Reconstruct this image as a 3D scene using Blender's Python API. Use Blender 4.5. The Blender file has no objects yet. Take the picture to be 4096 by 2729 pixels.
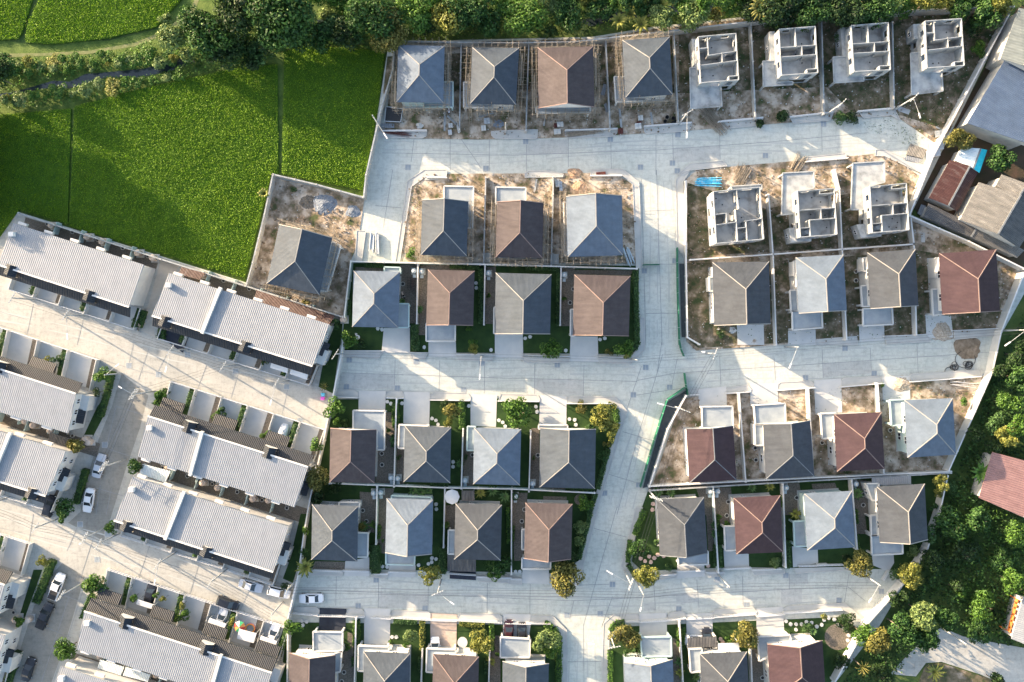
import bpy, math, random
import numpy as np
from mathutils import Vector, Matrix
random.seed(7); rng = np.random.default_rng(7)
R = math.radians
# ---------------------------------------------------------------- camera, sky, sun, exposure
SC = bpy.context.scene
H = 165.0                      # drone height, metres
S = 21.33                      # photo pixels per metre on the ground
cam = bpy.data.objects.new('camera', bpy.data.cameras.new('camera'))
SC.collection.objects.link(cam); SC.camera = cam
cam.location = (0, 0, H); cam.rotation_euler = (0, 0, 0)
cam.data.sensor_width = 36; cam.data.lens = 36*H/(4096/S); cam.data.clip_end = 5000; cam.data.clip_start = 1
SC.render.resolution_x = 1024; SC.render.resolution_y = 682
SUN_EL = 14.5; SUN_AZ = 31.0   # the sun stands in the west, 31 degrees round to the north
w = bpy.data.worlds.new('World'); SC.world = w; w.use_nodes = True
nt = w.node_tree; bg = nt.nodes['Background']
sky = nt.nodes.new('ShaderNodeTexSky'); sky.sky_type = 'NISHITA'; sky.sun_disc = False; sky.dust_density = 3.0; sky.ozone_density = 0.6; sky.air_density = 1.0
sky.sun_elevation = R(SUN_EL); sky.sun_rotation = R(270+SUN_AZ)
nt.links.new(sky.outputs[0], bg.inputs[0]); bg.inputs[1].default_value = 0.15
sl = bpy.data.lights.new('sun', 'SUN'); sl.energy = 4.6; sl.angle = R(0.53); sl.color = (1.0, 0.755, 0.51)
so = bpy.data.objects.new('sun', sl); SC.collection.objects.link(so)
sdir = Vector((-math.cos(R(SUN_AZ))*math.cos(R(SUN_EL)), math.sin(R(SUN_AZ))*math.cos(R(SUN_EL)), math.sin(R(SUN_EL))))
so.rotation_euler = sdir.to_track_quat('Z', 'Y').to_euler(); so.location = sdir*200
SC.view_settings.view_transform = 'Standard'; SC.view_settings.look = 'None'
SC.view_settings.exposure = 1.9; SC.view_settings.gamma = 1.0
SC.render.engine = 'CYCLES'
# ---------------------------------------------------------------- photo -> ground
CR = {r+str(i): (1024*i, y) for r, y in (('A', 0), ('B', 680), ('C', 1360), ('D', 2029)) for i in range(4)}
def px(c, u, v):
    if c == 'O': return u*1.74076, v*1.74076
    ox, oy = CR[c]; return ox+u/2.24, oy+v/2.24
def P(c, u, v, z=0.0):
    X, Y = px(c, u, v); f = (H-z)/H/S
    return Vector(((X-2048)*f, (1364.5-Y)*f, z))
def PL(c, pts, z=0.0): return [P(c, u, v, z) for u, v in pts]
COL = SC.collection
# ---------------------------------------------------------------- mesh builder
class MB:
    def __init__(s): s.v = []; s.f = []; s.uv = []
    def face(s, pts, uv=None):
        i = len(s.v); s.v += [tuple(p) for p in pts]; s.f.append(list(range(i, i+len(pts))))
        s.uv += uv if uv else [(p[0], p[1]) for p in pts]
    def slope(s, pts, e0, e1):          # uv: u along the eave, v up the fall
        e0 = Vector(e0); ax = (Vector(e1)-e0).normalized(); n = (Vector(pts[1])-Vector(pts[0])).cross(Vector(pts[2])-Vector(pts[1])).normalized()
        ay = n.cross(ax); s.face(pts, [((Vector(p)-e0).dot(ax), (Vector(p)-e0).dot(ay)) for p in pts])
    def prism(s, poly, z0, z1, bottom=False):
        t = [(p[0], p[1], z1) for p in poly]; b = [(p[0], p[1], z0) for p in poly]
        a = sum(poly[i][0]*poly[(i+1) % len(poly)][1]-poly[(i+1) % len(poly)][0]*poly[i][1] for i in range(len(poly)))
        if a < 0: t.reverse(); b.reverse()
        s.face(t)
        if bottom: s.face(b[::-1])
        for i in range(len(t)):
            j = (i+1) % len(t); l = math.dist(t[i], t[j])
            s.face([b[i], b[j], t[j], t[i]], [(0, z0), (l, z0), (l, z1), (0, z1)])
    def bar(s, p, q, w, h=None, up=Vector((0, 0, 1))):
        p = Vector(p); q = Vector(q); h = h or w; d = (q-p)
        if d.length < 1e-5: return
        d.normalize(); a = d.cross(up)
        if a.length < 1e-3: a = d.cross(Vector((1, 0, 0)))
        a.normalize(); b = a.cross(d).normalized(); a = a*w/2; b = b*h/2
        c = [p-a-b, p+a-b, p+a+b, p-a+b, q-a-b, q+a-b, q+a+b, q-a+b]
        for f in ((3, 2, 1, 0), (4, 5, 6, 7), (0, 1, 5, 4), (1, 2, 6, 5), (2, 3, 7, 6), (3, 0, 4, 7)): s.face([c[k] for k in f])
    def tube(s, p, q, r0, r1=None, n=8):
        p = Vector(p); q = Vector(q); r1 = r0 if r1 is None else r1; d = (q-p).normalized()
        a = d.orthogonal().normalized(); b = d.cross(a)
        c = [[o+(a*math.cos(k*2*math.pi/n)+b*math.sin(k*2*math.pi/n))*r for k in range(n)] for o, r in ((p, r0), (q, r1))]
        for k in range(n): s.face([c[0][k], c[0][(k+1) % n], c[1][(k+1) % n], c[1][k]])
        s.face(c[0][::-1]); s.face(c[1])
    def lathe(s, o, prof, n=14):
        rings = [[Vector((o[0]+r*math.cos(k*2*math.pi/n), o[1]+r*math.sin(k*2*math.pi/n), o[2]+z)) for k in range(n)] for r, z in prof]
        for a, b in zip(rings, rings[1:]):
            for k in range(n): s.face([a[k], a[(k+1) % n], b[(k+1) % n], b[k]])
        s.face(rings[0][::-1]); s.face(rings[-1])
    def build(s, name, mat, root=None, parent=None, smooth=False):
        o0 = root.location if root is not None else Vector((0, 0, 0))
        me = bpy.data.meshes.new(name)
        vs = [(a-o0[0], b-o0[1], c-o0[2]) for a, b, c in s.v]
        me.from_pydata(vs, [], s.f); ul = me.uv_layers.new(name='UVMap')
        ul.data.foreach_set('uv', np.array(s.uv, dtype=np.float32).ravel())
        me.materials.append(mat)
        if smooth: me.polygons.foreach_set('use_smooth', [True]*len(me.polygons))
        o = bpy.data.objects.new(name, me); COL.objects.link(o)
        pa = parent if parent is not None else root
        if pa is not None: o.parent = pa
        return o
ALL = []
def empty(name, loc, label=None, cat=None, group=None):
    o = bpy.data.objects.new(name, None); COL.objects.link(o); o.location = (loc[0], loc[1], loc[2] if len(loc) > 2 else 0)
    o.empty_display_size = 0.5
    if label: reg(o, label, cat, group)
    return o
def reg(o, look, cat, group=None, fixed=False):
    o['category'] = cat
    if group: o['group'] = group
    ALL.append([o, look, fixed]); return o
def single(name, mb, mat, look, cat, group=None, fixed=False, smooth=False):   # one thing that is one mesh, origin at its base centre
    a = np.array(mb.v); c = (a.min(0)+a.max(0))/2; c[2] = a[:, 2].min()
    class Q: pass
    q = Q(); q.location = Vector(c); n = MB(); n.v = [tuple(np.array(v)-c) for v in mb.v]; n.f = mb.f; n.uv = mb.uv
    o = n.build(name, mat, smooth=smooth); o.location = c
    return reg(o, look, cat, group, fixed)
def struct(name, mb, mat, kind='structure'):
    o = mb.build(name, mat); o['kind'] = kind; return o
# ---------------------------------------------------------------- materials
def mk(name, cols, scale=1.0, rough=0.9, bump=0.0, bscale=None, detail=6, metal=0.0, lo=0.3, hi=0.7, spec=0.3, island=False, trans=0.0):
    m = bpy.data.materials.new(name); m.use_nodes = True; t = m.node_tree; b = t.nodes['Principled BSDF']
    b.inputs['Roughness'].default_value = rough; b.inputs['Metallic'].default_value = metal
    b.inputs['Specular IOR Level'].default_value = spec
    if isinstance(cols[0], (int, float)): cols = [cols]
    tc = t.nodes.new('ShaderNodeTexCoord')
    if len(cols) == 1: b.inputs['Base Color'].default_value = (*cols[0], 1)
    else:
        rp = t.nodes.new('ShaderNodeValToRGB'); e = rp.color_ramp.elements
        n = t.nodes.new('ShaderNodeTexNoise'); n.inputs['Scale'].default_value = scale; n.inputs['Detail'].default_value = detail
        n.inputs['Roughness'].default_value = 0.6
        t.links.new(tc.outputs['Object'], n.inputs['Vector'])
        if island:
            g = t.nodes.new('ShaderNodeNewGeometry'); mx = t.nodes.new('ShaderNodeMix'); mx.inputs[0].default_value = 0.6 if 'rice' not in name else 0.15
            t.links.new(n.outputs[0], mx.inputs[2]); t.links.new(g.outputs['Random Per Island'], mx.inputs[3]); src = mx.outputs[0]
        else: src = n.outputs[0]
        t.links.new(src, rp.inputs[0])
        for k, c in enumerate(cols):
            pos = lo+(hi-lo)*k/(len(cols)-1)
            el = e[k] if k < 2 else e.new(pos)
            el.position = pos; el.color = (*c, 1)
        if len(cols) > 2:
            for k, el in enumerate(sorted(e, key=lambda q: q.position)): el.color = (*cols[k], 1)
        t.links.new(rp.outputs[0], b.inputs['Base Color'])
    if bump:
        n2 = t.nodes.new('ShaderNodeTexNoise'); n2.inputs['Scale'].default_value = bscale or scale*6; n2.inputs['Detail'].default_value = 4
        t.links.new(tc.outputs['Object'], n2.inputs['Vector'])
        bp = t.nodes.new('ShaderNodeBump'); bp.inputs['Distance'].default_value = bump; bp.inputs['Strength'].default_value = 0.7
        t.links.new(n2.outputs[0], bp.inputs['Height']); t.links.new(bp.outputs[0], b.inputs['Normal'])
    if trans:
        tr = t.nodes.new('ShaderNodeBsdfTranslucent'); ms = t.nodes.new('ShaderNodeMixShader'); ms.inputs[0].default_value = trans
        if len(cols) > 1: t.links.new(rp.outputs[0], tr.inputs[0])
        else: tr.inputs[0].default_value = (*cols[0], 1)
        t.links.new(b.outputs[0], ms.inputs[1]); t.links.new(tr.outputs[0], ms.inputs[2])
        t.links.new(ms.outputs[0], t.nodes['Material Output'].inputs[0])
    return m
def mkroof(name, c1, c2, pitch, amp, row=0.0, rough=0.6, metal=0.0, stain=None, spec=0.3):
    m = bpy.data.materials.new(name); m.use_nodes = True; t = m.node_tree; b = t.nodes['Principled BSDF']
    b.inputs['Roughness'].default_value = rough; b.inputs['Metallic'].default_value = metal; b.inputs['Specular IOR Level'].default_value = spec
    uv = t.nodes.new('ShaderNodeUVMap'); sx = t.nodes.new('ShaderNodeSeparateXYZ'); t.links.new(uv.outputs[0], sx.inputs[0])
    def M(op, a, v=None, b2=None):
        n = t.nodes.new('ShaderNodeMath'); n.operation = op
        t.links.new(a, n.inputs[0])
        if v is not None: n.inputs[1].default_value = v
        if b2 is not None: t.links.new(b2, n.inputs[1])
        return n.outputs[0]
    s = M('SINE', M('MULTIPLY', sx.outputs[0], 2*math.pi/pitch))
    if row:
        fr = M('FRACT', M('MULTIPLY', sx.outputs[1], 1/row)); s = M('SUBTRACT', s, b2=M('MULTIPLY', fr, 0.8))
    bp = t.nodes.new('ShaderNodeBump'); bp.inputs['Distance'].default_value = amp; bp.inputs['Strength'].default_value = 1
    t.links.new(s, bp.inputs['Height']); t.links.new(bp.outputs[0], b.inputs['Normal'])
    n = t.nodes.new('ShaderNodeTexNoise'); n.inputs['Scale'].default_value = 0.9; n.inputs['Detail'].default_value = 8; n.inputs['Roughness'].default_value = 0.7
    mp = t.nodes.new('ShaderNodeVectorMath'); mp.operation = 'MULTIPLY'; mp.inputs[1].default_value = (1.6, .3, 1); t.links.new(uv.outputs[0], mp.inputs[0]); t.links.new(mp.outputs[0], n.inputs['Vector'])
    rp = t.nodes.new('ShaderNodeValToRGB'); e = rp.color_ramp.elements
    e[0].position = 0.35; e[0].color = (*c1, 1); e[1].position = 0.68; e[1].color = (*c2, 1)
    if stain:
        el = e.new(0.54); el.color = (*stain, 1)
    t.links.new(n.outputs[0], rp.inputs[0])
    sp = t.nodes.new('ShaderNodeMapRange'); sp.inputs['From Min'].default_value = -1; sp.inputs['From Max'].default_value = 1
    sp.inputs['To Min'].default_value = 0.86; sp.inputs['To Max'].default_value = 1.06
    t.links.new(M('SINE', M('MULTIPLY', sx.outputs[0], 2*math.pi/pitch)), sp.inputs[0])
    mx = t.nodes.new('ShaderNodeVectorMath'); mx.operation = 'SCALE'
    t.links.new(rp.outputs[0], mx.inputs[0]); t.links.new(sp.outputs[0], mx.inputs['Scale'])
    tc = t.nodes.new('ShaderNodeTexCoord'); n3 = t.nodes.new('ShaderNodeTexNoise'); n3.inputs['Scale'].default_value = .55; n3.inputs['Detail'].default_value = 9; n3.inputs['Roughness'].default_value = .75; t.links.new(tc.outputs['Object'], n3.inputs['Vector'])
    r3 = t.nodes.new('ShaderNodeMapRange'); r3.inputs['From Min'].default_value = .38; r3.inputs['From Max'].default_value = .62; r3.inputs['To Min'].default_value = .84 if 'white' not in name else .93; r3.inputs['To Max'].default_value = 1.08; t.links.new(n3.outputs[0], r3.inputs[0])
    m3 = t.nodes.new('ShaderNodeVectorMath'); m3.operation = 'SCALE'; t.links.new(mx.outputs[0], m3.inputs[0]); t.links.new(r3.outputs[0], m3.inputs['Scale']); t.links.new(m3.outputs[0], b.inputs['Base Color'])
    return m
M = {}
def mkconc(name, a, c, d):
    m = mk(name, [a, c, d], .12, bump=.01, bscale=6, detail=10, lo=.3, hi=.7); t = m.node_tree; b = t.nodes['Principled BSDF']; src = b.inputs['Base Color'].links[0].from_socket; tc = [n for n in t.nodes if n.type == 'TEX_COORD'][0]
    for sc, st, lo, hi, v in ((1.3, (1, 1, 1), .30, .52, .80), (.35, (1, 5, 1), .34, .5, .86), (.35, (5, 1, 1), .34, .5, .88), (5.0, (1, 1, 1), .36, .46, .82)):
        n = t.nodes.new('ShaderNodeTexNoise'); n.inputs['Scale'].default_value = sc; n.inputs['Detail'].default_value = 7; n.inputs['Roughness'].default_value = .68
        mp = t.nodes.new('ShaderNodeVectorMath'); mp.operation = 'MULTIPLY'; mp.inputs[1].default_value = st; t.links.new(tc.outputs['Object'], mp.inputs[0]); t.links.new(mp.outputs[0], n.inputs['Vector'])
        r = t.nodes.new('ShaderNodeMapRange'); r.inputs['From Min'].default_value = lo; r.inputs['From Max'].default_value = hi; r.inputs['To Min'].default_value = v; r.inputs['To Max'].default_value = 1; t.links.new(n.outputs[0], r.inputs[0])
        k = t.nodes.new('ShaderNodeVectorMath'); k.operation = 'SCALE'; t.links.new(src, k.inputs[0]); t.links.new(r.outputs[0], k.inputs['Scale']); src = k.outputs[0]
    t.links.new(src, b.inputs['Base Color']); return m
M['grass'] = mk('grass', [(.03, .06, .015), (.06, .10, .025), (.11, .14, .04)], .25, bump=.12, bscale=3)
M['verge'] = mk('verge', [(.035, .07, .014), (.08, .13, .025), (.14, .19, .045)], .5, bump=.15, bscale=4)
M['path'] = mk('path', [(.10, .14, .04), (.22, .22, .11)], .8, bump=.04)
M['water'] = mk('water', [(.02, .03, .035), (.035, .05, .05)], .3, rough=.12, spec=.5)
M['mud'] = mk('mud', [(.08, .05, .035), (.04, .04, .02)], .4, bump=.1)
M['concrete'] = mkconc('concrete', (.44, .475, .445), (.53, .55, .505), (.59, .59, .535))
M['slab'] = mk('slab', [(.38, .39, .38), (.50, .495, .465)], .5, bump=.01, detail=9)
M['drive'] = mk('drive', [(.46, .475, .475), (.56, .56, .54)], .5, bump=.005, detail=9)
M['drive_dark'] = mk('drive_dark', [(.025, .03, .045), (.04, .05, .07)], .8)
M['drive_brick'] = mk('drive_brick', [(.42, .33, .27), (.52, .43, .37)], 1.5, bump=.01)
M['kerb'] = mk('kerb', [(.46, .46, .44), (.56, .55, .53)], 1)
M['oldlane'] = mkconc('oldlane', (.215, .215, .20), (.27, .265, .24), (.32, .31, .275))
M['slab2'] = mkconc('slab2', (.37, .395, .38), (.45, .46, .44), (.52, .52, .49))
M['tyre'] = mk('tyre', [(.38, .40, .385), (.46, .47, .45)], .5)
M['oldconcrete'] = mkconc('oldconcrete', (.34, .345, .325), (.415, .415, .385), (.47, .465, .43))
M['joint'] = mk('joint', [(.20, .22, .23), (.33, .34, .34)], 1.2)
M['dirt'] = mk('dirt', [(.07, .085, .035), (.17, .135, .09), (.28, .225, .165), (.43, .365, .295), (.54, .47, .385)], .42, bump=.14, bscale=2.0, detail=10, lo=.34, hi=.64)
M['dirt2'] = mk('dirt2', [(.035, .055, .02), (.09, .08, .045), (.17, .14, .095), (.36, .30, .24)], .5, bump=.10, bscale=2.2, detail=10, lo=.36, hi=.68)
M['sand'] = mk('sand', [(.30, .19, .12), (.46, .33, .23)], 1.5, bump=.15, bscale=2)
M['clod'] = mk('clod', [(.12, .09, .06), (.30, .24, .18)], 1)
M['alley'] = mk('alley', [(.40, .36, .30), (.52, .48, .42)], .6)
M['lawn'] = mk('lawn', [(.014, .038, .010), (.032, .068, .016)], .6, bump=.05, bscale=12)
M['pebble'] = mk('pebble', [(.075, .068, .058), (.14, .125, .105), (.23, .205, .175)], 5, bump=.06, bscale=9, detail=8)
M['wall'] = mk('wall', [(.47, .48, .475), (.58, .58, .565)], .7, bump=.004)
M['wall_teal'] = mk('wall_teal', [(.36, .47, .47), (.43, .54, .54)], .7)
M['block'] = mk('block', [(.30, .31, .30), (.42, .42, .40), (.50, .49, .46)], .6, bump=.02, detail=9)
M['bare'] = mk('bare', [(.20, .215, .22), (.33, .35, .36), (.42, .44, .44)], .7, bump=.01, detail=9)
M['barefloor'] = mk('barefloor', [(.24, .235, .225), (.44, .45, .45), (.54, .54, .52)], .5, bump=.01, detail=9)
M['trim'] = mk('trim', [(.56, .56, .55), (.66, .65, .63)], 1)
M['deck'] = mk('deck', [(.22, .26, .30), (.32, .36, .39)], .6, bump=.01, detail=8)
M['glass'] = mk('glass', [(.02, .03, .04)], rough=.08, spec=.6)
M['drain'] = mk('drain', [(.07, .08, .085), (.12, .125, .13)], 1)
M['dark'] = mk('dark', [(.025, .028, .03), (.05, .05, .055)], 1)
M['timber'] = mk('timber', [(.20, .17, .13), (.34, .30, .24)], 3, rough=.8)
M['rust'] = mk('rust', [(.08, .025, .022), (.14, .055, .045)], 2)
M['steel'] = mk('steel', [(.40, .44, .47), (.52, .55, .58)], 2, rough=.45, metal=.3)
M['pipeblue'] = mk('pipeblue', [(.02, .35, .62), (.10, .50, .72), (.5, .6, .68)], 2.2, rough=.5)
M['netgreen'] = mk('netgreen', [(.01, .09, .055), (.02, .17, .10)], 2, rough=.7)
M['tank'] = mk('tank', [(.46, .38, .32), (.56, .48, .42)], 1.5, rough=.6)
M['tank_blue'] = mk('tank_blue', [(.36, .44, .50), (.46, .54, .58)], 1.5, rough=.4)
M['white'] = mk('white', [(.64, .65, .66)], rough=.4)
M['gravelheap'] = mk('gravelheap', [(.13, .155, .19), (.23, .265, .31)], 3, bump=.08, bscale=7, detail=10)
M['rubble'] = mk('rubble', [(.22, .17, .12), (.42, .36, .29), (.55, .50, .43)], 4, bump=.2, bscale=6, detail=10)
M['stone'] = mk('stone', [(.48, .50, .50), (.58, .58, .56)], 2)
M['stone_pink'] = mk('stone_pink', [(.52, .36, .30), (.60, .45, .38)], 2)
M['bark'] = mk('bark', [(.10, .08, .06), (.22, .18, .14)], 3, bump=.03)
LEAF = dict(
  dark=[(.010, .026, .010), (.024, .055, .016), (.05, .10, .025)],
  mid=[(.014, .042, .012), (.034, .092, .022), (.072, .155, .032)],
  light=[(.030, .078, .014), (.066, .148, .024), (.125, .24, .035)],
  yellow=[(.08, .10, .02), (.17, .19, .04), (.30, .30, .07)],
  gold=[(.07, .075, .02), (.15, .15, .035), (.27, .25, .07)],
  pale=[(.07, .12, .04), (.15, .22, .07), (.26, .34, .12)],
  rice=[(.105, .21, .012), (.18, .32, .015), (.27, .42, .022)],
  bush=[(.025, .06, .02), (.055, .12, .035), (.10, .19, .06)])
for k, v in LEAF.items(): M['leaf_'+k] = mk('leaf_'+k, v, .5, rough=.6, lo=.2, hi=.8, island=True, trans=.30 if k == 'rice' else .22)
M['blade_base'] = mk('blade_base', [(.03, .08, .005), (.07, .14, .008)], .8, bump=.1)
RP = .22
M['roof_blue'] = mkroof('roof_blue', (.105, .138, .185), (.125, .162, .215), RP, .012, 0, spec=.12)
M['roof_slate'] = mkroof('roof_slate', (.052, .067, .088), (.068, .084, .105), RP, .012, 0, spec=.12)
M['roof_grey'] = mkroof('roof_grey', (.050, .059, .073), (.065, .074, .088), RP, .012, 0, spec=.12)
M['roof_brown'] = mkroof('roof_brown', (.058, .050, .055), (.075, .065, .070), RP, .012, 0, spec=.12)
M['roof_red'] = mkroof('roof_red', (.048, .031, .038), (.062, .040, .046), RP, .012, 0, spec=.12)
M['cap_light'] = mk('cap_light', [(.24, .235, .225), (.31, .30, .28)], 1)
M['cap_dark'] = mk('cap_dark', [(.12, .14, .16), (.2, .21, .22)], 1)
M['cap_red'] = mk('cap_red', [(.18, .13, .12), (.25, .19, .17)], 1)
M['metal_white'] = mkroof('metal_white', (.215, .235, .262), (.245, .262, .285), .35, .016, rough=.55)
M['tile_dark'] = mkroof('tile_dark', (.014, .021, .032), (.021, .028, .040), .32, .035, .3)
M['metal_blue'] = mkroof('metal_blue', (.055, .085, .145), (.075, .11, .175), .32, .02, .4, rough=.4)
M['shingle'] = mkroof('shingle', (.09, .11, .12), (.14, .165, .17), .5, .01, .25)
M['metal_rust'] = mkroof('metal_rust', (.045, .02, .02), (.11, .085, .085), .25, .03, stain=(.065, .03, .028))
M['metal_grey'] = mkroof('metal_grey', (.13, .13, .125), (.26, .255, .24), .28, .05, stain=(.19, .185, .175))
M['metal_dark'] = mkroof('metal_dark', (.06, .065, .075), (.14, .14, .14), .28, .05)
M['metal_pink'] = mkroof('metal_pink', (.22, .125, .12), (.28, .17, .16), .4, .03)
M['metal_teal'] = mkroof('metal_teal', (.55, .66, .70), (.72, .78, .80), .3, .02)
M['teal'] = mk('teal', [(.02, .45, .55), (.05, .6, .7)], 2)
M['canvas'] = mk('canvas', [(.62, .64, .66), (.70, .71, .72)], 1)
# ---------------------------------------------------------------- ground, fields, roads
b = MB(); b.face([(-1500, -1500, -.3), (1500, -1500, -.3), (1500, 1500, -.3), (-1500, 1500, -.3)]); struct('ground', b, M['grass'])
V_ = lambda p, z: Vector((p[0], p[1], z))
def sheet(name, polys, mat, z):
    b = MB()
    for i_, (c, pts) in enumerate(polys):
        q = [(p.x, p.y, z+i_*.0006) for p in PL(c, pts, max(z, 0))]
        a = sum(q[i][0]*q[(i+1) % len(q)][1]-q[(i+1) % len(q)][0]*q[i][1] for i in range(len(q)))
        b.face(q if a > 0 else q[::-1])
    return struct(name, b, mat)
sheet('verge', [('O', [(-40, 85), (60, 100), (250, 92), (365, 65), (430, -30), (470, -30), (700, 90), (893, 110), (838, 455), (627, 405), (567, 650), (45, 488), (-40, 700)])], M['verge'], -.25)
sheet('dirt_track', [('A0', [(-60, 480), (400, 472), (800, 450), (1200, 380), (1450, 280), (1700, 90), (1750, -40), (1790, -40), (1730, 130), (1480, 310), (1210, 410), (800, 480), (400, 498), (-60, 515)])], M['path'], -.235)
sheet('stream', [('A0', [(-60, 850), (200, 800), (470, 720), (620, 730), (760, 660), (1000, 640), (1300, 610), (1560, 540), (1700, 480), (1720, 560), (1500, 640), (1250, 690), (950, 690), (800, 730), (620, 790), (400, 790), (160, 830), (-60, 870)]),
    ('A1', [(530, 180), (700, 150), (900, 110), (1100, 90), (1100, 150), (900, 185), (560, 225)]), ('A2', [(600, 190), (800, 120), (1200, 70), (1500, 40), (2294, 0), (2294, 60), (1700, 110), (1000, 160), (700, 235)])], M['water'], -.22)
b = MB()
est = PL('O', [(-60, 455), (45, 488), (567, 650), (627, 405), (838, 452), (893, 100), (1060, 92), (1360, 85), (1500, 62), (1720, 38), (2330, 12), (2093, 493), (2380, 628), (2300, 770), (2180, 1085), (2085, 1330), (2020, 1440), (1880, 1620), (-60, 1700)])
b.prism(est, -.3, 0.0); struct('road', b, M['concrete'])
sheet('terrace_road', [('O', [(-60, 455), (45, 490), (567, 652), (788, 728), (781, 815), (762, 912), (742, 1000), (716, 1130), (688, 1305), (655, 1440), (636, 1610), (-60, 1700)])], M['oldconcrete'], .004)
sheet('cross_lane', [('C0', [(1090, 300), (1330, 500), (1250, 800), (1130, 1150), (1000, 1568), (930, 1800), (610, 1640), (720, 1540), (790, 1200), (880, 900), (1000, 600)]), ('D0', [(560, 500), (760, 620), (700, 820), (560, 1300), (450, 1600), (100, 1600), (180, 1280), (300, 900), (430, 640)])], M['oldlane'], .0055)
KZ = .13
def blockpoly(name, c, pts, mat, z=KZ):
    b = MB(); b.prism(PL(c, pts), -.05, z); return struct(name, b, mat)
blk = dict(
  N=[(905, 108), (1060, 97), (1360, 90), (1500, 68), (1720, 43), (2318, 18), (2180, 305), (2150, 330), (2060, 268), (1990, 268), (1850, 279), (1700, 291), (1560, 302), (1400, 312), (1250, 318), (1100, 321), (935, 318), (885, 300)],
  M=[(932, 470), (943, 425), (975, 400), (1410, 398), (1455, 425), (1464, 606), (913, 602)],
  F=[(806, 605), (1468, 611), (1466, 800), (1450, 814), (783, 808)],
  R=[(1573, 415), (1600, 392), (1660, 385), (1990, 356), (2030, 350), (2120, 410), (2093, 496), (2353, 620), (2300, 758), (2050, 778), (1800, 792), (1600, 806), (1577, 785)],
  Q=[(1565, 918), (1590, 912), (1680, 906), (1850, 895), (2010, 884), (2262, 865), (2180, 1082), (1497, 1122)],
  Pp=[(1490, 1125), (2178, 1085), (2140, 1200), (2090, 1320), (2040, 1308), (1700, 1303), (1475, 1312), (1452, 1290), (1470, 1180)],
  NO=[(765, 918), (1378, 915), (1422, 955), (1405, 1010), (1322, 1318), (692, 1305), (720, 1130), (745, 1000)],
  T=[(662, 1430), (1265, 1437), (1288, 1465), (1292, 1600), (640, 1600)],
  TR=[(1405, 1470), (1432, 1440), (1700, 1428), (1930, 1418), (1985, 1452), (1880, 1610), (1405, 1610)])
nm = dict(N='building_plots', M='building_plots', R='building_plots', Q='garden_soil', F='lawn', Pp='lawn', NO='lawn', T='lawn', TR='lawn')
for k, v in blk.items(): blockpoly(nm[k], 'O', v, M['dirt'] if k in 'NMRQ' else M['lawn'])
for k, v in (('r', [(1575, 605), (1770, 600), (1940, 590), (2110, 575), (2290, 610), (2300, 700), (2290, 755), (2050, 775), (1800, 788), (1605, 800), (1580, 780)]), ('u', [(1560, 80), (1720, 50), (2310, 22), (2180, 300), (2060, 262), (1960, 262), (1900, 200), (1560, 215)]), ('l', [(890, 130), (1550, 100), (1560, 215), (1400, 200), (880, 215)]), ('s', [(1580, 420), (1760, 480), (2090, 420), (2085, 560), (1580, 590)])):
    sheet('garden_soil', [('O', v)], M['dirt2'], KZ+.006)
blockpoly('building_plots', 'O', [(627, 408), (838, 455), (822, 560), (806, 600), (788, 728), (567, 652)], M['dirt'], .10)
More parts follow.
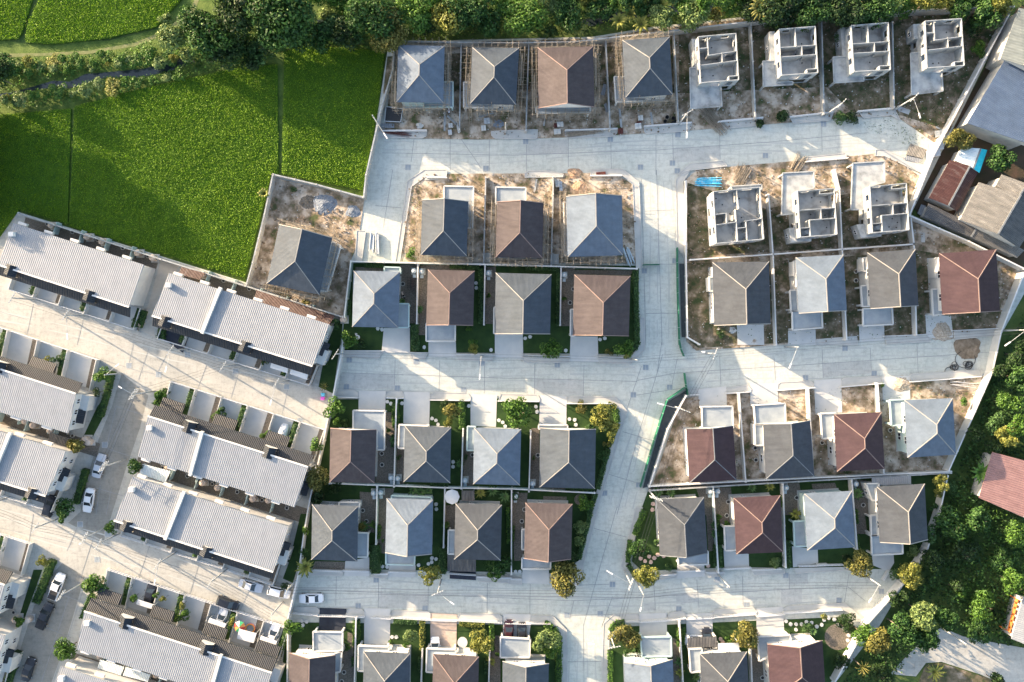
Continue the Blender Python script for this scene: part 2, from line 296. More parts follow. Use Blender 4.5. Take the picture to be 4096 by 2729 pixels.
# pavements
pv = [('A1', [(1100, 1190), (1130, 1170), (1530, 1165), (1525, 1225), (1490, 1240), (1090, 1235)]), ('A2', [(0, 1170), (230, 1165), (225, 1235), (205, 1248), (-150, 1245), (-185, 1215), (-185, 1180)]),
  ('A2', [(475, 1165), (945, 1150), (940, 1195), (905, 1225), (500, 1240), (475, 1215)]), ('A2', [(1185, 1130), (1610, 1095), (1600, 1150), (1575, 1180), (1200, 1200), (1183, 1180)]),
  ('A2', [(1850, 1085), (2250, 1050), (2235, 1100), (2190, 1130), (1860, 1160)]), ('A3', [(190, 1045), (585, 1005), (560, 1070), (535, 1085), (225, 1110)]), ('A3', [(805, 995), (1120, 965), (1180, 1080), (1100, 1035), (850, 1062)]),
  ('B1', [(1360, 100), (1510, 0), (1700, 0), (1712, 25), (1705, 62), (1525, 60), (1395, 150), (1290, 826), (1250, 826)]), ('B1', [(905, 545), (985, 548), (950, 815), (890, 812)]),
  ('B2', [(710, 0), (990, -5), (1135, 110), (1140, 200), (1165, 880), (1112, 880), (1080, 135), (985, 45), (700, 50)]), ('B2', [(115, 30), (150, 10), (330, 10), (460, 40), (455, 65), (115, 70)]),
  ('B2', [(1465, 90), (1530, 20), (1600, 0), (1530, 110), (1550, 800), (1475, 690)]), ('A2', [(1590, 1470), (1890, 1445), (1925, 1490), (1600, 1530), (1530, 1568), (1480, 1568)]),
  ('A3', [(350, 1410), (690, 1375), (700, 1410), (345, 1445)]), ('A3', [(960, 1345), (1040, 1345), (1430, 1500), (1400, 1568), (1040, 1400), (955, 1400)]),
  ('C1', [(780, 100), (1140, 100), (1100, 165), (765, 150)]), ('C1', [(1375, 110), (1540, 115), (1510, 175), (1400, 165)]), ('C1', [(1785, 130), (2140, 135), (2110, 190), (1820, 180)]),
  ('C2', [(90, 155), (520, 165), (505, 205), (110, 200)]), ('C2', [(765, 165), (1050, 175), (1140, 60), (1150, -200), (1185, -200), (1188, 90), (1060, 220), (785, 210)]),
  ('C1', [(730, 445), (890, 448), (918, 480), (915, 515), (700, 510)]), ('C1', [(1190, 455), (1300, 458), (1328, 490), (1320, 525), (1165, 520), (1160, 490)]), ('C1', [(1590, 468), (1890, 475), (1925, 510), (1918, 545), (1560, 540), (1560, 505)]),
  ('C2', [(-100, 485), (220, 490), (248, 520), (245, 550), (-120, 545)]), ('C2', [(510, 505), (930, 510), (1030, 640), (750, 1568), (690, 1568), (960, 720), (880, 565), (490, 570), (490, 530)]),
  ('C2', [(1925, 430), (2110, 405), (2140, 440), (2135, 465), (1920, 480)]), ('C2', [(1580, 440), (1660, 435), (1672, 490), (1590, 500)]),
  ('C3', [(110, 380), (380, 368), (412, 400), (410, 425), (85, 445), (85, 400)]), ('C3', [(675, 345), (990, 325), (1020, 350), (1020, 385), (655, 415), (655, 365)]), ('C3', [(1280, 305), (1900, 268), (1910, 325), (1290, 370), (1262, 340)]),
  ('B3', [(430, 1520), (790, 1490), (800, 1568), (430, 1568)]), ('B3', [(1045, 1500), (1420, 1470), (1450, 1540), (1060, 1560)]), ('B3', [(1660, 1450), (2080, 1420), (2060, 1480), (1670, 1520)]),
  ('D1', [(500, 575), (785, 580), (770, 612), (410, 600)]), ('D1', [(1120, 600), (1190, 605), (1160, 635), (1020, 620)]), ('D1', [(1980, 630), (2294, 640), (2294, 675), (2010, 665)]),
  ('D2', [(-40, 600), (90, 640), (85, 690), (-30, 685)]), ('D2', [(335, 600), (370, 690), (600, 700), (632, 540), (765, 40), (700, 40), (600, 480)]), ('D2', [(1310, 620), (1480, 605), (1470, 630), (1180, 660), (1110, 640), (975, 530), (1110, 0), (1170, 0), (1035, 500), (1130, 620)]),
  ('D2', [(1750, 595), (1900, 585), (1895, 610), (1760, 625)]), ('D2', [(2150, 575), (2440, 550), (2440, 590), (2170, 605)]), ('D3', [(230, 545), (700, 535), (730, 560), (250, 590)]),
  ('D1', [(350, 895), (545, 895), (570, 920), (565, 960), (330, 950)]), ('D1', [(830, 905), (945, 910), (970, 940), (965, 975), (805, 965)]), ('D1', [(1230, 925), (1540, 930), (1562, 950), (1560, 995), (1200, 985)]), ('D1', [(1820, 950), (2180, 955), (2208, 985), (2205, 1020), (1800, 1010)]),
  ('D2', [(170, 965), (370, 975), (490, 1100), (495, 1568), (445, 1568), (440, 1120), (340, 1035), (150, 1040)]), ('D2', [(820, 1040), (910, 960), (1120, 955), (1140, 990), (1140, 1025), (930, 1040), (870, 1090), (860, 1568), (805, 1568)]),
  ('D2', [(1410, 945), (1525, 930), (1555, 955), (1555, 990), (1385, 1000)]), ('D2', [(1820, 915), (2150, 895), (2190, 930), (2185, 960), (1800, 995), (1792, 945)]), ('D3', [(170, 885), (680, 858), (885, 1020), (870, 1050), (690, 925), (140, 945), (135, 915)])]
sheet('pavement', pv, M['slab'], KZ+.065)
kb = MB()
for c, pts in pv:
    q = [p+Vector((0, 0, KZ+.10)) for p in PL(c, pts)]
    for u, v in zip(q, q[1:]+q[:1]): kb.bar(u, v, .10, .10)
struct('kerb_stones', kb, M['kerb'])
# drives
dr = [('B1', [(1145, 1417), (1378, 1415), (1380, 1640), (1125, 1640)]), ('B1', [(1545, 1540), (1790, 1540), (1795, 1680), (1545, 1675)]), ('B1', [(2140, 1468), (2390, 1470), (2395, 1690), (2140, 1685)]), ('B2', [(525, 1490), (768, 1492), (775, 1720), (515, 1715)]),
  ('C1', [(920, 455), (1165, 458), (1157, 640), (918, 630)]), ('C1', [(1325, 465), (1560, 470), (1552, 765), (1320, 750)]), ('C1', [(1922, 485), (2160, 490), (2150, 780), (1922, 770)]), ('C2', [(250, 495), (490, 502), (487, 770), (243, 760)]),
  ('D1', [(800, 485), (1015, 450), (1015, 620), (790, 615)]), ('D1', [(1195, 515), (1430, 520), (1430, 630), (1180, 625)]), ('D1', [(970, 905), (1205, 910), (1198, 1245), (968, 1240)]),
  ('D2', [(95, 560), (330, 565), (335, 690), (85, 680)]), ('D2', [(1480, 515), (1722, 515), (1730, 620), (1480, 640)]), ('D2', [(1895, 380), (2120, 420), (2125, 545), (1905, 560)]), ('D3', [(215, 350), (445, 380), (450, 500), (225, 540)]),
  ('D3', [(930, 425), (1125, 425), (1130, 500), (1080, 580), (940, 520)]), ('D2', [(1140, 955), (1385, 945), (1390, 1165), (1145, 1175)]), ('D2', [(1560, 960), (1800, 945), (1795, 1160), (1565, 1165)]), ('D2', [(2190, 905), (2430, 890), (2440, 1160), (2190, 1180)]),
  ('D2', [(-80, 955), (180, 960), (150, 1180), (-80, 1180)]), ('B2', [(2015, 1390), (2255, 1385), (2260, 1568), (2020, 1568)]), ('B3', [(180, 1440), (425, 1430), (430, 1568), (180, 1568)]), ('B3', [(815, 1400), (1040, 1390), (1045, 1530), (820, 1540)]), ('B3', [(1410, 1290), (1640, 1310), (1660, 1500), (1420, 1510)]),
  ('C2', [(1665, 440), (1920, 415), (1925, 590), (1680, 610)]), ('C3', [(-160, 390), (90, 385), (90, 565), (-160, 580)]), ('C3', [(412, 360), (655, 345), (665, 650), (425, 665)]), ('C3', [(1020, 330), (1270, 320), (1275, 530), (1030, 570)]), ('C2', [(2140, 410), (2294, 405), (2294, 600), (2140, 585)])]
sheet('driveways', dr, M['drive'], KZ+.040)
sheet('dark_driveways', [('D1', [(570, 902), (810, 910), (800, 1110), (565, 1100)]), ('D1', [(1735, 575), (1970, 580), (1970, 655), (1735, 640)]), ('B0', [(1480, 1400), (1700, 1465), (1640, 1640), (1440, 1500)])], M['drive_dark'], KZ+.062)
sheet('brick_driveway', [('D1', [(1562, 950), (1800, 960), (1795, 1270), (1562, 1265)])], M['drive_brick'], KZ+.063)
gr = [('B1', [(1290, 850), (1445, 850), (1440, 1375), (1290, 1375)]), ('B1', [(1455, 855), (1560, 855), (1540, 1480), (1445, 1480)]), ('B1', [(1540, 850), (1950, 855), (1950, 900), (1540, 895)]), ('B1', [(2055, 870), (2150, 870), (2140, 1380), (2045, 1380)]), ('B1', [(890, 870), (1290, 880), (1290, 910), (890, 905)]),
  ('B2', [(440, 880), (560, 880), (550, 1400), (432, 1400)]), ('B2', [(560, 895), (1090, 900), (1060, 945), (560, 935)]), ('C1', [(1080, 800), (1160, 640), (1215, 650), (1235, 800), (1235, 1300), (1070, 1290)]), ('C1', [(1265, 790), (1330, 790), (1322, 1310), (1240, 1310)]), ('C1', [(1860, 790), (1950, 790), (1945, 1325), (1850, 1325)]),
  ('C2', [(175, 790), (245, 790), (245, 1345), (158, 1340)]), ('C2', [(245, 1325), (520, 1330), (520, 1355), (245, 1345)]), ('C1', [(930, 1360), (1070, 1370), (1070, 1568), (930, 1568)]), ('C1', [(1095, 1330), (1240, 1330), (1180, 1568), (1085, 1568)]), ('D1', [(920, 0), (1075, 0), (1060, 230), (920, 200)]), ('D1', [(1085, 0), (1165, 0), (1160, 420), (1080, 400)]), ('C1', [(1700, 1480), (1790, 1480), (1785, 1568), (1695, 1568)]), ('D1', [(1695, 0), (1785, 0), (1780, 200), (1690, 180)]), ('D1', [(530, 485), (800, 490), (795, 560), (500, 560)]),
  ('C2', [(0, 1370), (140, 1370), (120, 1568), (0, 1568)]), ('D2', [(0, 0), (115, 0), (100, 480), (20, 480)]), ('C2', [(280, 1400), (490, 1405), (490, 1460), (280, 1460)]), ('C2', [(1650, 1330), (1800, 1325), (1820, 1568), (1730, 1568)]), ('C2', [(1815, 1325), (1960, 1320), (1990, 1568), (1830, 1568)]), ('D2', [(1735, 0), (1815, 0), (1830, 380), (1760, 400)]), ('D2', [(1835, 0), (1990, 0), (1960, 170), (1870, 160)]),
  ('C3', [(140, 1285), (280, 1280), (325, 1568), (150, 1568)]), ('C3', [(390, 1290), (600, 1280), (620, 1340), (400, 1335)]), ('C3', [(770, 1260), (880, 1255), (900, 1568), (780, 1568)]), ('D3', [(780, 0), (860, 0), (890, 240), (790, 240)]), ('D1', [(780, 1310), (870, 1200), (880, 1568), (730, 1568)]), ('D1', [(820, 1120), (870, 1130), (865, 1230), (820, 1210)]), ('D1', [(2100, 1150), (2190, 1150), (2190, 1568), (2095, 1568)]),
  ('D2', [(1440, 1170), (1500, 1200), (1530, 1568), (1440, 1568)]), ('D2', [(2150, 1260), (2294, 1300), (2294, 1568), (2155, 1568)])]
sheet('gravel_yard', gr, M['pebble'], KZ+.010)
# terrace back yards and alleys
def strip(c, a, bq, w):      # band between two photo points, w photo-zoom px wide downwards
    return (c, [a, bq, (bq[0]-w*.28, bq[1]+w), (a[0]-w*.28, a[1]+w)])
sheet('gravel_yard', [strip('B0', (230, 425), (1425, 800), 100), strip('B0', (1640, 880), (2990, 1300), 110), strip('C0', (-60, 630), (900, 930), 120), strip('C0', (1240, 1050), (2780, 1520), 130), strip('D0', (650, 1300), (2200, 1790), 60)], M['pebble'], .02)
sheet('alley', [('B0', [(1440, 815), (1600, 860), (1370, 1320), (1390, 1500), (1260, 1440)])], M['alley'], .012)
sheet('terrace_lawn', [('C0', [(900, 560), (990, 300), (1020, 340), (920, 700), (805, 920), (740, 880), (870, 600)]), ('D0', [(300, 560), (380, 560), (190, 1080), (160, 1020), (260, 700)]), ('B1', [(700, 1380), (780, 1330), (760, 1568), (640, 1568)]), ('C1', [(640, 0), (760, 0), (690, 480), (560, 420)]), ('D1', [(400, 60), (470, 60), (390, 480), (330, 680), (240, 640), (300, 480)]), ('C1', [(600, 900), (640, 900), (560, 1300), (520, 1250)])], M['lawn'], .03)
sheet('repaved_slabs', [('D3', [(115, 735), (305, 735), (305, 860), (118, 865)]), ('D3', [(190, 600), (355, 590), (360, 690), (190, 700)]), ('D2', [(1180, 860), (1285, 850), (1290, 925), (1185, 930)]), ('D2', [(1470, 780), (1660, 765), (1665, 850), (1470, 870)]), ('C1', [(750, 300), (1245, 312), (1240, 440), (745, 435)]), ('C2', [(205, 345), (640, 358), (640, 490), (202, 485)]), ('C3', [(495, 215), (915, 185), (925, 300), (497, 335)]), ('A2', [(130, 1260), (500, 1250), (500, 1380), (130, 1390)]), ('A2', [(1445, 1330), (1860, 1310), (1860, 1430), (1448, 1460)]), ('D1', [(1105, 770), (1540, 790), (1540, 905), (1100, 900)])], M['slab2'], .003)
TZ = .0062; rt_ = random.Random(3); tb = MB()
for c, a, q, c2 in [('A1', (1150, 1330), (1200, 1300), 'A3'), ('A1', (1300, 1440), (900, 1280), 'A3'), ('C1', (780, 250), (1100, 300), 'C2'), ('C1', (800, 390), (1050, 440), 'C2'), ('C2', (1300, 200), (1900, 90), 'C3'), ('C2', (1600, 360), (1800, 250), 'C3'), ('D1', (400, 700), (700, 760), 'D2'), ('D1', (500, 850), (2200, 810), 'D2'), ('D2', (900, 880), (600, 790), 'D3'), ('B2', (1250, 100), (1290, 1500), 'B2'), ('B2', (1400, 100), (1430, 1500), 'B2'), ('C2', (1220, 500), (930, 1500), 'C2'), ('C2', (1300, 560), (1030, 1500), 'C2'), ('D2', (560, 1000), (560, 1568), 'D2'), ('D2', (720, 1000), (740, 1568), 'D2'), ('B0', (0, 1330), (1200, 520), 'C1'), ('D0', (0, 120), (2200, 820), 'D0'), ('D0', (0, 30), (2250, 700), 'D0')]:
    p, e = P(c, *a), P(c2, *q); d = (e-p); L = d.length; d.normalize(); s = Vector((-d.y, d.x, 0)); ph = rt_.random()*6
    for o in (-.75, .75):
        n = int(L/3); pr = None; TZ += .00008
        for k in range(n+1):
            x = p+d*L*k/n+s*(o+.5*math.sin(k*.35+ph)); wd = .10+.05*math.sin(k*1.3+ph); cur = (x-s*wd, x+s*wd)
            if pr and (k*7+int(ph*10)) % 5: tb.face([V_(pr[0], TZ), V_(cur[0], TZ), V_(cur[1], TZ), V_(pr[1], TZ)])
            pr = cur
struct('tyre_marks', tb, M['tyre'])
# slab joints in the concrete
jb = MB(); JZ = [.010]
def joint(c, a, bq, w=.10):
    p, q = P(c, *a), P(c, *bq); d = (q-p).normalized().cross(Vector((0, 0, 1)))*w/2; JZ[0] += .0002
    jb.face([(p+d*-1)+Vector((0, 0, JZ[0])), p+d+Vector((0, 0, JZ[0])), q+d+Vector((0, 0, JZ[0])), (q-d)+Vector((0, 0, JZ[0]))])
for c, a, q in [('A1', (1130, 1370), (2294, 1392)), ('A2', (0, 1392), (1290, 1345)), ('A2', (1290, 1345), (2294, 1275)), ('A3', (0, 1275), (900, 1190)), ('A1', (1740, 1250), (1740, 1530)), ('A1', (2090, 1250), (2090, 1530)), ('A2', (130, 1250), (130, 1550)), ('A2', (505, 1240), (505, 1500)), ('A2', (885, 1240), (890, 1510)), ('A2', (1290, 1210), (1290, 1568)), ('A2', (1440, 1200), (1445, 1460)), ('A2', (1860, 1170), (1865, 1430)), ('A3', (480, 1090), (485, 1360)), ('A1', (1415, 1250), (1390, 1450)), ('A1', (1840, 1250), (2020, 1510)),
  ('B1', (1225, 0), (1140, 520)), ('B1', (1070, 320), (1300, 340)), ('B2', (1295, 0), (1345, 1568)), ('B2', (1190, 370), (1460, 358)), ('B2', (1165, 845), (1490, 845)), ('B2', (1200, 1287), (1490, 1283)), ('B2', (1160, 80), (1200, 1568)), ('C2', (1345, 0), (1300, 300)), ('C2', (1350, 130), (1130, 860)), ('C2', (1130, 860), (940, 1568)), ('D2', (940, 0), (640, 1060)), ('D2', (640, 1060), (645, 1568)),
  ('C1', (770, 295), (2294, 345)), ('C2', (0, 342), (1120, 372)), ('C1', (1247, 180), (1240, 440)), ('C1', (1647, 185), (1640, 460)), ('C1', (2050, 190), (2045, 480)), ('C2', (205, 210), (200, 490)), ('C2', (645, 225), (640, 500)), ('C2', (1160, 235), (1030, 620)), ('C2', (1115, 365), (1450, 300)), ('C2', (1450, 300), (1870, 270)), ('C2', (1870, 270), (2294, 245)), ('C2', (1115, 495), (1540, 430)), ('C2', (1860, 145), (1872, 400)), ('C2', (1480, 170), (1430, 420)), ('C2', (990, 822), (1270, 905)), ('C2', (870, 1205), (1150, 1290)), ('D2', (735, 190), (1025, 268)),
  ('C3', (0, 245), (490, 212)), ('C3', (490, 212), (1340, 155)), ('C3', (1340, 155), (1980, 110)), ('C3', (485, 85), (495, 340)), ('C3', (915, 70), (928, 310)), ('C3', (1335, 55), (1345, 295)), ('C3', (55, 160), (65, 360)),
  ('D1', (380, 735), (2294, 815)), ('D2', (0, 818), (550, 838)), ('D2', (550, 838), (900, 822)), ('D2', (900, 822), (2294, 745)), ('D3', (0, 745), (715, 710)), ('D1', (720, 620), (715, 880)), ('D1', (1100, 630), (1095, 905)), ('D1', (1545, 640), (1542, 915)), ('D1', (2073, 680), (2070, 950)), ('D2', (163, 690), (160, 960)), ('D2', (555, 840), (515, 1000)), ('D2', (900, 800), (800, 1080)), ('D2', (520, 970), (905, 960)), ('D2', (500, 1385), (800, 1383)), ('D2', (1270, 670), (1285, 920)), ('D2', (1655, 650), (1675, 900)), ('D2', (2065, 620), (2070, 880)), ('D2', (560, 700), (870, 690)), ('D3', (190, 600), (190, 740)), ('D3', (725, 600), (685, 850)), ('D3', (715, 712), (870, 840)),
  ('B0', (0, 1270), (240, 1340)), ('B0', (300, 1200), (240, 1480)), ('B0', (750, 1330), (690, 1568)), ('B0', (0, 1390), (360, 1500)), ('C0', (700, 110), (1280, 290)), ('C0', (1280, 280), (2110, 490)), ('C0', (1200, 20), (1150, 240)), ('C0', (1340, 60), (1240, 360)), ('C0', (1500, 120), (1390, 330)), ('C0', (1850, 230), (1770, 440)), ('C0', (2140, 280), (2070, 520)), ('C0', (1040, 595), (1310, 680)), ('C0', (920, 960), (1220, 1060)), ('C0', (840, 1320), (1110, 1400)), ('C0', (1180, 560), (960, 960)), ('C0', (1110, 700), (1000, 1000)), ('C0', (900, 1300), (860, 1568)), ('C0', (1000, 1330), (950, 1568)), ('C1', (0, 470), (230, 540)), ('C1', (290, 420), (225, 700)), ('C0', (1040, 600), (960, 940)),
  ('D0', (0, 185), (590, 320)), ('D0', (300, 60), (260, 310)), ('D0', (730, 100), (600, 390)), ('D0', (860, 200), (700, 700)), ('D0', (920, 330), (1310, 440)), ('D0', (1340, 350), (1240, 640)), ('D0', (1310, 440), (2220, 760)), ('D0', (1780, 520), (1700, 780)), ('D0', (2230, 750), (2150, 930)), ('D0', (540, 780), (740, 850)), ('D0', (420, 1080), (640, 1170)), ('D0', (740, 760), (480, 1560)), ('D0', (620, 800), (370, 1568)), ('D1', (0, 850), (260, 960)), ('B1', (0, 0), (0, 1))]: joint(c, a, q)
struct('slab_joints', jb, M['joint'])
# ---------------------------------------------------------------- helpers for buildings
ANCH = []                       # (phrase, x, y) used to say what a thing stands by
V3 = lambda p, z: Vector((p[0], p[1], z))
def lerp(a, b, t): return a+(b-a)*t
def inset(q, d):                # quad NW NE SE SW moved inwards by d metres
    c = sum(q, Vector((0, 0, 0)))/4; out = []
    for i in range(4):
        e1 = (q[(i+1) % 4]-q[i]).normalized(); e2 = (q[i-1]-q[i]).normalized(); out.append(q[i]+(e1+e2)*d)
    return out
def wallseg(b, p, q, z0, z1, th, ops=()):   # wall from p to q with real openings (t0,t1,zl,zh)
    p = V3(p, 0); q = V3(q, 0); L = (q-p).length; n = (q-p).normalized().cross(Vector((0, 0, 1)))*th/2
    def blk(t0, t1, a, c):
        if t1-t0 < 1e-4 or c-a < 1e-3: return
        u, v = lerp(p, q, t0), lerp(p, q, t1); b.prism([u-n, u+n, v+n, v-n], a, c, True)
    t = 0
    for t0, t1, zl, zh in sorted(ops):
        blk(t, t0, z0, z1); blk(t0, t1, z0, zl); blk(t0, t1, zh, z1); t = t1
    blk(t, 1, z0, z1)
def window(root, p, q, t, wd, zc, ht, out, parent=None):   # frame proud of wall, pane inside it
    p = V3(p, 0); q = V3(q, 0); d = (q-p).normalized(); n = d.cross(Vector((0, 0, 1)))*out; c = lerp(p, q, t)
    f = MB(); g = MB(); o = n*.05
    a, e = c-d*wd/2, c+d*wd/2
    for (s, r) in (((a, zc-ht/2), (e, zc-ht/2)), ((a, zc+ht/2), (e, zc+ht/2)), ((a, zc-ht/2), (a, zc+ht/2)), ((e, zc-ht/2), (e, zc+ht/2)), ((c, zc-ht/2), (c, zc+ht/2))):
        f.bar(V3(s[0]+o, s[1]), V3(r[0]+o, r[1]), .09, .09)
    g.prism([a+n*.02, e+n*.02, e+n*.045, a+n*.045], zc-ht/2+.03, zc+ht/2-.03, True)
    fo = f.build('window', M['white'], root, parent); g.build('pane', M['glass'], root, fo); return fo
def hiproof(root, q, z, ends, mat, capmat, pitch=.58, th=.16):
    NW, NE, SE, SW = [V3(p, z) for p in q]
    a, c = (NW+NE)/2, (SW+SE)/2; ax = (c-a).normalized(); L = (c-a).length
    hw = ((NE-NW).length+(SE-SW).length)/4; rz = z+hw*pitch
    i0 = hw if ends[0] == 'H' else 0; i1 = hw if ends[1] == 'H' else 0
    if i0+i1 > L*.97: i0 = i1 = L*.42
    r0, r1 = V3(a+ax*i0, rz), V3(c-ax*i1, rz)
    b = MB()
    b.slope([SW, r1, r0, NW][::-1], SW, NW); b.slope([NE, r0, r1, SE][::-1], NE, SE)
    g = MB()
    if ends[0] == 'H': b.slope([NW, r0, NE][::-1], NW, NE)
    else: g.face([NW, NE, r0])
    if ends[1] == 'H': b.slope([SE, r1, SW][::-1], SE, SW)
    else: g.face([SE, SW, r1])
    dn = Vector((0, 0, -th))
    for u, v in ((NW, NE), (NE, SE), (SE, SW), (SW, NW)): b.face([u, v, v+dn, u+dn])
    b.face([NW+dn, SW+dn, SE+dn, NE+dn][::-1])
    ro = b.build('roof', mat, root)
    if g.v: g.build('gable', M['wall'], root)
    k = MB(); up = Vector((0, 0, .04)); k.bar(r0+up, r1+up, .15, .12)
    for r, e, pr in ((r0, ends[0], (NW, NE)), (r1, ends[1], (SW, SE))):
        for s in pr: k.bar(r+up, s+up, .13, .12)
    k.build('ridge_cap', capmat, root, ro)
    return ro
COLR = dict(blue=('roof_blue', 'cap_light', 'blue-grey'), slate=('roof_slate', 'cap_light', 'dark slate'), grey=('roof_grey', 'cap_light', 'grey'), brown=('roof_brown', 'cap_red', 'brown'), red=('roof_red', 'cap_red', 'dark red'))
def annex(root, c, pts, kind, wallmat, z=3.0):
    q = [V3(p, 0) for p in PL(c, pts, z)]; n = len(q)
    ar = sum(q[i][0]*q[(i+1) % n][1]-q[(i+1) % n][0]*q[i][1] for i in range(n))
    if ar < 0: q.reverse()
    if kind == 'room':
        b = MB(); qi = q; b.prism(qi, .12, z-.2); b.build('side_room', wallmat, root)
        i = max(range(n), key=lambda i: (q[i]-q[(i+1) % n]).length); window(root, q[i], q[(i+1) % n], .5, 1.1, 1.6, 1.1, 1)
    else:
        b = MB()
        for i in range(n):
            ce = sum(q, Vector())/n; p = q[i]+(ce-q[i]).normalized()*.3
            b2 = MB(); b2.prism([p+Vector(k) for k in ((-.16, -.16, 0), (.16, -.16, 0), (.16, .16, 0), (-.16, .16, 0))], .12, z-.2); b2.build('column', wallmat, root)
    if kind == 'metal':
        b = MB(); b.slope([V3(p, z-.1) for p in q], q[0], q[1]); b.prism(q, z-.2, z-.11, True); b.build('carport_roof', M['metal_dark'], root); return
    b = MB(); b.prism(q, z-.2, z-.02, True); d = b.build('flat_roof', M['deck'], root)
    b = MB()
    for i in range(n):
        u, v = V3(q[i], 0), V3(q[(i+1) % n], 0); wallseg(b, u, v, z-.25, z+.22, .24)
    if kind != 'deck0' and kind != 'room':
        e = sorted(range(n), key=lambda i: (q[i]-q[(i+1) % n]).length)
    b.build('parapet', wallmat, root, d)
def house(key, look, colr, ends, c, corners, ann=(), wallmat='wall', zE=5.7, bare=False, cap=None):
    q = [V3(P(k[2] if len(k) > 2 else c, k[0], k[1], zE), 0) for k in corners]; ctr = sum(q, Vector())/4
    rm, cm, cn = COLR[colr]
    root = empty('house', ctr, None); reg(root, look, 'house', 'two-storey houses of the estate', True)
    ANCH.append((key, ctr.x, ctr.y))
    wq = inset(q, .62); wm = M[wallmat] if not bare else M['wall']
    b = MB(); b.prism(wq, .1, zE-.12); wo = b.build('wall', wm, root)
    hiproof(root, q, zE, ends, M[rm], M[cap or cm])
    for i in range(4):
        p0, p1 = wq[i], wq[(i+1) % 4]; L = (p1-p0).length
        for t, z in ((.25, 4.2), (.68, 4.2), (.3, 1.5)):
            wd = 1.3 if i % 2 else .9
            if i in (1, 3) or L > 6: window(root, p0, p1, t, wd, z, 1.2, -1)
    for a in ann: annex(root, a[0], a[1], a[2], wm)
    fl = MB(); fl.prism([p+(p-ctr).normalized()*.3 for p in wq], .05, .2); fl.build('plinth', M['slab'], root)
    return q, ctr
HQ = {}
def hh(key, label, *a, **k): HQ[key] = house(key, label, *a, **k)
# --- row above the top street (roofed, still in scaffolding)
hh('first house of the top row', 'scaffolded house with blue-grey hip roof, westernmost above the top street', 'blue', 'HH', 'A1', [(1273, 405), (1690, 412), (1678, 922), (1258, 915)], [('A1', [(1670, 735), (1765, 735), (1765, 960), (1505, 960), (1505, 920), (1670, 920)], 'deck')], 'wall_teal')
hh('second house of the top row', 'scaffolded house with slate hip roof, between blue-roofed and brown-roofed neighbours of the top row', 'slate', 'HH', 'A1', [(1937, 425), (2359, 430), (2329, 940), (1918, 930)], [('A1', [(1862, 740), (1935, 740), (1935, 925), (2125, 930), (2125, 968), (1862, 965)], 'deck')])
hh('third house of the top row', 'scaffolded house with brown roof above the top street, its gable facing the street', 'brown', 'HG', 'A2', [(230, 428), (728, 415), (738, 960), (235, 970)], [('A2', [(215, 960), (470, 940), (700, 960), (700, 1010), (215, 1010)], 'deck')])
hh('fourth house of the top row', 'scaffolded house with grey hip roof, beside the first roofless shell of the top row', 'slate', 'HH', 'A2', [(988, 362), (1412, 330), (1440, 848), (1018, 875)], [('A2', [(915, 690), (1010, 690), (1030, 860), (1200, 880), (1195, 905), (930, 915)], 'deck')])
# --- construction block below the top street
hh('first house below the top street', 'house with dark slate roof in bamboo scaffolding, westernmost below the top street', 'slate', 'GH', 'B1', [(1488, 270), (1903, 283), (1888, 772), (1475, 762)], [('B1', [(1685, 145), (1950, 150), (1940, 520), (1890, 520), (1890, 300), (1685, 290)], 'deck')])
hh('second house below the top street', 'house with brown roof in scaffolding, middle of three below the top street', 'brown', 'GH', 'B1', [(2160, 288), (2577, 298), (2566, 790), (2146, 782)], [('B1', [(2148, 155), (2418, 160), (2415, 310), (2148, 305)], 'deck')])
hh('third house below the top street', 'house with pale blue roof in scaffolding beside the central lane', 'blue', 'GH', 'B2', [(485, 238), (985, 232), (995, 765), (500, 778)], [('B2', [(462, 290), (490, 290), (495, 760), (470, 760)], 'room')])
hh('lone tilted house', 'lone dark-roofed house in scaffolding, set askew beside the rice field', 'slate', 'GH', 'B1', [(208, 490), (682, 610), (568, 1120), (95, 1018)], [('B1', [(680, 640), (760, 680), (640, 1090), (570, 1080)], 'deck')])
# --- finished row above the middle street
hh('first house above the middle street', 'finished house with blue-grey hip roof and teal walls, westernmost above the middle street', 'blue', 'HH', 'B1', [(873, 903), (1290, 912), (1275, 1415), (862, 1405)], [('B1', [(1270, 1198), (1370, 1200), (1368, 1412), (1265, 1412)], 'deck'), ('B1', [(1150, 870), (1292, 875), (1292, 925), (1150, 920)], 'room')], 'wall_teal')
hh('second house above the middle street', 'finished house with brown roof and blue-decked carport towards the middle street', 'brown', 'HG', 'B1', [(1540, 893), (1958, 905), (1945, 1393), (1525, 1390)], [('B1', [(1525, 1375), (1785, 1375), (1785, 1535), (1525, 1535)], 'deck')])
hh('third house above the middle street', 'finished house with tan-grey roof and pale wide driveway above the middle street', 'slate', 'HG', 'B1', [(2148, 922), (2647, 935), (2636, 1470), (2140, 1468)], [('B1', [(2132, 1230), (2160, 1230), (2155, 1468), (2130, 1466)], 'room')])
hh('fourth house above the middle street', 'finished house with brown roof beside the hedge along the central lane', 'brown', 'HG', 'B2', [(558, 937), (1062, 950), (1047, 1488), (543, 1480)], [('B2', [(525, 1250), (570, 1250), (560, 1490), (523, 1488)], 'deck')])
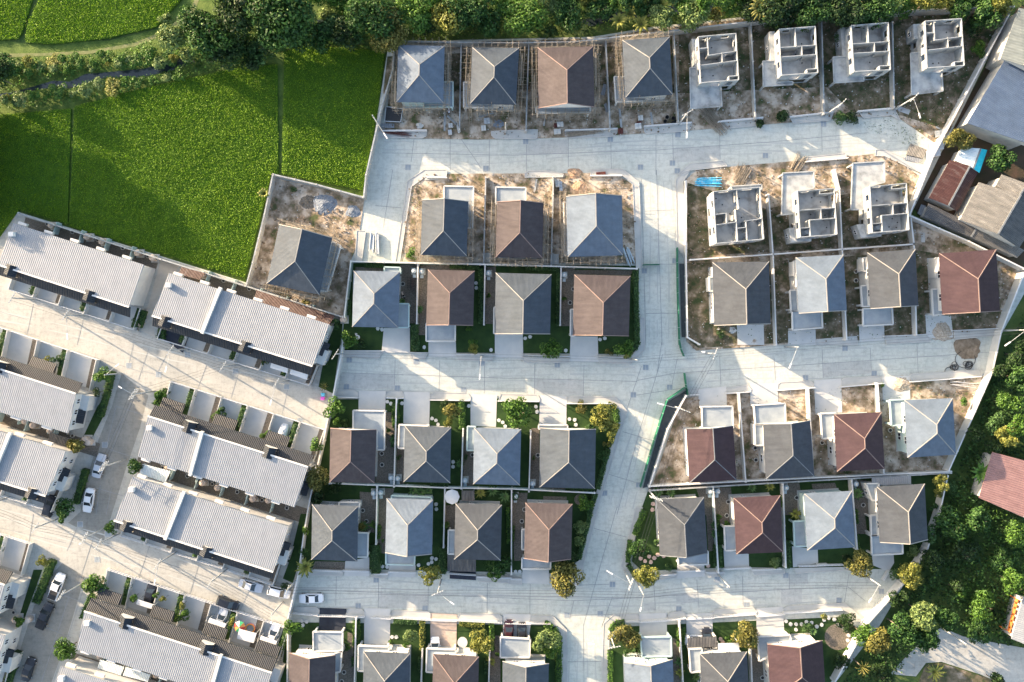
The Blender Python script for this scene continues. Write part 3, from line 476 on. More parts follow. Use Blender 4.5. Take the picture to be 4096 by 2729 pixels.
# --- right block above the middle street
hh('first right-hand house above the middle street', 'grey-roofed house standing alone on bare weedy plot east of the green fence', 'grey', 'HG', 'O', [(1637, 603), (1767, 601), (1771, 744), (1641, 748)], [('B2', [(1765, 960), (1810, 960), (1815, 1085), (1770, 1085)], 'room')])
hh('second right-hand house above the middle street', 'house with pale blue-grey roof and bare concrete carport, right block above the middle street', 'blue', 'HG', 'B3', [(248, 785), (677, 760), (706, 1260), (277, 1285)], [('B3', [(215, 1265), (480, 1255), (487, 1415), (220, 1435)], 'deck'), ('B3', [(195, 1080), (275, 1076), (285, 1270), (205, 1265)], 'deck'), ('B3', [(228, 820), (270, 815), (275, 945), (230, 950)], 'room')])
hh('third right-hand house above the middle street', 'house with grey roof and stepped carport between pale-roofed and red-roofed neighbours', 'grey', 'HG', 'B3', [(890, 743), (1320, 710), (1348, 1217), (918, 1243)], [('B3', [(850, 1245), (1110, 1235), (1118, 1385), (852, 1398)], 'deck'), ('B3', [(830, 1040), (920, 1032), (925, 1222), (845, 1225)], 'deck'), ('B3', [(850, 790), (905, 785), (905, 905), (850, 908)], 'room')])
hh('fourth right-hand house above the middle street', 'large house with dark red roof in the right block, nearest the perimeter wall', 'red', 'HG', 'B3', [(1533, 748), (2045, 712), (2078, 1265), (1562, 1293)], [('B3', [(1465, 1070), (1565, 1065), (1580, 1290), (1480, 1305)], 'deck'), ('B3', [(1500, 790), (1560, 785), (1560, 960), (1500, 965)], 'room')])
# --- right block below the middle street
hh('first right-hand house below the middle street', 'house with dark red roof and white carport on a bare plot beside the lane', 'red', 'GH', 'C2', [(1562, 795), (1982, 770), (2012, 1255), (1590, 1282)], [('C2', [(1700, 600), (1975, 595), (1982, 790), (1705, 805)], 'deck')], cap='cap_dark')
hh('second right-hand house below the middle street', 'house with tan-grey roof and stained white carport, right block below the middle street', 'grey', 'GH', 'C2', [(2250, 757), (2672, 725), (2709, 1222), (2275, 1247)], [('C2', [(2165, 585), (2446, 568), (2452, 745), (2180, 755)], 'deck'), ('C2', [(2172, 760), (2250, 757), (2255, 945), (2180, 945)], 'room')], cap='cap_dark')
hh('third right-hand house below the middle street', 'house with deep red hip roof and flat carport on its west side', 'red', 'HH', 'C3', [(592, 668), (1018, 647), (1045, 1157), (618, 1180)], [('C3', [(470, 660), (605, 655), (615, 880), (485, 885)], 'deck')])
hh('fourth right-hand house below the middle street', 'house with pale blue-grey hip roof beside the slanting perimeter wall', 'blue', 'HH', 'C3', [(1222, 540), (1655, 522), (1685, 1028), (1250, 1055)], [('C3', [(1090, 540), (1235, 532), (1245, 762), (1105, 768)], 'deck')], 'wall_teal')
# --- centre block below the middle street
hh('first house below the middle street', 'finished house with brown roof and shaded flat carport, westernmost below the middle street', 'brown', 'GH', 'C1', [(667, 790), (1080, 805), (1063, 1285), (657, 1275)], [('C1', [(872, 632), (1155, 637), (1150, 985), (1085, 985), (1085, 815), (870, 810)], 'deck')])
hh('second house below the middle street', 'finished house with tan slate hip roof beside an orange-leaved tree', 'slate', 'HH', 'C1', [(1333, 770), (1748, 785), (1740, 1282), (1322, 1272)], [('C1', [(1282, 760), (1550, 770), (1545, 790), (1345, 785), (1340, 975), (1275, 970)], 'deck')])
hh('third house below the middle street', 'finished house with pale blue hip roof between two driveways below the middle street', 'blue', 'HH', 'C1', [(1955, 788), (2376, 800), (2364, 1303), (1945, 1292)], [('C1', [(1895, 775), (1965, 777), (1960, 990), (1890, 990)], 'deck')], 'wall_teal')
hh('fourth house below the middle street', 'finished house with dark slate roof beside the yellow corner tree', 'slate', 'GH', 'C2', [(252, 788), (752, 800), (742, 1333), (245, 1322)], [('C2', [(238, 760), (498, 765), (498, 800), (238, 798)], 'deck')])
# --- centre block above the bottom street
hh('first house above the bottom street', 'house with slate hip roof and carport on its east side, above the bottom street', 'slate', 'HH', 'C1', [(503, 1473), (915, 1490), (907, 487, 'D1'), (495, 470, 'D1')], [('D1', [(900, 228), (1005, 232), (1000, 447), (900, 445)], 'deck'), ('C1', [(745, 1455), (930, 1455), (925, 1510), (745, 1500)], 'room')])
hh('second house above the bottom street', 'house with pale grey-blue roof and teal carport towards the bottom street', 'blue', 'HG', 'C1', [(1170, 1420), (1585, 1433), (1577, 420, 'D1'), (1158, 407, 'D1')], [('D1', [(1165, 405), (1425, 415), (1420, 518), (1165, 512)], 'deck'), ('C1', [(1215, 1395), (1570, 1410), (1570, 1440), (1215, 1425)], 'room')], 'wall_teal')
hh('third house above the bottom street', 'house with grey hip roof and dark slatted carport beside a large parasol', 'grey', 'HH', 'C1', [(1787, 1465), (2203, 1478), (2192, 478, 'D1'), (1775, 467, 'D1')], [('D1', [(1725, 205), (1790, 208), (1785, 420), (1720, 418)], 'deck'), ('D1', [(1715, 420), (1970, 425), (1970, 580), (1715, 575)], 'metal')])
hh('fourth house above the bottom street', 'house with brown-red roof beside the big flowering tree on the junction', 'brown', 'HG', 'C2', [(120, 1458), (542, 1470), (530, 465, 'D2'), (108, 458, 'D2')], [('D2', [(90, 455), (348, 465), (345, 555), (88, 552)], 'deck'), ('D2', [(88, 200), (130, 200), (125, 380), (88, 378)], 'deck')])
# --- right block above the bottom street
hh('first right-hand house above the bottom street', 'house with slate roof crossed by a pole shadow, beside the transformer pole', 'grey', 'HG', 'C2', [(1300, 1430), (1720, 1408), (1752, 412, 'D2'), (1325, 432, 'D2')], [('D2', [(1487, 405), (1755, 395), (1757, 512), (1490, 518)], 'deck')], cap='cap_dark')
hh('second right-hand house above the bottom street', 'house with dark red hip roof, second from the lane in the southern right block', 'red', 'HH', 'C2', [(1985, 1415), (2404, 1393), (2431, 403, 'D2'), (2010, 422, 'D2')], [('D2', [(1900, 172), (2005, 168), (2012, 385), (1910, 390)], 'deck')])
hh('third right-hand house above the bottom street', 'house with pale grey-blue hip roof and teal carport in the southern right block', 'blue', 'HH', 'C3', [(325, 1378), (752, 1353), (782, 360, 'D3'), (352, 387, 'D3')], [('D3', [(228, 128), (345, 120), (352, 348), (238, 352)], 'deck')], 'wall_teal')
hh('fourth right-hand house above the bottom street', 'house with tan-grey roof and white metal awning, nearest the eastern perimeter wall', 'grey', 'HG', 'C3', [(975, 1318), (1403, 1290), (1432, 290, 'D3'), (1003, 315, 'D3')], [('D3', [(925, 255), (1200, 248), (1205, 415), (930, 430)], 'deck'), ('D3', [(918, 75), (1010, 68), (1010, 248), (925, 255)], 'deck'), ('C3', [(880, 1290), (990, 1285), (990, 1430), (930, 1440)], 'room')])
# --- bottom row
hh('first house below the bottom street', 'brown-roofed house with grey flat carport and black driveway, cut by the bottom edge', 'brown', 'GH', 'D1', [(300, 1305), (712, 1328), (702, 1838), (290, 1815)], [('D1', [(512, 1115), (778, 1120), (775, 1290), (515, 1290)], 'deck'), ('D1', [(700, 1310), (770, 1290), (755, 1475), (705, 1480)], 'deck')])
hh('second house below the bottom street', 'house with slate hip roof behind the worn grey driveway, bottom edge', 'slate', 'HH', 'D1', [(965, 1295), (1380, 1312), (1372, 1810), (957, 1800)], [('D1', [(918, 1240), (1190, 1250), (1190, 1290), (980, 1290), (970, 1470), (915, 1465)], 'deck')])
hh('third house below the bottom street', 'house with brown-red hip roof behind the pink paved driveway, bottom edge', 'brown', 'HH', 'D1', [(1587, 1318), (1997, 1340), (1988, 1840), (1578, 1825)], [('D1', [(1530, 1265), (1790, 1275), (1790, 1310), (1600, 1310), (1590, 1480), (1525, 1475)], 'deck')])
hh('fourth house below the bottom street', 'house with pale blue gabled roof west of the bottom lane, two cars at its carport', 'slate', 'GH', 'D1', [(2210, 1380), (2624, 1402), (2614, 1900), (2205, 1885)], [('D1', [(2190, 1165), (2458, 1180), (2452, 1345), (2190, 1345)], 'deck')])
hh('first right-hand house below the bottom street', 'pale blue gabled house with teal-edged flat carport east of the bottom lane', 'blue', 'GH', 'D2', [(1005, 1390), (1440, 1365), (1460, 1870), (1025, 1890)], [('D2', [(1150, 1165), (1425, 1160), (1430, 1335), (1165, 1340)], 'deck')], 'wall_teal')
hh('second right-hand house below the bottom street', 'house with slate hip roof behind striped carport roof and glazed lean-to', 'grey', 'HH', 'D2', [(1685, 1315), (2105, 1295), (2130, 1790), (1705, 1810)], [('D2', [(1575, 1175), (1835, 1160), (1840, 1255), (1580, 1262)], 'metal'), ('D2', [(1585, 1270), (1700, 1265), (1700, 1470), (1600, 1480)], 'deck')])
hh('third right-hand house below the bottom street', 'dark red gabled house beside the round gravel patio and stepping-stone path', 'red', 'GH', 'D3', [(-6, 1226), (487, 1195), (520, 1700), (25, 1735)], [('D2', [(2200, 1160), (2490, 1145), (2500, 1225), (2215, 1380)], 'deck')])
# ---------------------------------------------------------------- roofless concrete shells
def shell(key, label, c, q4, slab, bay, kind):
    z1 = 6.3; q = [V3(P(c, u, v, z1), 0) for u, v in q4]; ctr = sum(q, Vector())/4
    root = empty('house_shell', ctr); reg(root, label, 'unfinished house', 'roofless concrete house shells', True); ANCH.append((key, ctr.x, ctr.y))
    NW, NE, SE, SW = q
    def B(s, t): return lerp(lerp(NW, NE, s), lerp(SW, SE, s), t)
    b = MB(); qi = inset(q, .08)
    for i, ops in enumerate(([(.15, .35, 4.3, 5.5), (.65, .85, 4.3, 5.5)], [(.12, .25, 4.2, 5.6), (.5, .56, 4.6, 5.5)], [(.12, .3, 3.3, 5.5), (.45, .7, 3.3, 5.5)], [(.2, .33, 4.2, 5.6), (.48, .55, 4.6, 5.5), (.72, .84, 4.2, 5.6)])):
        wallseg(b, qi[i], qi[(i+1) % 4], 3.15, z1, .13, ops)
    b.build('outer_wall', M['bare'], root)
    b = MB()
    ins = inset(q, .2)
    for i, ops in enumerate(([(.2, .4, .9, 2.2)], [(.2, .35, .9, 2.2), (.6, .75, .9, 2.2)], [(.1, .6, .2, 2.4)], [(.2, .35, .9, 2.2), (.6, .75, .9, 2.2)])): wallseg(b, ins[i], ins[(i+1) % 4], .1, 3.0, .16, ops)
    b.build('ground_floor_wall', M['bare'], root)
    b = MB(); b.prism(inset(q, .02), 3.0, 3.14, True); b.build('upper_floor', M['barefloor'], root)
    if kind == 'N': segs = [(.45, 0, .45, .4), (0, .4, 1, .4), (.6, .4, .6, .6), (0, .6, 1, .6), (.70, .9, .70, 1), (.70, .9, 1, .9)]
    elif kind == 'N2': segs = [(.25, 0, .25, .26), (.25, .26, .25, .42), (0, .26, .22, .26), (.25, .42, 1, .38), (.6, .38, .6, .6), (0, .62, 1, .58), (.74, .9, .74, 1), (.74, .9, 1, .9)]
    elif kind == 'S': segs = [(0, .42, 1, .42), (.6, .42, .6, .64), (.28, .64, 1, .64), (.28, .64, .28, 1), (0, .8, .28, .8), (.6, .1, 1, .1), (.6, 0, .6, .1)]
    else: segs = [(.5, 0, .52, .38), (0, .44, .25, .44), (.25, .44, .25, .64), (0, .64, .45, .62), (.45, .38, .45, 1), (.65, .62, .65, 1), (.62, .62, 1, .6), (.45, .74, .65, .74)]
    b = MB()
    for s0, t0, s1, t1 in segs:
        L = (B(s1, t1)-B(s0, t0)).length
        b = MB(); wallseg(b, B(max(s0, .02), max(t0, .02)), B(min(s1, .98), min(t1, .98)), 3.14, z1-.05, .11, [(.55, .55+.85/L, 3.14, 5.3)] if L > 3 else ()); b.build('partition', M['bare'], root)
    zs = 3.1
    if slab:
        sp = [V3(P(slab[0], u, v, zs), 0) for u, v in slab[1]]; n = len(sp)
        b = MB(); b.prism(sp, 2.9, zs, True); s = b.build('porch_roof', M['bare'], root)
        b = MB()
        for i in range(n): wallseg(b, sp[i], sp[(i+1) % n], zs, zs+.22, .2)
        b.build('parapet', M['bare'], root, s)
        cc = sum(sp, Vector())/n; far = sorted(sp, key=lambda p: -(p-ctr).length)[:3]
        for p in far:
            p = p+(cc-p).normalized()*.25; b = MB(); b.prism([p+Vector(k) for k in ((-.15, -.15, 0), (.15, -.15, 0), (.15, .15, 0), (-.15, .15, 0))], .1, 2.9); b.build('column', M['bare'], root)
    if bay:
        sp = [V3(P(bay[0], u, v, 3.3), 0) for u, v in bay[1]]; b = MB(); b.prism(sp, .1, 3.3); b.build('lower_bay', M['bare'], root); window(root, sp[0], sp[-1], .5, .8, 1.6, 1.0, 1)
    rub = MB()
    for k in range(9):
        p = B(random.uniform(.1, .9), random.uniform(.1, .9)); a = random.uniform(0, 3); d = Vector((math.cos(a), math.sin(a), 0))*.12
        rub.bar(V3(p-d, 3.19), V3(p+d, 3.19), .2, .06)
    rub.build('floor_debris', M['dark'], root)
shell('first shell of the top row', 'roofless concrete house shell, westernmost of four above the top street, bamboo poles before it', 'A2', [(1665, 325), (2010, 295), (2037, 718), (1690, 745)], ('A2', [(1592, 610), (1672, 606), (1688, 785), (1870, 780), (1880, 955), (1600, 975)]), ('A2', [(1610, 350), (1660, 348), (1672, 600), (1640, 600)]), 'N2')
shell('second shell of the top row', 'roofless concrete house shell with leaning beam inside, second of four above the top street', 'A3', [(95, 258), (428, 232), (453, 655), (120, 678)], ('A3', [(-48, 552), (60, 545), (77, 740), (220, 735), (220, 760), (-44, 776)]), ('A3', [(10, 285), (60, 280), (72, 540), (25, 545)]), 'N')
shell('third shell of the top row', 'roofless concrete house shell, third of four above the top street, trees overhanging behind', 'A3', [(742, 225), (1083, 198), (1103, 628), (770, 645)], ('A3', [(580, 515), (700, 510), (714, 690), (855, 685), (857, 728), (590, 745)]), ('A3', [(650, 250), (715, 245), (722, 500), (670, 505)]), 'N')
shell('fourth shell of the top row', 'roofless concrete house shell in the top right corner plot beside the perimeter wall', 'A3', [(1405, 185), (1738, 162), (1765, 590), (1425, 612)], ('A3', [(1275, 480), (1350, 475), (1366, 655), (1555, 650), (1565, 818), (1285, 850)]), ('A3', [(1300, 218), (1370, 213), (1375, 345), (1310, 350)]), 'N2')
shell('first shell below the top street', 'wide roofless shell with stained wet floor near the blue pipes', 'B2', [(1800, 190), (2225, 150), (2262, 622), (1830, 662)], ('B2', [(1965, 148), (2235, 132), (2238, 175), (1968, 185)]), None, 'W')
shell('second shell below the top street', 'roofless shell with pale flat porch slab, middle of three below the top street', 'B3', [(262, 185), (598, 162), (625, 580), (290, 605)], ('B3', [(130, 30), (408, 15), (415, 165), (262, 188), (222, 395), (120, 405)]), ('B3', [(185, 520), (290, 515), (390, 622), (388, 640), (210, 652)]), 'S')
shell('third shell below the top street', 'roofless shell with vines growing inside, nearest the neighbouring tin-roofed sheds', 'B3', [(910, 145), (1245, 115), (1270, 540), (935, 565)], ('B3', [(757, -58), (1040, -75), (1045, 112), (912, 145), (855, 358), (740, 358)]), ('B3', [(795, 490), (935, 475), (1018, 580), (1015, 595), (835, 608)]), 'S')
# ---------------------------------------------------------------- white terraces on the left
def terrace(key, label, front, corn, party=(), n=5, z=6.4, wins=True, backroof=None):
    q = [V3(P(k[2], k[0], k[1], z), 0) for k in corn]; NW, NE, SE, SW = q; ctr = sum(q, Vector())/4
    root = empty('terrace_row', ctr); reg(root, label, 'terraced houses', 'white-roofed terraced rows', True); ANCH.append((key, ctr.x, ctr.y))
    fz, bz = z+.45, z       # front ridge side a little higher
    zN, zS = (fz, bz) if front == 'N' else (bz, fz)
    wq = inset(q, .35); b = MB(); b.prism(wq, 0, z-.3); b.build('wall', M['wall'], root)
    b = MB(); b.slope([V3(NW, zN), V3(SW, zS), V3(SE, zS), V3(NE, zN)], NW, NE)
    for u, v, a, c in ((NW, NE, zN, zN), (NE, SE, zN, zS), (SE, SW, zS, zS), (SW, NW, zS, zN)): b.face([V3(u, a), V3(v, c), V3(v, c-.15), V3(u, a-.15)])
    b.face([V3(NW, zN-.15), V3(NE, zN-.15), V3(SE, zS-.15), V3(SW, zS-.15)]); ro = b.build('roof', M['metal_white'], root)
    def B(s, t, zz=0): p = lerp(lerp(NW, NE, s), lerp(SW, SE, s), t); return V3(p, zz)
    for s in party:
        b = MB(); b.bar(B(s, -.05, zN+.2), B(s, 1.04, zS+.2), .55, .75); b.build('party_wall', M['wall'], root)
    f0, f1 = (0.0, -1) if front == 'N' else (1.0, 1); fd = 6.2 if front == 'N' else 4.3; L = (NE-NW).length; D = (SW-NW).length
    # ridge flashing, dark lower tiled roofs on the street side, small gabled dormers
    b = MB(); b.bar(B(0, f0, fz+.04), B(1, f0, fz+.04), .28, .16); b.build('ridge_cap', M['trim'], root, ro)
    def F(s, m, zz): return B(s, f0+f1*m/D, zz)
    b = MB(); fr = M['tile_dark']
    b.slope([F(0, 0.02, z-.1), F(0, 1.9, z-1.3), F(1, 1.9, z-1.3), F(1, 0.02, z-.1)][::(1 if front == 'S' else -1)], F(0, 0, 0), F(1, 0, 0))
    b.face([F(0, 1.9, z-1.3), F(1, 1.9, z-1.3), F(1, 1.9, z-1.45), F(0, 1.9, z-1.45)]); b.face([F(0, 0, z-.25), F(0, 1.9, z-1.45), F(1, 1.9, z-1.45), F(1, 0, z-.25)])
    b.build('front_roof', fr, root)
    m = max(2, n)
    for k in range(m):
        s0, s1 = (k+.08)/m, (k+.92)/m
        if k % 2 == 0 and front == 'N':
            b = MB(); b.slope([F(s0, 1.5, 3.7), F(s0, 3.4, 3.2), F(s1, 3.4, 3.2), F(s1, 1.5, 3.7)][::-1], F(s0, 0, 0), F(s1, 0, 0)); b.prism([F(s0, 1.5, 0), F(s0, 3.4, 0), F(s1, 3.4, 0), F(s1, 1.5, 0)], 3.0, 3.18, True); b.build('porch_roof', fr, root)
        sc = (k+.5)/m; e = 1.15/L
        if k % 3 == (0 if front == 'S' else 1):
            b = MB(); b.slope([F(sc-e, -.7, z+.3), F(sc, -.7, z+.95), F(sc, 1.3, z+.95), F(sc-e, 1.3, z+.05)], F(sc, -.7, 0), F(sc, 1.3, 0)); b.slope([F(sc, -.7, z+.95), F(sc+e, -.7, z+.3), F(sc+e, 1.3, z+.05), F(sc, 1.3, z+.95)], F(sc, -.7, 0), F(sc, 1.3, 0)); dm = b.build('dormer', fr, root); b = MB(); b.face([F(sc-e, 1.28, z-1), F(sc+e, 1.28, z-1), F(sc+e, 1.28, z+.03), F(sc, 1.28, z+.92), F(sc-e, 1.28, z+.03)]); b.face([F(sc-e, -.68, z-.2), F(sc+e, -.68, z-.2), F(sc+e, -.68, z+.27), F(sc, -.68, z+.92), F(sc-e, -.68, z+.27)]); b.build('dormer_wall', M['wall'], root, dm)
        window(root, F((k+.3)/m, 0, 0) if front == 'S' else F((k+.7)/m, 0, 0), F((k+.7)/m, 0, 0) if front == 'S' else F((k+.3)/m, 0, 0), .5, 1.6, 1.6, 1.3, 1)
        bb = MB(); bk = lambda s, mm, zz: B(s, (1-f0)-f1*mm/D, zz)
        bb.prism([bk((k+.1)/m, .05, 0), bk((k+.42)/m, .05, 0), bk((k+.42)/m, .55, 0), bk((k+.1)/m, .55, 0)], z-1.2, z-.5, True); bb.build('rear_canopy', M['trim'], root)
    if wins:
        for t, zz in ((.2, 4.6), (.5, 4.6), (.8, 4.6), (.3, 1.7), (.7, 1.7)): window(root, wq[1], wq[2], t, .9, zz, 1.1, -1)
        p0, p1 = wq[1], wq[2]; d = (p1-p0).normalized(); o = Vector((-d.y, d.x, 0)); a = lerp(p0, p1, .42)
        b = MB(); b.slope([V3(a, 3.9), V3(a+o*1.2, 3.4), V3(a+o*1.2+d*2.6, 3.4), V3(a+d*2.6, 3.9)], a, a+d); b.prism([a, a+o*1.2, a+o*1.2+d*2.6, a+d*2.6], 3.2, 3.35, True); b.build('awning', fr, root)
        b = MB(); c2 = lerp(p0, p1, .02) if front == 'N' else lerp(p0, p1, .6); b.prism([c2-o*.3, c2+o*1.4, c2+o*1.4+d*2.8, c2-o*.3+d*2.8], 0, 3.6); b.build('side_bay', M['wall'], root)
    b = MB(); c3 = B(.03, .25, z+.5); b.prism([c3+Vector(k) for k in ((-.45, -.4, 0), (.45, -.4, 0), (.45, .4, 0), (-.45, .4, 0))], z-.2, z+1.0); b.build('chimney', M['trim'], root, ro)
    # walled front yards
    for k in range(m+1):
        s = min(max(k/m, .01), .99); w1 = MB(); wallseg(w1, F(s, .1, 0), F(s, fd, 0), 0, 1.5, .14); o = single('yard_wall', w1, M['wall'], 'thin upright yard wall before '+key, 'wall', 'walls between terrace front yards')
    for k in range(m):
        fb = MB(); p, e = F((k+.03)/m, fd, 0), F((k+.97)/m, fd, 0)
        for zz in (.35, .8, 1.25): fb.bar(V3(p, zz), V3(e, zz), .08, .07)
        for j in range(9): r = lerp(p, e, j/8); fb.bar(V3(r, .05), V3(r, 1.35), .06)
        single('front_gate', fb, M['white'], 'white railed gate before '+key, 'gate', 'white railed gates of the terraces')
    yd = MB(); yd.face([F(0.01, .3, .02), F(.99, .3, .02), F(.99, fd-.1, .02), F(.01, fd-.1, .02)]); struct('yard_paving', yd, M['drive'])
    for k in range(m):
        g = MB(); s0, s1 = (k+.72)/m, (k+.97)/m; g.face([F(s0, .3, .035), F(s1, .3, .035), F(s1, fd-.2, .035), F(s0, fd-.2, .035)]); struct('yard_bed', g, M['pebble'] if k % 2 else M['lawn'])
        if k % 2 == 0: HEDGES.append((F((k+.9)/m, 2.2, 0), F((k+.9)/m, fd-.6, 0), 1.0, 1.5, 'bush', 'before '+key))
    # back yard: dividing walls, tanks and drain rings
    for k in range(m):
        s = (k+1)/m
        if k < m-1: w1 = MB(); wallseg(w1, bk(s, .1, 0), bk(s, 2.4, 0), 0, 1.9, .12); single('yard_wall', w1, M['wall_teal'], 'back-yard wall behind '+key, 'wall', 'walls between terrace back yards')
        if random.random() < .8: TANKS.append((bk(s-1.0/L*(-1 if k % 2 else 1), 1.5, 0), key))
        DRAINS.append((bk(s-.5/m, 1.5, 0), 'behind '+key))
HEDGES = []; TANKS = []; DRAINS = []
terrace('the northwest terrace', 'long white-roofed terrace against the rice field, at the left edge', 'S', [(120, 475, 'B0'), (1290, 850, 'B0'), (1165, 1230, 'B0'), (-10, 850, 'B0')], (), 5, wins=False)
terrace('the field-side terrace', 'white-roofed terrace with one raised party wall, below the lone tilted house', 'S', [(1515, 925, 'B0'), (2954, 1385, 'B0'), (2804, 1758, 'B0'), (1370, 1308, 'B0')], (.32,), 6)
terrace('the upper west terrace', 'white-roofed terrace at the left edge with gabled end beside the hedge', 'N', [(-420, 120, 'C0'), (690, 480, 'C0'), (610, 838, 'C0'), (-500, 490, 'C0')], (), 4)
terrace('the lower west terrace', 'white-roofed terrace at the left edge, down-slope end beside the silver car', 'S', [(-420, 690, 'C0'), (590, 1000, 'C0'), (420, 1395, 'C0'), (-560, 1090, 'C0')], (.51,), 4)
terrace('the upper middle terrace', 'long white-roofed terrace whose dark canopies face the northern terrace street', 'N', [(1335, 680, 'C0'), (2764, 1135, 'C0'), (2639, 1500, 'C0'), (1235, 1045, 'C0')], (.34,), 6)
terrace('the lower middle terrace', 'long white-roofed terrace with dark canopies along the southern terrace street', 'S', [(1190, 1225, 'C0'), (290, 175, 'D1'), (160, 575, 'D1'), (1030, 115, 'D0')], (.33,), 6)
terrace('the bottom terrace', 'large white-roofed terrace at the bottom left with tall white dormers', 'N', [(765, 925, 'D0'), (2440, 1475, 'D0'), (2330, 1815, 'D0'), (690, 1275, 'D0')], (.73,), 7)
terrace('the cut-off bottom terrace', 'white-roofed terrace mostly cut off by the bottom edge', 'S', [(545, 1425, 'D0'), (2100, 1930, 'D0'), (1970, 2250, 'D0'), (440, 1760, 'D0')], (), 6, wins=False)
terrace('the corner terrace', 'end of a white terrace cut by the left edge beside the white pickup', 'N', [(-900, 390, 'D0'), (55, 690, 'D0'), (-30, 1000, 'D0'), (-990, 700, 'D0')], (), 4)
terrace('the lower corner terrace', 'white terrace end in the bottom left corner beside the black cars', 'S', [(-900, 850, 'D0'), (45, 1150, 'D0'), (-60, 1560, 'D0'), (-1000, 1250, 'D0')], (), 4)
# back-yard lean-to roofs of the terraces
def leanto(name, c, pts, z0, z1, mat, look, side=0):
    q = [P(c, u, v, (z0+z1)/2) for u, v in pts]; zz = [z0, z0, z1, z1]; q = [V3(p, z) for p, z in zip(q, zz)]
    ctr = sum(q, Vector())/4; root = empty(name, (ctr.x, ctr.y, 0)); reg(root, look, 'lean-to', None, True)
    b = MB(); n = (q[1]-q[0]).cross(q[2]-q[1]); qq = q if n.z > 0 else q[::-1]
    b.slope(qq, q[0], q[1]); lo = [p-Vector((0, 0, .08)) for p in qq]; b.face(lo[::-1])
    for i in range(4): b.face([qq[i], lo[i], lo[(i+1) % 4], qq[(i+1) % 4]])
    b.build('roof_sheet', mat, root)
    for i in range(4):
        p = lerp(q[i], ctr, .06); b = MB(); b.tube(V3(p, 0), V3(p, q[i].z-.08), .06); b.build('post', M['steel'], root)
leanto('lean_to', 'B1', [(0, 1075), (700, 1310), (660, 1385), (-20, 1165)], 2.6, 3.0, M['metal_rust'], 'dark red tin lean-to behind the field-side terrace, below the lone tilted house')
leanto('lean_to', 'B0', [(1625, 870), (1840, 925), (1790, 985), (1600, 935)], 2.6, 2.9, M['metal_rust'], 'small red tin lean-to at the west end behind the field-side terrace')
leanto('lean_to', 'C0', [(1280, 1110), (1530, 1175), (1480, 1280), (1245, 1200)], 3.2, 3.0, M['metal_teal'], 'pale blue sheet lean-to between the two middle terraces')
leanto('lean_to', 'C0', [(450, 830), (710, 905), (640, 980), (430, 905)], 2.8, 2.6, M['metal_dark'], 'black slatted lean-to between the two west terraces')
leanto('lean_to', 'D0', [(900, 1365), (1115, 1430), (1080, 1510), (870, 1445)], 2.8, 2.6, M['metal_teal'], 'translucent white lean-to behind the bottom terrace, left of a pair')
leanto('lean_to', 'D0', [(1130, 1430), (1350, 1500), (1320, 1568), (1100, 1510)], 2.8, 2.6, M['metal_teal'], 'translucent white lean-to behind the bottom terrace, right of a pair')
for i, (c, pts) in enumerate([('D0', [(1235, 825), (1390, 875), (1370, 920), (1215, 870)]), ('D0', [(1880, 990), (2030, 1045), (1985, 1130), (1840, 1080)]), ('D0', [(2145, 1090), (2300, 1130), (2270, 1220), (2120, 1180)]), ('D1', [(45, 1150), (190, 1200), (140, 1330), (0, 1290)]), ('C1', [(140, 185), (290, 235), (280, 300), (125, 250)]), ('C1', [(320, 240), (468, 290), (455, 358), (300, 305)])]):
    lb = ['smallest grey car awning of the bottom terrace, left of the yards', 'pale canvas car awning over the silver car at the bottom terrace', 'pale canvas awning beside the round paddling pool', 'large pale car awning at the east end of the bottom terrace', 'grey awning before the east end of the field-side terrace, left of two', 'grey awning before the east end of the field-side terrace, right of two'][i]
    leanto('car_awning', c, pts, 2.7, 2.5, M['canvas'], lb)
leanto('awning', 'C3', [(930, 1238), (1278, 1218), (1285, 1288), (935, 1308)], 3.0, 2.8, M['metal_white'], 'white ribbed metal awning behind the tan-roofed house by the east wall')
leanto('awning', 'C1', [(1843, 1350), (1955, 1350), (1957, 1445), (1843, 1445)], 2.8, 2.6, M['metal_dark'], 'square blue-grey awning beside the large pale parasol')
leanto('awning', 'D2', [(1845, 1220), (2035, 1215), (2038, 1285), (1848, 1285)], 2.9, 2.7, M['canvas'], 'pale glazed lean-to north of the slate hip-roofed house at the bottom edge')
# ---------------------------------------------------------------- neighbours outside the wall
def shed(label, kind, c, quad, ridge, z, rise, mat, mat2=None, name='shed', cat='shed'):
    # quad eaves a,b,c,d ; ridge runs from mid(a,b) to mid(c,d) moved sideways by ridge factor
    q = [V3(P(c, u, v, z), z) for u, v in quad]; ctr = sum(q, Vector())/4; root = empty(name, (ctr.x, ctr.y, 0)); reg(root, label, cat, None, True); ANCH.append((kind, ctr.x, ctr.y))
    r0, r1 = lerp(q[0], q[1], ridge)+Vector((0, 0, rise)), lerp(q[3], q[2], ridge)+Vector((0, 0, rise))
    b = MB(); b.prism(inset([V3(p, 0) for p in q], .35), -.3, z-.1); b.build('wall', M['block'], root)
    for nm_, f, m in (('roof', [q[0], q[3], r1, r0], mat), ('roof', [r0, r1, q[2], q[1]], mat2 or mat)):
        n = (f[1]-f[0]).cross(f[2]-f[1]); f = f if n.z > 0 else f[::-1]
        b = MB(); b.slope(f, r0, r1); lo = [p-Vector((0, 0, .12)) for p in f]; b.face(lo[::-1])
        for i in range(4): b.face([f[i], lo[i], lo[(i+1) % 4], f[(i+1) % 4]])
        b.build(nm_, m, root)
    b = MB(); b.face([q[0], q[1], r0]); b.face([q[3], r1, q[2]]); b.build('gable', M['block'], root)
    b = MB(); b.bar(r0+Vector((0, 0, .05)), r1+Vector((0, 0, .05)), .3, .12); b.build('ridge_cap', M['cap_dark'], root)
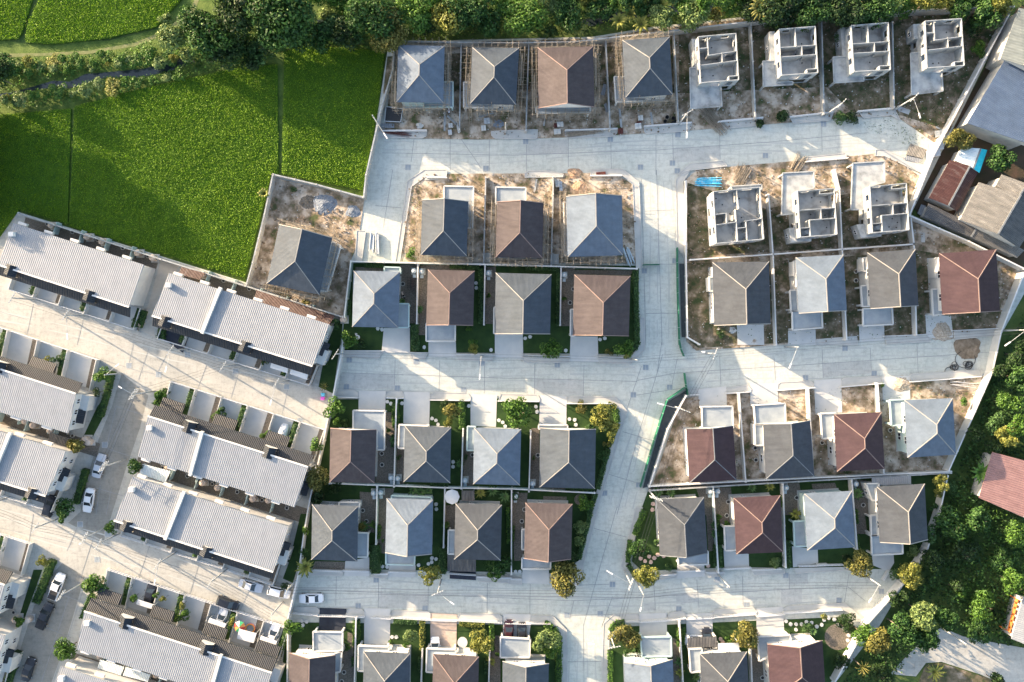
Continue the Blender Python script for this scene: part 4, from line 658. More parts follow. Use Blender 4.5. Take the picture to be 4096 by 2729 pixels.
shed('large blue metal-roofed hall outside the perimeter wall, top right corner', 'the blue hall', 'A3', [(2185, 430), (2700, 760), (2300, 1310), (1785, 1105)], .96, 5, 1.5, M['metal_blue'], name='hall', cat='hall')
shed('grey shingled roof attached to the blue hall, right edge', 'the shingled house', 'A3', [(2250, 70), (2700, 250), (2420, 700), (2085, 525)], .5, 5.8, 1.4, M['shingle'], name='neighbour_house', cat='house')
shed('narrow shed with rusty red patched tin roof', 'the rusty shed', 'O', [(2183, 368), (2250, 392), (2200, 486), (2135, 455)], .62, 3, .7, M['metal_rust'])
shed('shed with pale and turquoise sheet roof beside a bushy tree', 'the turquoise shed', 'A3', [(1740, 1320), (1965, 1345), (1895, 1550), (1680, 1440)], .68, 3.2, .5, M['metal_teal'], M['teal'])
shed('big shed with weathered grey corrugated roof, east of the estate wall', 'the grey shed', 'B3', [(1890, 110), (2480, 340), (2250, 700), (1720, 445)], .55, 4.2, 1.8, M['metal_grey'], M['metal_dark'])
shed('smaller grey corrugated shed behind the big weathered one, right edge', 'the rear shed', 'B3', [(2095, 40), (2420, 200), (2330, 310), (2040, 145)], .6, 4.6, 1.2, M['metal_grey'], M['metal_dark'])
shed('low black corrugated lean-to running along the wall below the rusty shed', 'the low black shed', 'B3', [(1440, 300), (2300, 720), (2230, 790), (1395, 415)], .5, 2.3, .3, M['metal_dark'], M['metal_grey'])
shed('house with pinkish red metal roof among trees, right edge', 'the pink-roofed house', 'C3', [(2010, 1005), (2560, 1150), (2400, 1640), (1890, 1415)], .75, 3.6, .8, M['metal_pink'], name='neighbour_house', cat='house')
shed('white-roofed building cut by the right edge above the forked road', 'the white-roofed corner house', 'D3', [(2290, 800), (2600, 900), (2500, 1300), (2180, 1180)], .6, 4, .8, M['metal_white'], name='neighbour_house', cat='house')
b = MB(); q = PL('D3', [(2225, 820), (2285, 850), (2215, 1130), (2150, 1110)], 2.5)
root = empty('balcony', (q[0].x, q[0].y, 0)); reg(root, 'orange timber deck and railing at the right edge', 'deck', None, True)
b.prism(q, 2.2, 2.4, True); om = mk('orange_wood', [(.45, .12, .03), (.62, .2, .05)], 2); b.build('deck_floor', om, root)
b = MB()
for i in range(4): wallseg(b, q[i], q[(i+1) % 4], 2.4, 3.2, .08, [(t, t+.06, 2.5, 3.1) for t in (.1, .3, .5, .7, .85)])
b.build('railing', om, root)
for p in q: b = MB(); b.tube(V3(p, -.3), V3(p, 2.2), .09); b.build('post', om, root)
sheet('neighbour_road', [('D3', [(1150, 1440), (1400, 1180), (1560, 1080), (1750, 1160), (2050, 1220), (2500, 1300), (2500, 1750), (1900, 1500), (1560, 1390), (1420, 1400), (1330, 1520), (1100, 1500)])], M['oldconcrete'], -.2)
sheet('yard_soil', [('D3', [(1420, 1410), (1560, 1400), (1900, 1510), (2294, 1640), (2294, 1700), (1300, 1700)]), ('D3', [(2100, 950), (2300, 800), (2294, 1200), (2150, 1180)])], M['dirt2'], -.19)
sheet('back_lane', [('A3', [(2294, 40), (2230, 80), (1500, 1440), (1300, 1840), (1340, 1900), (2294, 2400), (2500, 1000)])], M['mud'], -.21)
# ---------------------------------------------------------------- walls and fences
def wall(c, pts, h=2.0, mat='wall', look='white boundary wall', posts=3.0, th=.16, base=0.0, cat='wall', fixed=False):
    q = [V3(P(k[2] if len(k) > 2 else c, k[0], k[1], h), 0) for k in pts]; ctr = sum(q, Vector())/len(q)
    m = q[len(q)//2] if len(q) > 2 else ctr
    root = empty('boundary_wall', m, None); reg(root, look, cat, 'boundary walls', fixed)
    b = MB()
    for u, v in zip(q, q[1:]): wallseg(b, u, v, base-.3, h, th)
    b.build('panel', M[mat], root); cp = MB()
    for u, v in zip(q, q[1:]):
        cp.bar(V3(u, h+.03), V3(v, h+.03), th+.08, .08)
    cp.build('coping', M['trim'] if mat != 'block' else M['bare'], root)
    n = 0
    for u, v in zip(q, q[1:]):
        k = max(1, int((v-u).length/posts))
        for j in range(k+1):
            if j == k and (v-q[-1]).length > .01: continue
            p = lerp(u, v, j/k); b = MB(); b.prism([p+Vector(s)*(th*.5+.07) for s in ((-1, -1, 0), (1, -1, 0), (1, 1, 0), (-1, 1, 0))], base-.3, h+.12); b.build('post', M[mat] if mat == 'block' else M['trim'], root); n += 1
    return root
W = wall
W('A1', [(1240, 440), (1225, 620), (1110, 1010), (1085, 1130), (985, 1568), (965, 240, 'B1')], 2.4, 'block', 'grey panel wall between rice field and the top street lane', 3.2, fixed=True)
W('B1', [(155, 40), (540, 130), (960, 245)], 2.2, 'block', 'grey panel wall north of the lone tilted house', 4, fixed=True)
W('B1', [(150, 45), (75, 400), (-30, 830), (-90, 1040)], 2.2, 'block', 'grey panel wall west of the lone tilted house', 4, fixed=True)
W('B0', [(165, 388), (1440, 800), (2200, 1040), (780, 1320, 'B1')], 2.4, 'block', 'long pale wall between rice field and the terraces\' back yards', 6, fixed=True)
W('B1', [(850, 818), (790, 1320)], 2.4, 'wall_teal', 'teal-tinted wall between the lone tilted house and the centre block', 3.4, fixed=True)
W('C1', [(780, 0), (760, 150), (690, 500), (600, 910), (480, 1440), (430, 230, 'D1'), (380, 600, 'D1'), (285, 1000, 'D1'), (280, 1568, 'D1')], 2.4, 'wall', 'long slanting white wall between terraces and centre block', 3.8, fixed=True)
W('B1', [(850, 820), (2294, 852), (1120, 885, 'B2')], 2.2, 'wall_teal', 'wall dividing building plots from the finished row above the middle street', 5, fixed=True)
for c, p, h, m, l in [('B1', [(1450, 845), (1440, 1375)], 1.9, 'wall', 'white garden wall'), ('B1', [(2052, 860), (2042, 1385)], 1.9, 'wall', 'white garden wall'), ('B2', [(440, 870), (432, 1390)], 1.9, 'wall', 'white garden wall'),
  ('B1', [(2058, 65), (2040, 842)], 1.7, 'block', 'grey plot wall'), ('B2', [(372, 60), (352, 855)], 1.7, 'block', 'grey plot wall'),
  ('A1', [(1838, 395), (1822, 1160)], 1.8, 'block', 'grey plot wall'), ('A2', [(150, 400), (125, 1170)], 1.8, 'block', 'grey plot wall'), ('A2', [(840, 365), (880, 1160)], 1.8, 'block', 'grey plot wall'), ('A2', [(1450, 285), (1490, 1090)], 1.8, 'block', 'grey plot wall'), ('A2', [(2140, 215), (2182, 1062)], 1.8, 'block', 'grey plot wall'), ('A3', [(480, 170), (502, 1020)], 1.8, 'block', 'grey plot wall'), ('A3', [(1115, 200), (1130, 962)], 1.8, 'block', 'grey plot wall'),
  ('B3', [(5, 220), (45, 755), (75, 1568)], 1.8, 'wall', 'white plot wall'), ('B3', [(600, 0), (640, 170), (665, 715), (705, 1520)], 1.8, 'wall', 'white plot wall'), ('B3', [(1280, 430), (1308, 665), (1330, 1480)], 1.8, 'wall', 'white plot wall'),
  ('C2', [(2035, 480), (2095, 1272)], 1.9, 'wall', 'white plot wall'), ('C3', [(362, 435), (408, 1232)], 1.9, 'wall', 'white plot wall'), ('C3', [(982, 392), (1038, 1195)], 1.9, 'wall', 'white plot wall'),
  ('C1', [(1258, 530), (1236, 1315)], 1.9, 'wall_teal', 'teal garden wall'), ('C1', [(1855, 800), (1840, 1332)], 1.9, 'wall_teal', 'teal garden wall'), ('C2', [(168, 820), (152, 1358)], 1.9, 'wall', 'white garden wall'),
  ('C1', [(1085, 1312), (330, 0)][:1]+[(1075, 330, 'D1')], 1.9, 'wall_teal', 'teal garden wall'), ('C1', [(1692, 1330), (1680, 360, 'D1')], 1.9, 'wall', 'white garden wall'), ('C1', [(2290, 1345), (2288, 600, 'D1')], 1.9, 'wall', 'white garden wall'),
  ('C2', [(1803, 1318), (1850, 585, 'D2')], 1.9, 'wall_teal', 'teal garden wall'), ('C3', [(135, 1292), (160, 540, 'D3')], 1.9, 'wall', 'white garden wall'), ('C3', [(750, 1255), (800, 380, 'D3')], 1.9, 'wall', 'white garden wall'),
  ('D1', [(895, 1000), (882, 1600)], 1.9, 'wall_teal', 'teal garden wall'), ('D1', [(1490, 1280), (1478, 1600)], 1.9, 'wall', 'white garden wall'), ('D1', [(2093, 1300), (2085, 1600)], 1.9, 'wall', 'white garden wall'), ('D2', [(1500, 1025), (1535, 1600)], 1.9, 'wall', 'white garden wall'), ('D2', [(2140, 1260), (2152, 1600)], 1.9, 'wall', 'white garden wall')]:
    W(c, p, h, m, l, 6 if m != 'block' else 3.0)
W('A1', [(1290, 400), (1340, 375), (2294, 385), (560, 375, 'A2'), (1450, 275, 'A2'), (2130, 195, 'A2'), (0, 172, 'A3'), (500, 130, 'A3'), (1150, 105, 'A3'), (2180, 60, 'A3')], 2.6, 'block', 'long grey panel wall between the top row and the trees', 4, fixed=True)
W('A3', [(2200, 60), (1950, 520), (1480, 1400), (1270, 400, 'B3')], 2.5, 'wall', 'slanting white perimeter wall beside the blue hall', 4, fixed=True)
W('B3', [(1270, 410), (1800, 640), (2294, 885)], 2.3, 'wall', 'white perimeter wall south of the tin-roofed sheds', 4, fixed=True)
W('B3', [(2294, 925), (2090, 1450), (2010, 290, 'C3'), (1620, 1170, 'C3')], 2.4, 'wall', 'slanting white perimeter wall at the end of the middle street', 3.6, fixed=True)
W('C3', [(1610, 1220), (1540, 1540), (1430, 370, 'D3'), (1340, 520, 'D3'), (1210, 690, 'D3'), (890, 1050, 'D3'), (600, 1568, 'D3')], 2.4, 'wall', 'white perimeter wall round the end of the bottom street', 3.6, fixed=True)
W('B2', [(1558, 100), (1560, 810), (1572, 1500), (1680, 40, 'C2')], 1.6, 'wall', 'white fence wall along the east side of the central lane', 2.6, fixed=True)
W('B2', [(1600, 805), (50, 755, 'B3'), (670, 710, 'B3'), (1308, 665, 'B3')], 1.8, 'wall', 'white wall between the two rows of the upper right block', 5, fixed=True)
W('C1', [(660, 1285), (1690, 1325), (2294, 1335), (740, 1372, 'C2')], 1.9, 'wall_teal', 'wall between the two rows of the centre block', 6, fixed=True)
W('C2', [(1560, 500), (1395, 800), (1232, 1315)], 1.7, 'wall', 'white rail wall beside the dark drain of the slanting lane', 3, fixed=True)
W('C2', [(1232, 1312), (2294, 1255), (1640, 1180, 'C3')], 1.9, 'wall', 'upper one of twin walls splitting the lower right block', 3.4, fixed=True)
W('C2', [(1240, 1350), (2294, 1285), (1640, 1192, 'C3')], 1.9, 'block', 'lower one of twin walls splitting the lower right block', 5, fixed=True)
sheet('drain_channel', [('C2', [(1580, 440), (1390, 560), (1170, 1330), (1235, 1310), (1400, 790), (1565, 500)]), ('C2', [(1236, 1322), (2294, 1262), (2294, 1282), (1240, 1346)]), ('C3', [(0, 1262), (1640, 1182), (1640, 1190), (0, 1282)]), ('B2', [(1500, 840), (1555, 840), (1570, 1500), (1520, 1500)])], M['drain'], KZ+.03)
# street-front railings: slim white rails on low wall
def railing(c, a, q, h=1.3, look='white street railing', n=12):
    p0, p1 = V3(P(c, *a, h), 0), V3(P(q[2] if len(q) > 2 else c, q[0], q[1], h), 0); m = (p0+p1)/2; root = empty('railing_fence', m); reg(root, look, 'fence', 'white street-front railings')
    b = MB(); wallseg(b, p0, p1, .1, .55, .14); b.build('base_wall', M['wall'], root)
    b = MB(); b.bar(V3(p0, h), V3(p1, h), .1, .07); b.bar(V3(p0, .8), V3(p1, .8), .06, .06)
    for j in range(n+1): r = lerp(p0, p1, j/n); b.bar(V3(r, .55), V3(r, h), .05)
    b.build('rail', M['white'], root)
for c, a, q in [('C1', (785, 98), (1140, 98)), ('C1', (1378, 115), (1540, 118)), ('C1', (1790, 128), (2140, 135)), ('C2', (90, 135), (518, 150)), ('C2', (765, 150), (1060, 160)), ('C1', (705, 512), (912, 520)), ('C1', (1165, 520), (1320, 524)), ('C1', (1560, 540), (1918, 546)), ('C1', (2165, 550), (245, 555, 'C2')), ('C2', (490, 572), (900, 572)),
  ('C3', (88, 455), (430, 430)), ('C3', (655, 425), (1045, 390)), ('C3', (1290, 378), (1915, 330)), ('C2', (1920, 480), (2135, 468)), ('C2', (1590, 495), (1680, 492)), ('D1', (510, 570), (765, 580)), ('D1', (770, 575), (1015, 582)), ('D1', (1020, 600), (1180, 603)), ('D1', (1180, 585), (1435, 592)), ('D1', (1735, 600), (1970, 615)), ('D1', (1975, 628), (2294, 640)), ('D2', (-10, 650), (85, 652)),
  ('D2', (1315, 615), (1480, 605)), ('D2', (1480, 580), (1735, 572)), ('D2', (1740, 590), (1905, 590)), ('D2', (1905, 560), (2150, 548)), ('D2', (2150, 568), (2420, 558)), ('D3', (280, 535), (680, 520)), ('D3', (450, 520), (540, 515)), ('D3', (1040, 660), (1090, 575)), ('D1', (325, 955), (550, 975)), ('D1', (550, 980), (805, 985)), ('D1', (805, 980), (968, 990)), ('D1', (1030, 995), (1210, 1005)), ('D1', (1210, 995), (1560, 1015)), ('D1', (1562, 1018), (1800, 1025)), ('D1', (1805, 1020), (2205, 1040)), ('D2', (-60, 1045), (170, 1052)), ('D2', (165, 1045), (345, 1048)), ('D2', (1020, 1030), (1140, 1030)), ('D2', (1145, 1035), (1385, 1022)), ('D2', (1385, 1020), (1560, 1000)), ('D2', (1565, 1010), (1815, 995)), ('D2', (1820, 990), (2190, 965)), ('D2', (2195, 985), (2450, 965)), ('D3', (145, 955), (670, 925)),
  ('A2', (475, 1165), (945, 1150)), ('A2', (1185, 1128), (1610, 1095)), ('A2', (1850, 1088), (2250, 1052)), ('A3', (190, 1045), (585, 1000)), ('A3', (805, 995), (1120, 968)), ('A1', (1130, 1168), (1528, 1165)), ('B3', (1050, 1490), (1430, 1475)), ('B3', (1670, 1440), (2080, 1420)), ('A3', (345, 1445), (725, 1412)), ('B2', (700, 48), (990, 45)), ('B1', (1525, 62), (1710, 64))]: railing(c, a, q)
# green mesh hoardings
def hoard(c, pts, look):
    q = [V3(P(c, u, v, 1.8), 0) for u, v in pts]; root = empty('mesh_hoarding', q[len(q)//2]); reg(root, look, 'fence', 'green mesh hoardings', True)
    b = MB()
    for u, v in zip(q, q[1:]): wallseg(b, u, v, .02, 1.8, .05)
    b.build('mesh', M['netgreen'], root)
    for u, v in zip(q, q[1:]):
        for j in range(max(1, int((v-u).length/2.5))): p = lerp(u, v, j/max(1, int((v-u).length/2.5))); b = MB(); b.tube(V3(p, 0), V3(p, 1.95), .045, n=6); b.build('post', M['steel'], root)
hoard('B2', [(1487, 690), (1492, 1100), (1508, 1568)], 'tall green mesh hoarding along the central lane')
hoard('B2', [(1170, 848), (1330, 843)], 'short green mesh gate across the central lane')
hoard('C2', [(1505, 0), (1520, 80), (1548, 148)], 'green mesh hoarding rounding the corner above the middle street')
hoard('C2', [(1552, 295), (1565, 400), (1580, 495)], 'green mesh screen standing in the middle street junction')
hoard('C2', [(1560, 425), (1395, 540), (1280, 900), (1155, 1325)], 'long green mesh hoarding along the slanting lane')
# ---------------------------------------------------------------- poles, lamps, cables
def pole(c, base, h=9, head=None, arms=0, look='concrete street pole', ang=0.0, r=.13):
    p = P(c, base[0], base[1], 0); root = empty('street_pole' if not head else 'street_lamp', p); reg(root, look, 'pole' if not head else 'street lamp', 'poles and lamps of the streets')
    b = MB(); b.tube(V3(p, 0), V3(p, h), r*1.25, r*.75, 8); b.build('pole', M['bare'], root, smooth=True)
    d = Vector((math.cos(ang), math.sin(ang), 0))
    for k in range(arms):
        z = h-.3-.7*k; b = MB(); b.bar(V3(p-d*1.0, z), V3(p+d*1.0, z), .10); ar = b.build('crossarm', M['bare'], root)
        for s in (-1, -.5, .5, 1): b = MB(); b.lathe(V3(p+d*s, z+.06), [(.06, 0), (.09, .08), (.05, .14), (.08, .2), (.04, .26)], 8); b.build('insulator', M['steel'], root, ar)
    if head:
        zc = h-.6; q = P(head[2] if len(head) > 2 else c, head[0], head[1], zc+.5); dv = (V3(q, 0)-V3(p, 0)); L = dv.length
        if L > 5: q = V3(p+dv*5/L, 0)
        a = V3(p, zc); e = V3(q, zc+.5); b = MB(); b.tube(a, lerp(a, e, .75)+Vector((0, 0, .12)), .05, .04, 6); am = b.build('lamp_arm', M['bare'], root)
        b = MB(); s = lerp(a, e, .75)+Vector((0, 0, .12)); b.bar(s, e, .22, .1); b.build('lamp_head', M['white'], root)
    return p
WP = {}
for i, (c, bs, h, hd, ar, an) in enumerate([('A1', (1095, 1118), 7, (1200, 1282), 0, 0), ('A2', (1490, 1120), 9, (1565, 1240), 1, .5), ('A3', (505, 1040), 9, None, 1, .8), ('A3', (1120, 990), 9, (1365, 1060), 1, .8), ('A2', (-55, 1195), 8, None, 0, 0),
  ('C1', (2030, 148), 8, (2003, 355), 0, 0), ('C1', (785, 122), 8, None, 1, 1), ('C2', (1068, 172), 8, None, 0, 0), ('C2', (1735, 118), 8, (1700, 105), 1, 1.2), ('C3', (150, 62), 8, (190, 255), 0, 0), ('B3', (2080, 1440), 9, (2105, 65, 'C3'), 0, 0),
  ('C2', (1455, 595), 10, (1278, 560), 3, -.35), ('C2', (1222, 1345), 10, None, 4, -.3), ('D2', (1005, 565), 10, (840, 565), 2, 1.2), ('D2', (1118, 668), 9, (1148, 935), 0, 0), ('D2', (1845, 600), 9, (1925, 718), 0, 0), ('D2', (870, 1110), 9, (680, 1220), 1, .2), ('D3', (830, 585), 9, (902, 855), 0, 0), ('D1', (1662, 650), 9, (1775, 872), 1, .4), ('D1', (385, 628), 9, None, 1, 1.2), ('D2', (450, 740), 3.2, None, 0, 0),
  ('C0', (1385, 460), 10, (1062, 415), 3, 1.0), ('C0', (1130, 1072), 10, None, 3, 1.0), ('B0', (345, 1167), 9, None, 1, 1), ('B0', (800, 1312), 9, (605, 1520), 1, 1), ('C0', (1690, 85), 9, (1480, 290), 1, 1), ('C0', (2135, 225), 9, None, 1, 1), ('C1', (290, 368), 9, (125, 585), 1, 1), ('C0', (1090, 300), 7, (1065, 215), 0, 0),
  ('D0', (545, 95), 9, None, 1, 1), ('D0', (955, 185), 9, (710, 335), 2, 1.2), ('D0', (1080, 232), 9, None, 1, 1), ('D0', (1582, 402), 9, (1382, 690), 1, 1), ('D0', (2035, 555), 9, None, 1, 1), ('D0', (780, 660), 10, None, 2, 1.0), ('D1', (240, 850), 8, (135, 1045), 0, 0), ('C0', (90, 1410), 9, None, 1, 1), ('D3', (1555, 1080), 9, None, 0, 0)]):
    WP[i] = V3(pole(c, bs, h, hd, ar, 'slim grey utility pole' if not hd else 'white-armed street lamp', an), h)
def cable(pts, off, look):
    b = MB()
    for p, q in zip(pts, pts[1:]):
        d = (q-p).normalized().cross(Vector((0, 0, 1)))*off; n = 8; pr = None
        for k in range(n+1):
            t = k/n; x = lerp(p, q, t)+d+Vector((0, 0, -.25-1.6*t*(1-t)))
            if pr is not None: b.tube(pr, x, .022, n=4)
            pr = x
    b2 = b; single('overhead_cable', b2, M['dark'], look, 'cable', 'overhead cables', True)
for nmz, ids in (('the middle street', [6, 5, 7, 8, 9, 10]), ('the slanting lane', [8, 11, 12, 13, 16]), ('the northern terrace street', [23, 24, 25, 26, 27]), ('the southern terrace street', [36, 29, 30, 31, 32, 33, 35]), ('the bottom street', [19, 18, 14, 15, 17]), ('the cross lane between terraces', [26, 21, 22])):
    for j, o in enumerate((-.5, 0.0, .5)): cable([WP[i] for i in ids], o, ('north or left strand', 'middle strand', 'south or right strand')[j]+' of the overhead cables above '+nmz)
# ---------------------------------------------------------------- cars
def car(c, u, v, ang, col, look, kind='sedan', L=4.6):
    p = P(c, u, v, .7); root = empty('car' if kind != 'pickup' else 'pickup', (p.x, p.y, 0)); root.rotation_euler = (0, 0, 0)
    reg(root, look, 'pickup' if kind == 'pickup' else 'car', 'cars parked in the estate', True); ANCH.append((look, p.x, p.y)) if False else None
    mc = M['car_'+col]; W_ = .90 if kind != 'pickup' else .95; rt = Matrix.Rotation(ang, 3, 'Z'); o = Vector((p.x, p.y, 0))
    def T(x, y, z): return o+rt @ Vector((x, y, z))
    # stations: x, half width, z sides shoulder, z centre top
    h = L/2
    if kind == 'sedan': st = [(-h, .62, .62, .66), (-h+.12, .78, .80, .86), (-h+.8, .87, .90, .98), (-.6, .90, .90, .96), (.6, .90, .88, .94), (h-1.1, .88, .84, .92), (h-.35, .82, .74, .80), (h-.02, .62, .58, .62)]; cab = [(-h+.75, .70, .95), (-h+1.45, .60, 1.38), (.25, .61, 1.43), (h-1.25, .72, .92)]
    elif kind == 'hatch': st = [(-h, .70, .70, .75), (-h+.15, .84, .95, 1.0), (-.6, .88, .95, 1.0), (.6, .88, .92, .98), (h-.9, .86, .88, .95), (h-.3, .8, .76, .82), (h-.02, .62, .6, .64)]; cab = [(-h+.12, .74, 1.0), (-h+.55, .64, 1.50), (.4, .64, 1.52), (h-1.0, .74, .95)]
    else: st = [(-h, .86, .80, .82), (-.9, .92, .98, 1.0), (.8, .92, .98, 1.04), (h-.9, .9, .98, 1.06), (h-.25, .84, .86, .92), (h-.02, .7, .66, .7)]; cab = [(-.75, .78, 1.02), (-.5, .68, 1.62), (.75, .68, 1.64), (h-1.35, .80, 1.02)]
    b = MB(); rings = []
    for x, hw, zs, zt in st:
        rings.append([T(x, -hw*.9, .25), T(x, -hw, .5), T(x, -hw*.97, zs), T(x, -hw*.55, zt), T(x, 0, zt+.02), T(x, hw*.55, zt), T(x, hw*.97, zs), T(x, hw, .5), T(x, hw*.9, .25)])
    for r0, r1 in zip(rings, rings[1:]):
        for k in range(8): b.face([r0[k], r1[k], r1[k+1], r0[k+1]][::-1])
    b.face(rings[0]); b.face(rings[-1][::-1]); bo = b.build('body', mc, root, smooth=True)
    (x0, w0, z0), (x1, w1, z1), (x2, w2, z2), (x3, w3, z3) = cab
    g = MB(); k = .94
    bb = [T(x0, -w0*1.05, z0-.05), T(x0, w0*1.05, z0-.05), T(x3, w3*1.05, z3-.05), T(x3, -w3*1.05, z3-.05)]; tt = [T(x1, -w1, z1), T(x1, w1, z1), T(x2, w2, z2), T(x2, -w2, z2)]
    g.face([bb[0], tt[0], tt[1], bb[1]]); g.face([bb[2], tt[2], tt[3], bb[3]]); g.face([bb[1], tt[1], tt[2], bb[2]]); g.face([bb[3], tt[3], tt[0], bb[0]]); g.face(tt[::-1]); g.build('window_glass', M['glass'], root)
    b = MB(); up = Vector((0, 0, .02)); mid = (tt[0]+tt[1]+tt[2]+tt[3])/4+Vector((0, 0, .07))
    for i in range(4): b.face([tt[(i+1) % 4]+up, tt[i]+up, mid])
    for i in range(4): b.face([tt[i]+up, tt[(i+1) % 4]+up, tt[(i+1) % 4]-up*2, tt[i]-up*2])
    for a, e in ((0, 0), (1, 1), (2, 2), (3, 3)): b.bar(bb[a], tt[e], .09, .06)
    b.build('roof', mc, root)
    for sx in (-1, 1):
        for sy in (-1, 1):
            a = T(sx*(h-.85), sy*(W_-.2), .32); e = T(sx*(h-.85), sy*(W_+.01), .32); b = MB(); b.tube(a, e, .32, n=14); wo = b.build('wheel', M['dark'], root)
            b = MB(); b.tube(e, T(sx*(h-.85), sy*(W_+.03), .32), .19, n=10); b.build('rim', M['steel'], root, wo)
        for nm_, s, m in (('headlight', 1, 'white'), ('tail_light', -1, 'rust')):
            zz = .62 if s > 0 else .75; x = s*(h-.1); b = MB(); b.bar(T(x-s*.08, sx*.62, zz), T(x+s*.02, sx*.56, zz-.02), .3, .14); b.build(nm_, M[m], root)
        b = MB(); b.bar(T(.55, sx*.92, .98), T(.5, sx*1.08, 1.0), .12, .12); b.build('wing_mirror', mc, root)
    if kind == 'pickup':
        b = MB(); b.prism([T(-h+.12, -.74, 0), T(-.85, -.74, 0), T(-.85, .74, 0), T(-h+.12, .74, 0)], .99, 1.03); b.build('load_bed', M['dark'], root)
for n_, cl in (('white', (.75, .77, .80)), ('silver', (.45, .49, .55)), ('black', (.018, .02, .026)), ('red', (.05, .018, .022))):
    M['car_'+n_] = mk('car_'+n_, cl, rough=.25, spec=.6)
A_ = R(75)
car('C0', 888, 1130, R(74), 'silver', 'silver sedan parked beside the hedge in the terrace cross lane')
car('C0', 795, 1438, R(80-180), 'white', 'white sedan parked just below the silver sedan')
car('D0', 508, 712, R(68), 'white', 'white pickup truck with black load bed beside the corner hedge', 'pickup', 5.2)
car('D0', 400, 975, R(66), 'black', 'black pickup truck parked behind the white pickup', 'pickup', 5.2)
car('D0', 252, 1455, R(72), 'black', 'black sedan nearest the bottom left corner')
car('D0', 2245, 705, R(-17), 'silver', 'silver sedan parked on the southern terrace street, left of the white one')
car('D1', 205, 762, R(-14), 'white', 'white hatchback on the terrace street beside the slanting wall', 'hatch', 4.3)
car('D0', 2040, 862, R(-20), 'black', 'black hatchback out on the southern terrace street', 'hatch', 4.3)
car('D1', 493, 818, R(182), 'white', 'white sedan alone at the west end of the bottom street')
car('D0', 1345, 775, R(77), 'black', 'black hatchback in a terrace driveway between small hedges', 'hatch', 4.2)
car('D0', 1980, 1010, R(72), 'silver', 'silver car half under a pale car awning')
car('D1', 150, 1150, R(72), 'white', 'white car half under the largest car awning')
car('D1', 1605, 1260, R(90), 'white', 'white hatchback at the top of the pink paved driveway', 'hatch', 4.0)
car('D1', 2265, 1120, R(88), 'red', 'dark red car beside a black one at the pale blue gabled house')
car('D2', 88, 1145, R(270), 'black', 'black car with white plate beside the dark red one')
car('D2', 1630, 1190, R(180), 'white', 'white car under the striped carport roof')
car('D2', 1745, 1180, R(90), 'black', 'black car under the striped carport roof', 'hatch', 4.2)
car('C0', 440, 1490, R(75), 'black', 'black car in the yard before the lower west terrace', 'hatch', 4.2)
# ---------------------------------------------------------------- vegetation
def leafmesh(key, n, size, lobes, mat, squash=.75, seed=0):
    g = np.random.default_rng(seed); cs = []; 
    for k in range(lobes):
        a = g.uniform(0, 6.28); r = g.uniform(.25, .68) if k else 0; cs.append((r*math.cos(a), r*math.sin(a), g.uniform(-.35, .35)*squash, g.uniform(.24, .48)))
    cs = np.array(cs); wgt = cs[:, 3]**2; idx = g.choice(len(cs), n, p=wgt/wgt.sum()); d = g.normal(size=(n, 3)); d[:, 2] = np.abs(d[:, 2])*.9-.25; d /= np.linalg.norm(d, axis=1)[:, None]
    rr = cs[idx, 3]*g.uniform(.55, 1.12, n)**.7; ctr = cs[idx, :3]+d*rr[:, None]*np.array([1, 1, squash])
    nrm = d*1.0+g.normal(size=(n, 3))*.55; nrm /= np.linalg.norm(nrm, axis=1)[:, None]
    return leafquads(key, ctr, nrm, g.uniform(.6, 1.3, n)*size, mat, g)
def leafquads(name, ctr, nrm, sz, mat, g):
    n = len(ctr); t = np.cross(nrm, g.normal(size=(n, 3))); t /= np.linalg.norm(t, axis=1)[:, None]; u = np.cross(nrm, t)
    s = sz[:, None]; v = np.empty((n, 4, 3)); v[:, 0] = ctr-t*s*.5; v[:, 1] = ctr+u*s*.28+nrm*s*.06; v[:, 2] = ctr+t*s*.5; v[:, 3] = ctr-u*s*.28+nrm*s*.06
    me = bpy.data.meshes.new(name); me.vertices.add(n*4); me.vertices.foreach_set('co', v.astype(np.float32).ravel())
    me.loops.add(n*4); me.loops.foreach_set('vertex_index', np.arange(n*4, dtype=np.int32)); me.polygons.add(n); me.polygons.foreach_set('loop_start', np.arange(0, n*4, 4, dtype=np.int32))
    me.update(); me.validate(); me.materials.append(mat); return me
CACHE = {}
def crown(kind, r, var):
    cl = 0 if r < 1.0 else 1 if r < 2.0 else 2 if r < 3.4 else 3; k = (kind, cl, var)
    if k not in CACHE:
        n, sz, lb = [(320, .30, 5), (900, .22, 9), (2100, .16, 14), (5200, .108, 24)][cl]
        CACHE[k] = leafmesh('crown', n, sz, lb, M['leaf_'+kind], seed=cl*37+var*11+len(kind))
    return CACHE[k]
def trunkmesh(var):
    k = ('trunk', var)
    if k not in CACHE:
        random.seed(100+var); b = MB(); b.tube((0, 0, 0), (.02, .01, .55), .05, .035, 7)
        for j in range(6):
            a = j*1.05+random.random(); p = Vector((.02, .01, .35+.035*j)); q = p+Vector((math.cos(a)*.18, math.sin(a)*.18, .2)); b.tube(p, q, .02, .012, 5)
            e = q+Vector((math.cos(a+.4)*.14, math.sin(a+.4)*.14, .12)); b.tube(q, e, .012, .005, 4); e = q+Vector((math.cos(a-.5)*.12, math.sin(a-.5)*.12, .10)); b.tube(q, e, .010, .004, 4)
        o = b.build('trunk', M['bark']); CACHE[k] = o.data; bpy.data.objects.remove(o)
    return CACHE[k]
LOOKS = dict(dark='dark green', mid='mid-green', light='light green', yellow='yellow-green', gold='olive-gold', pale='pale grey-green', bush='deep green')
TV = [0]
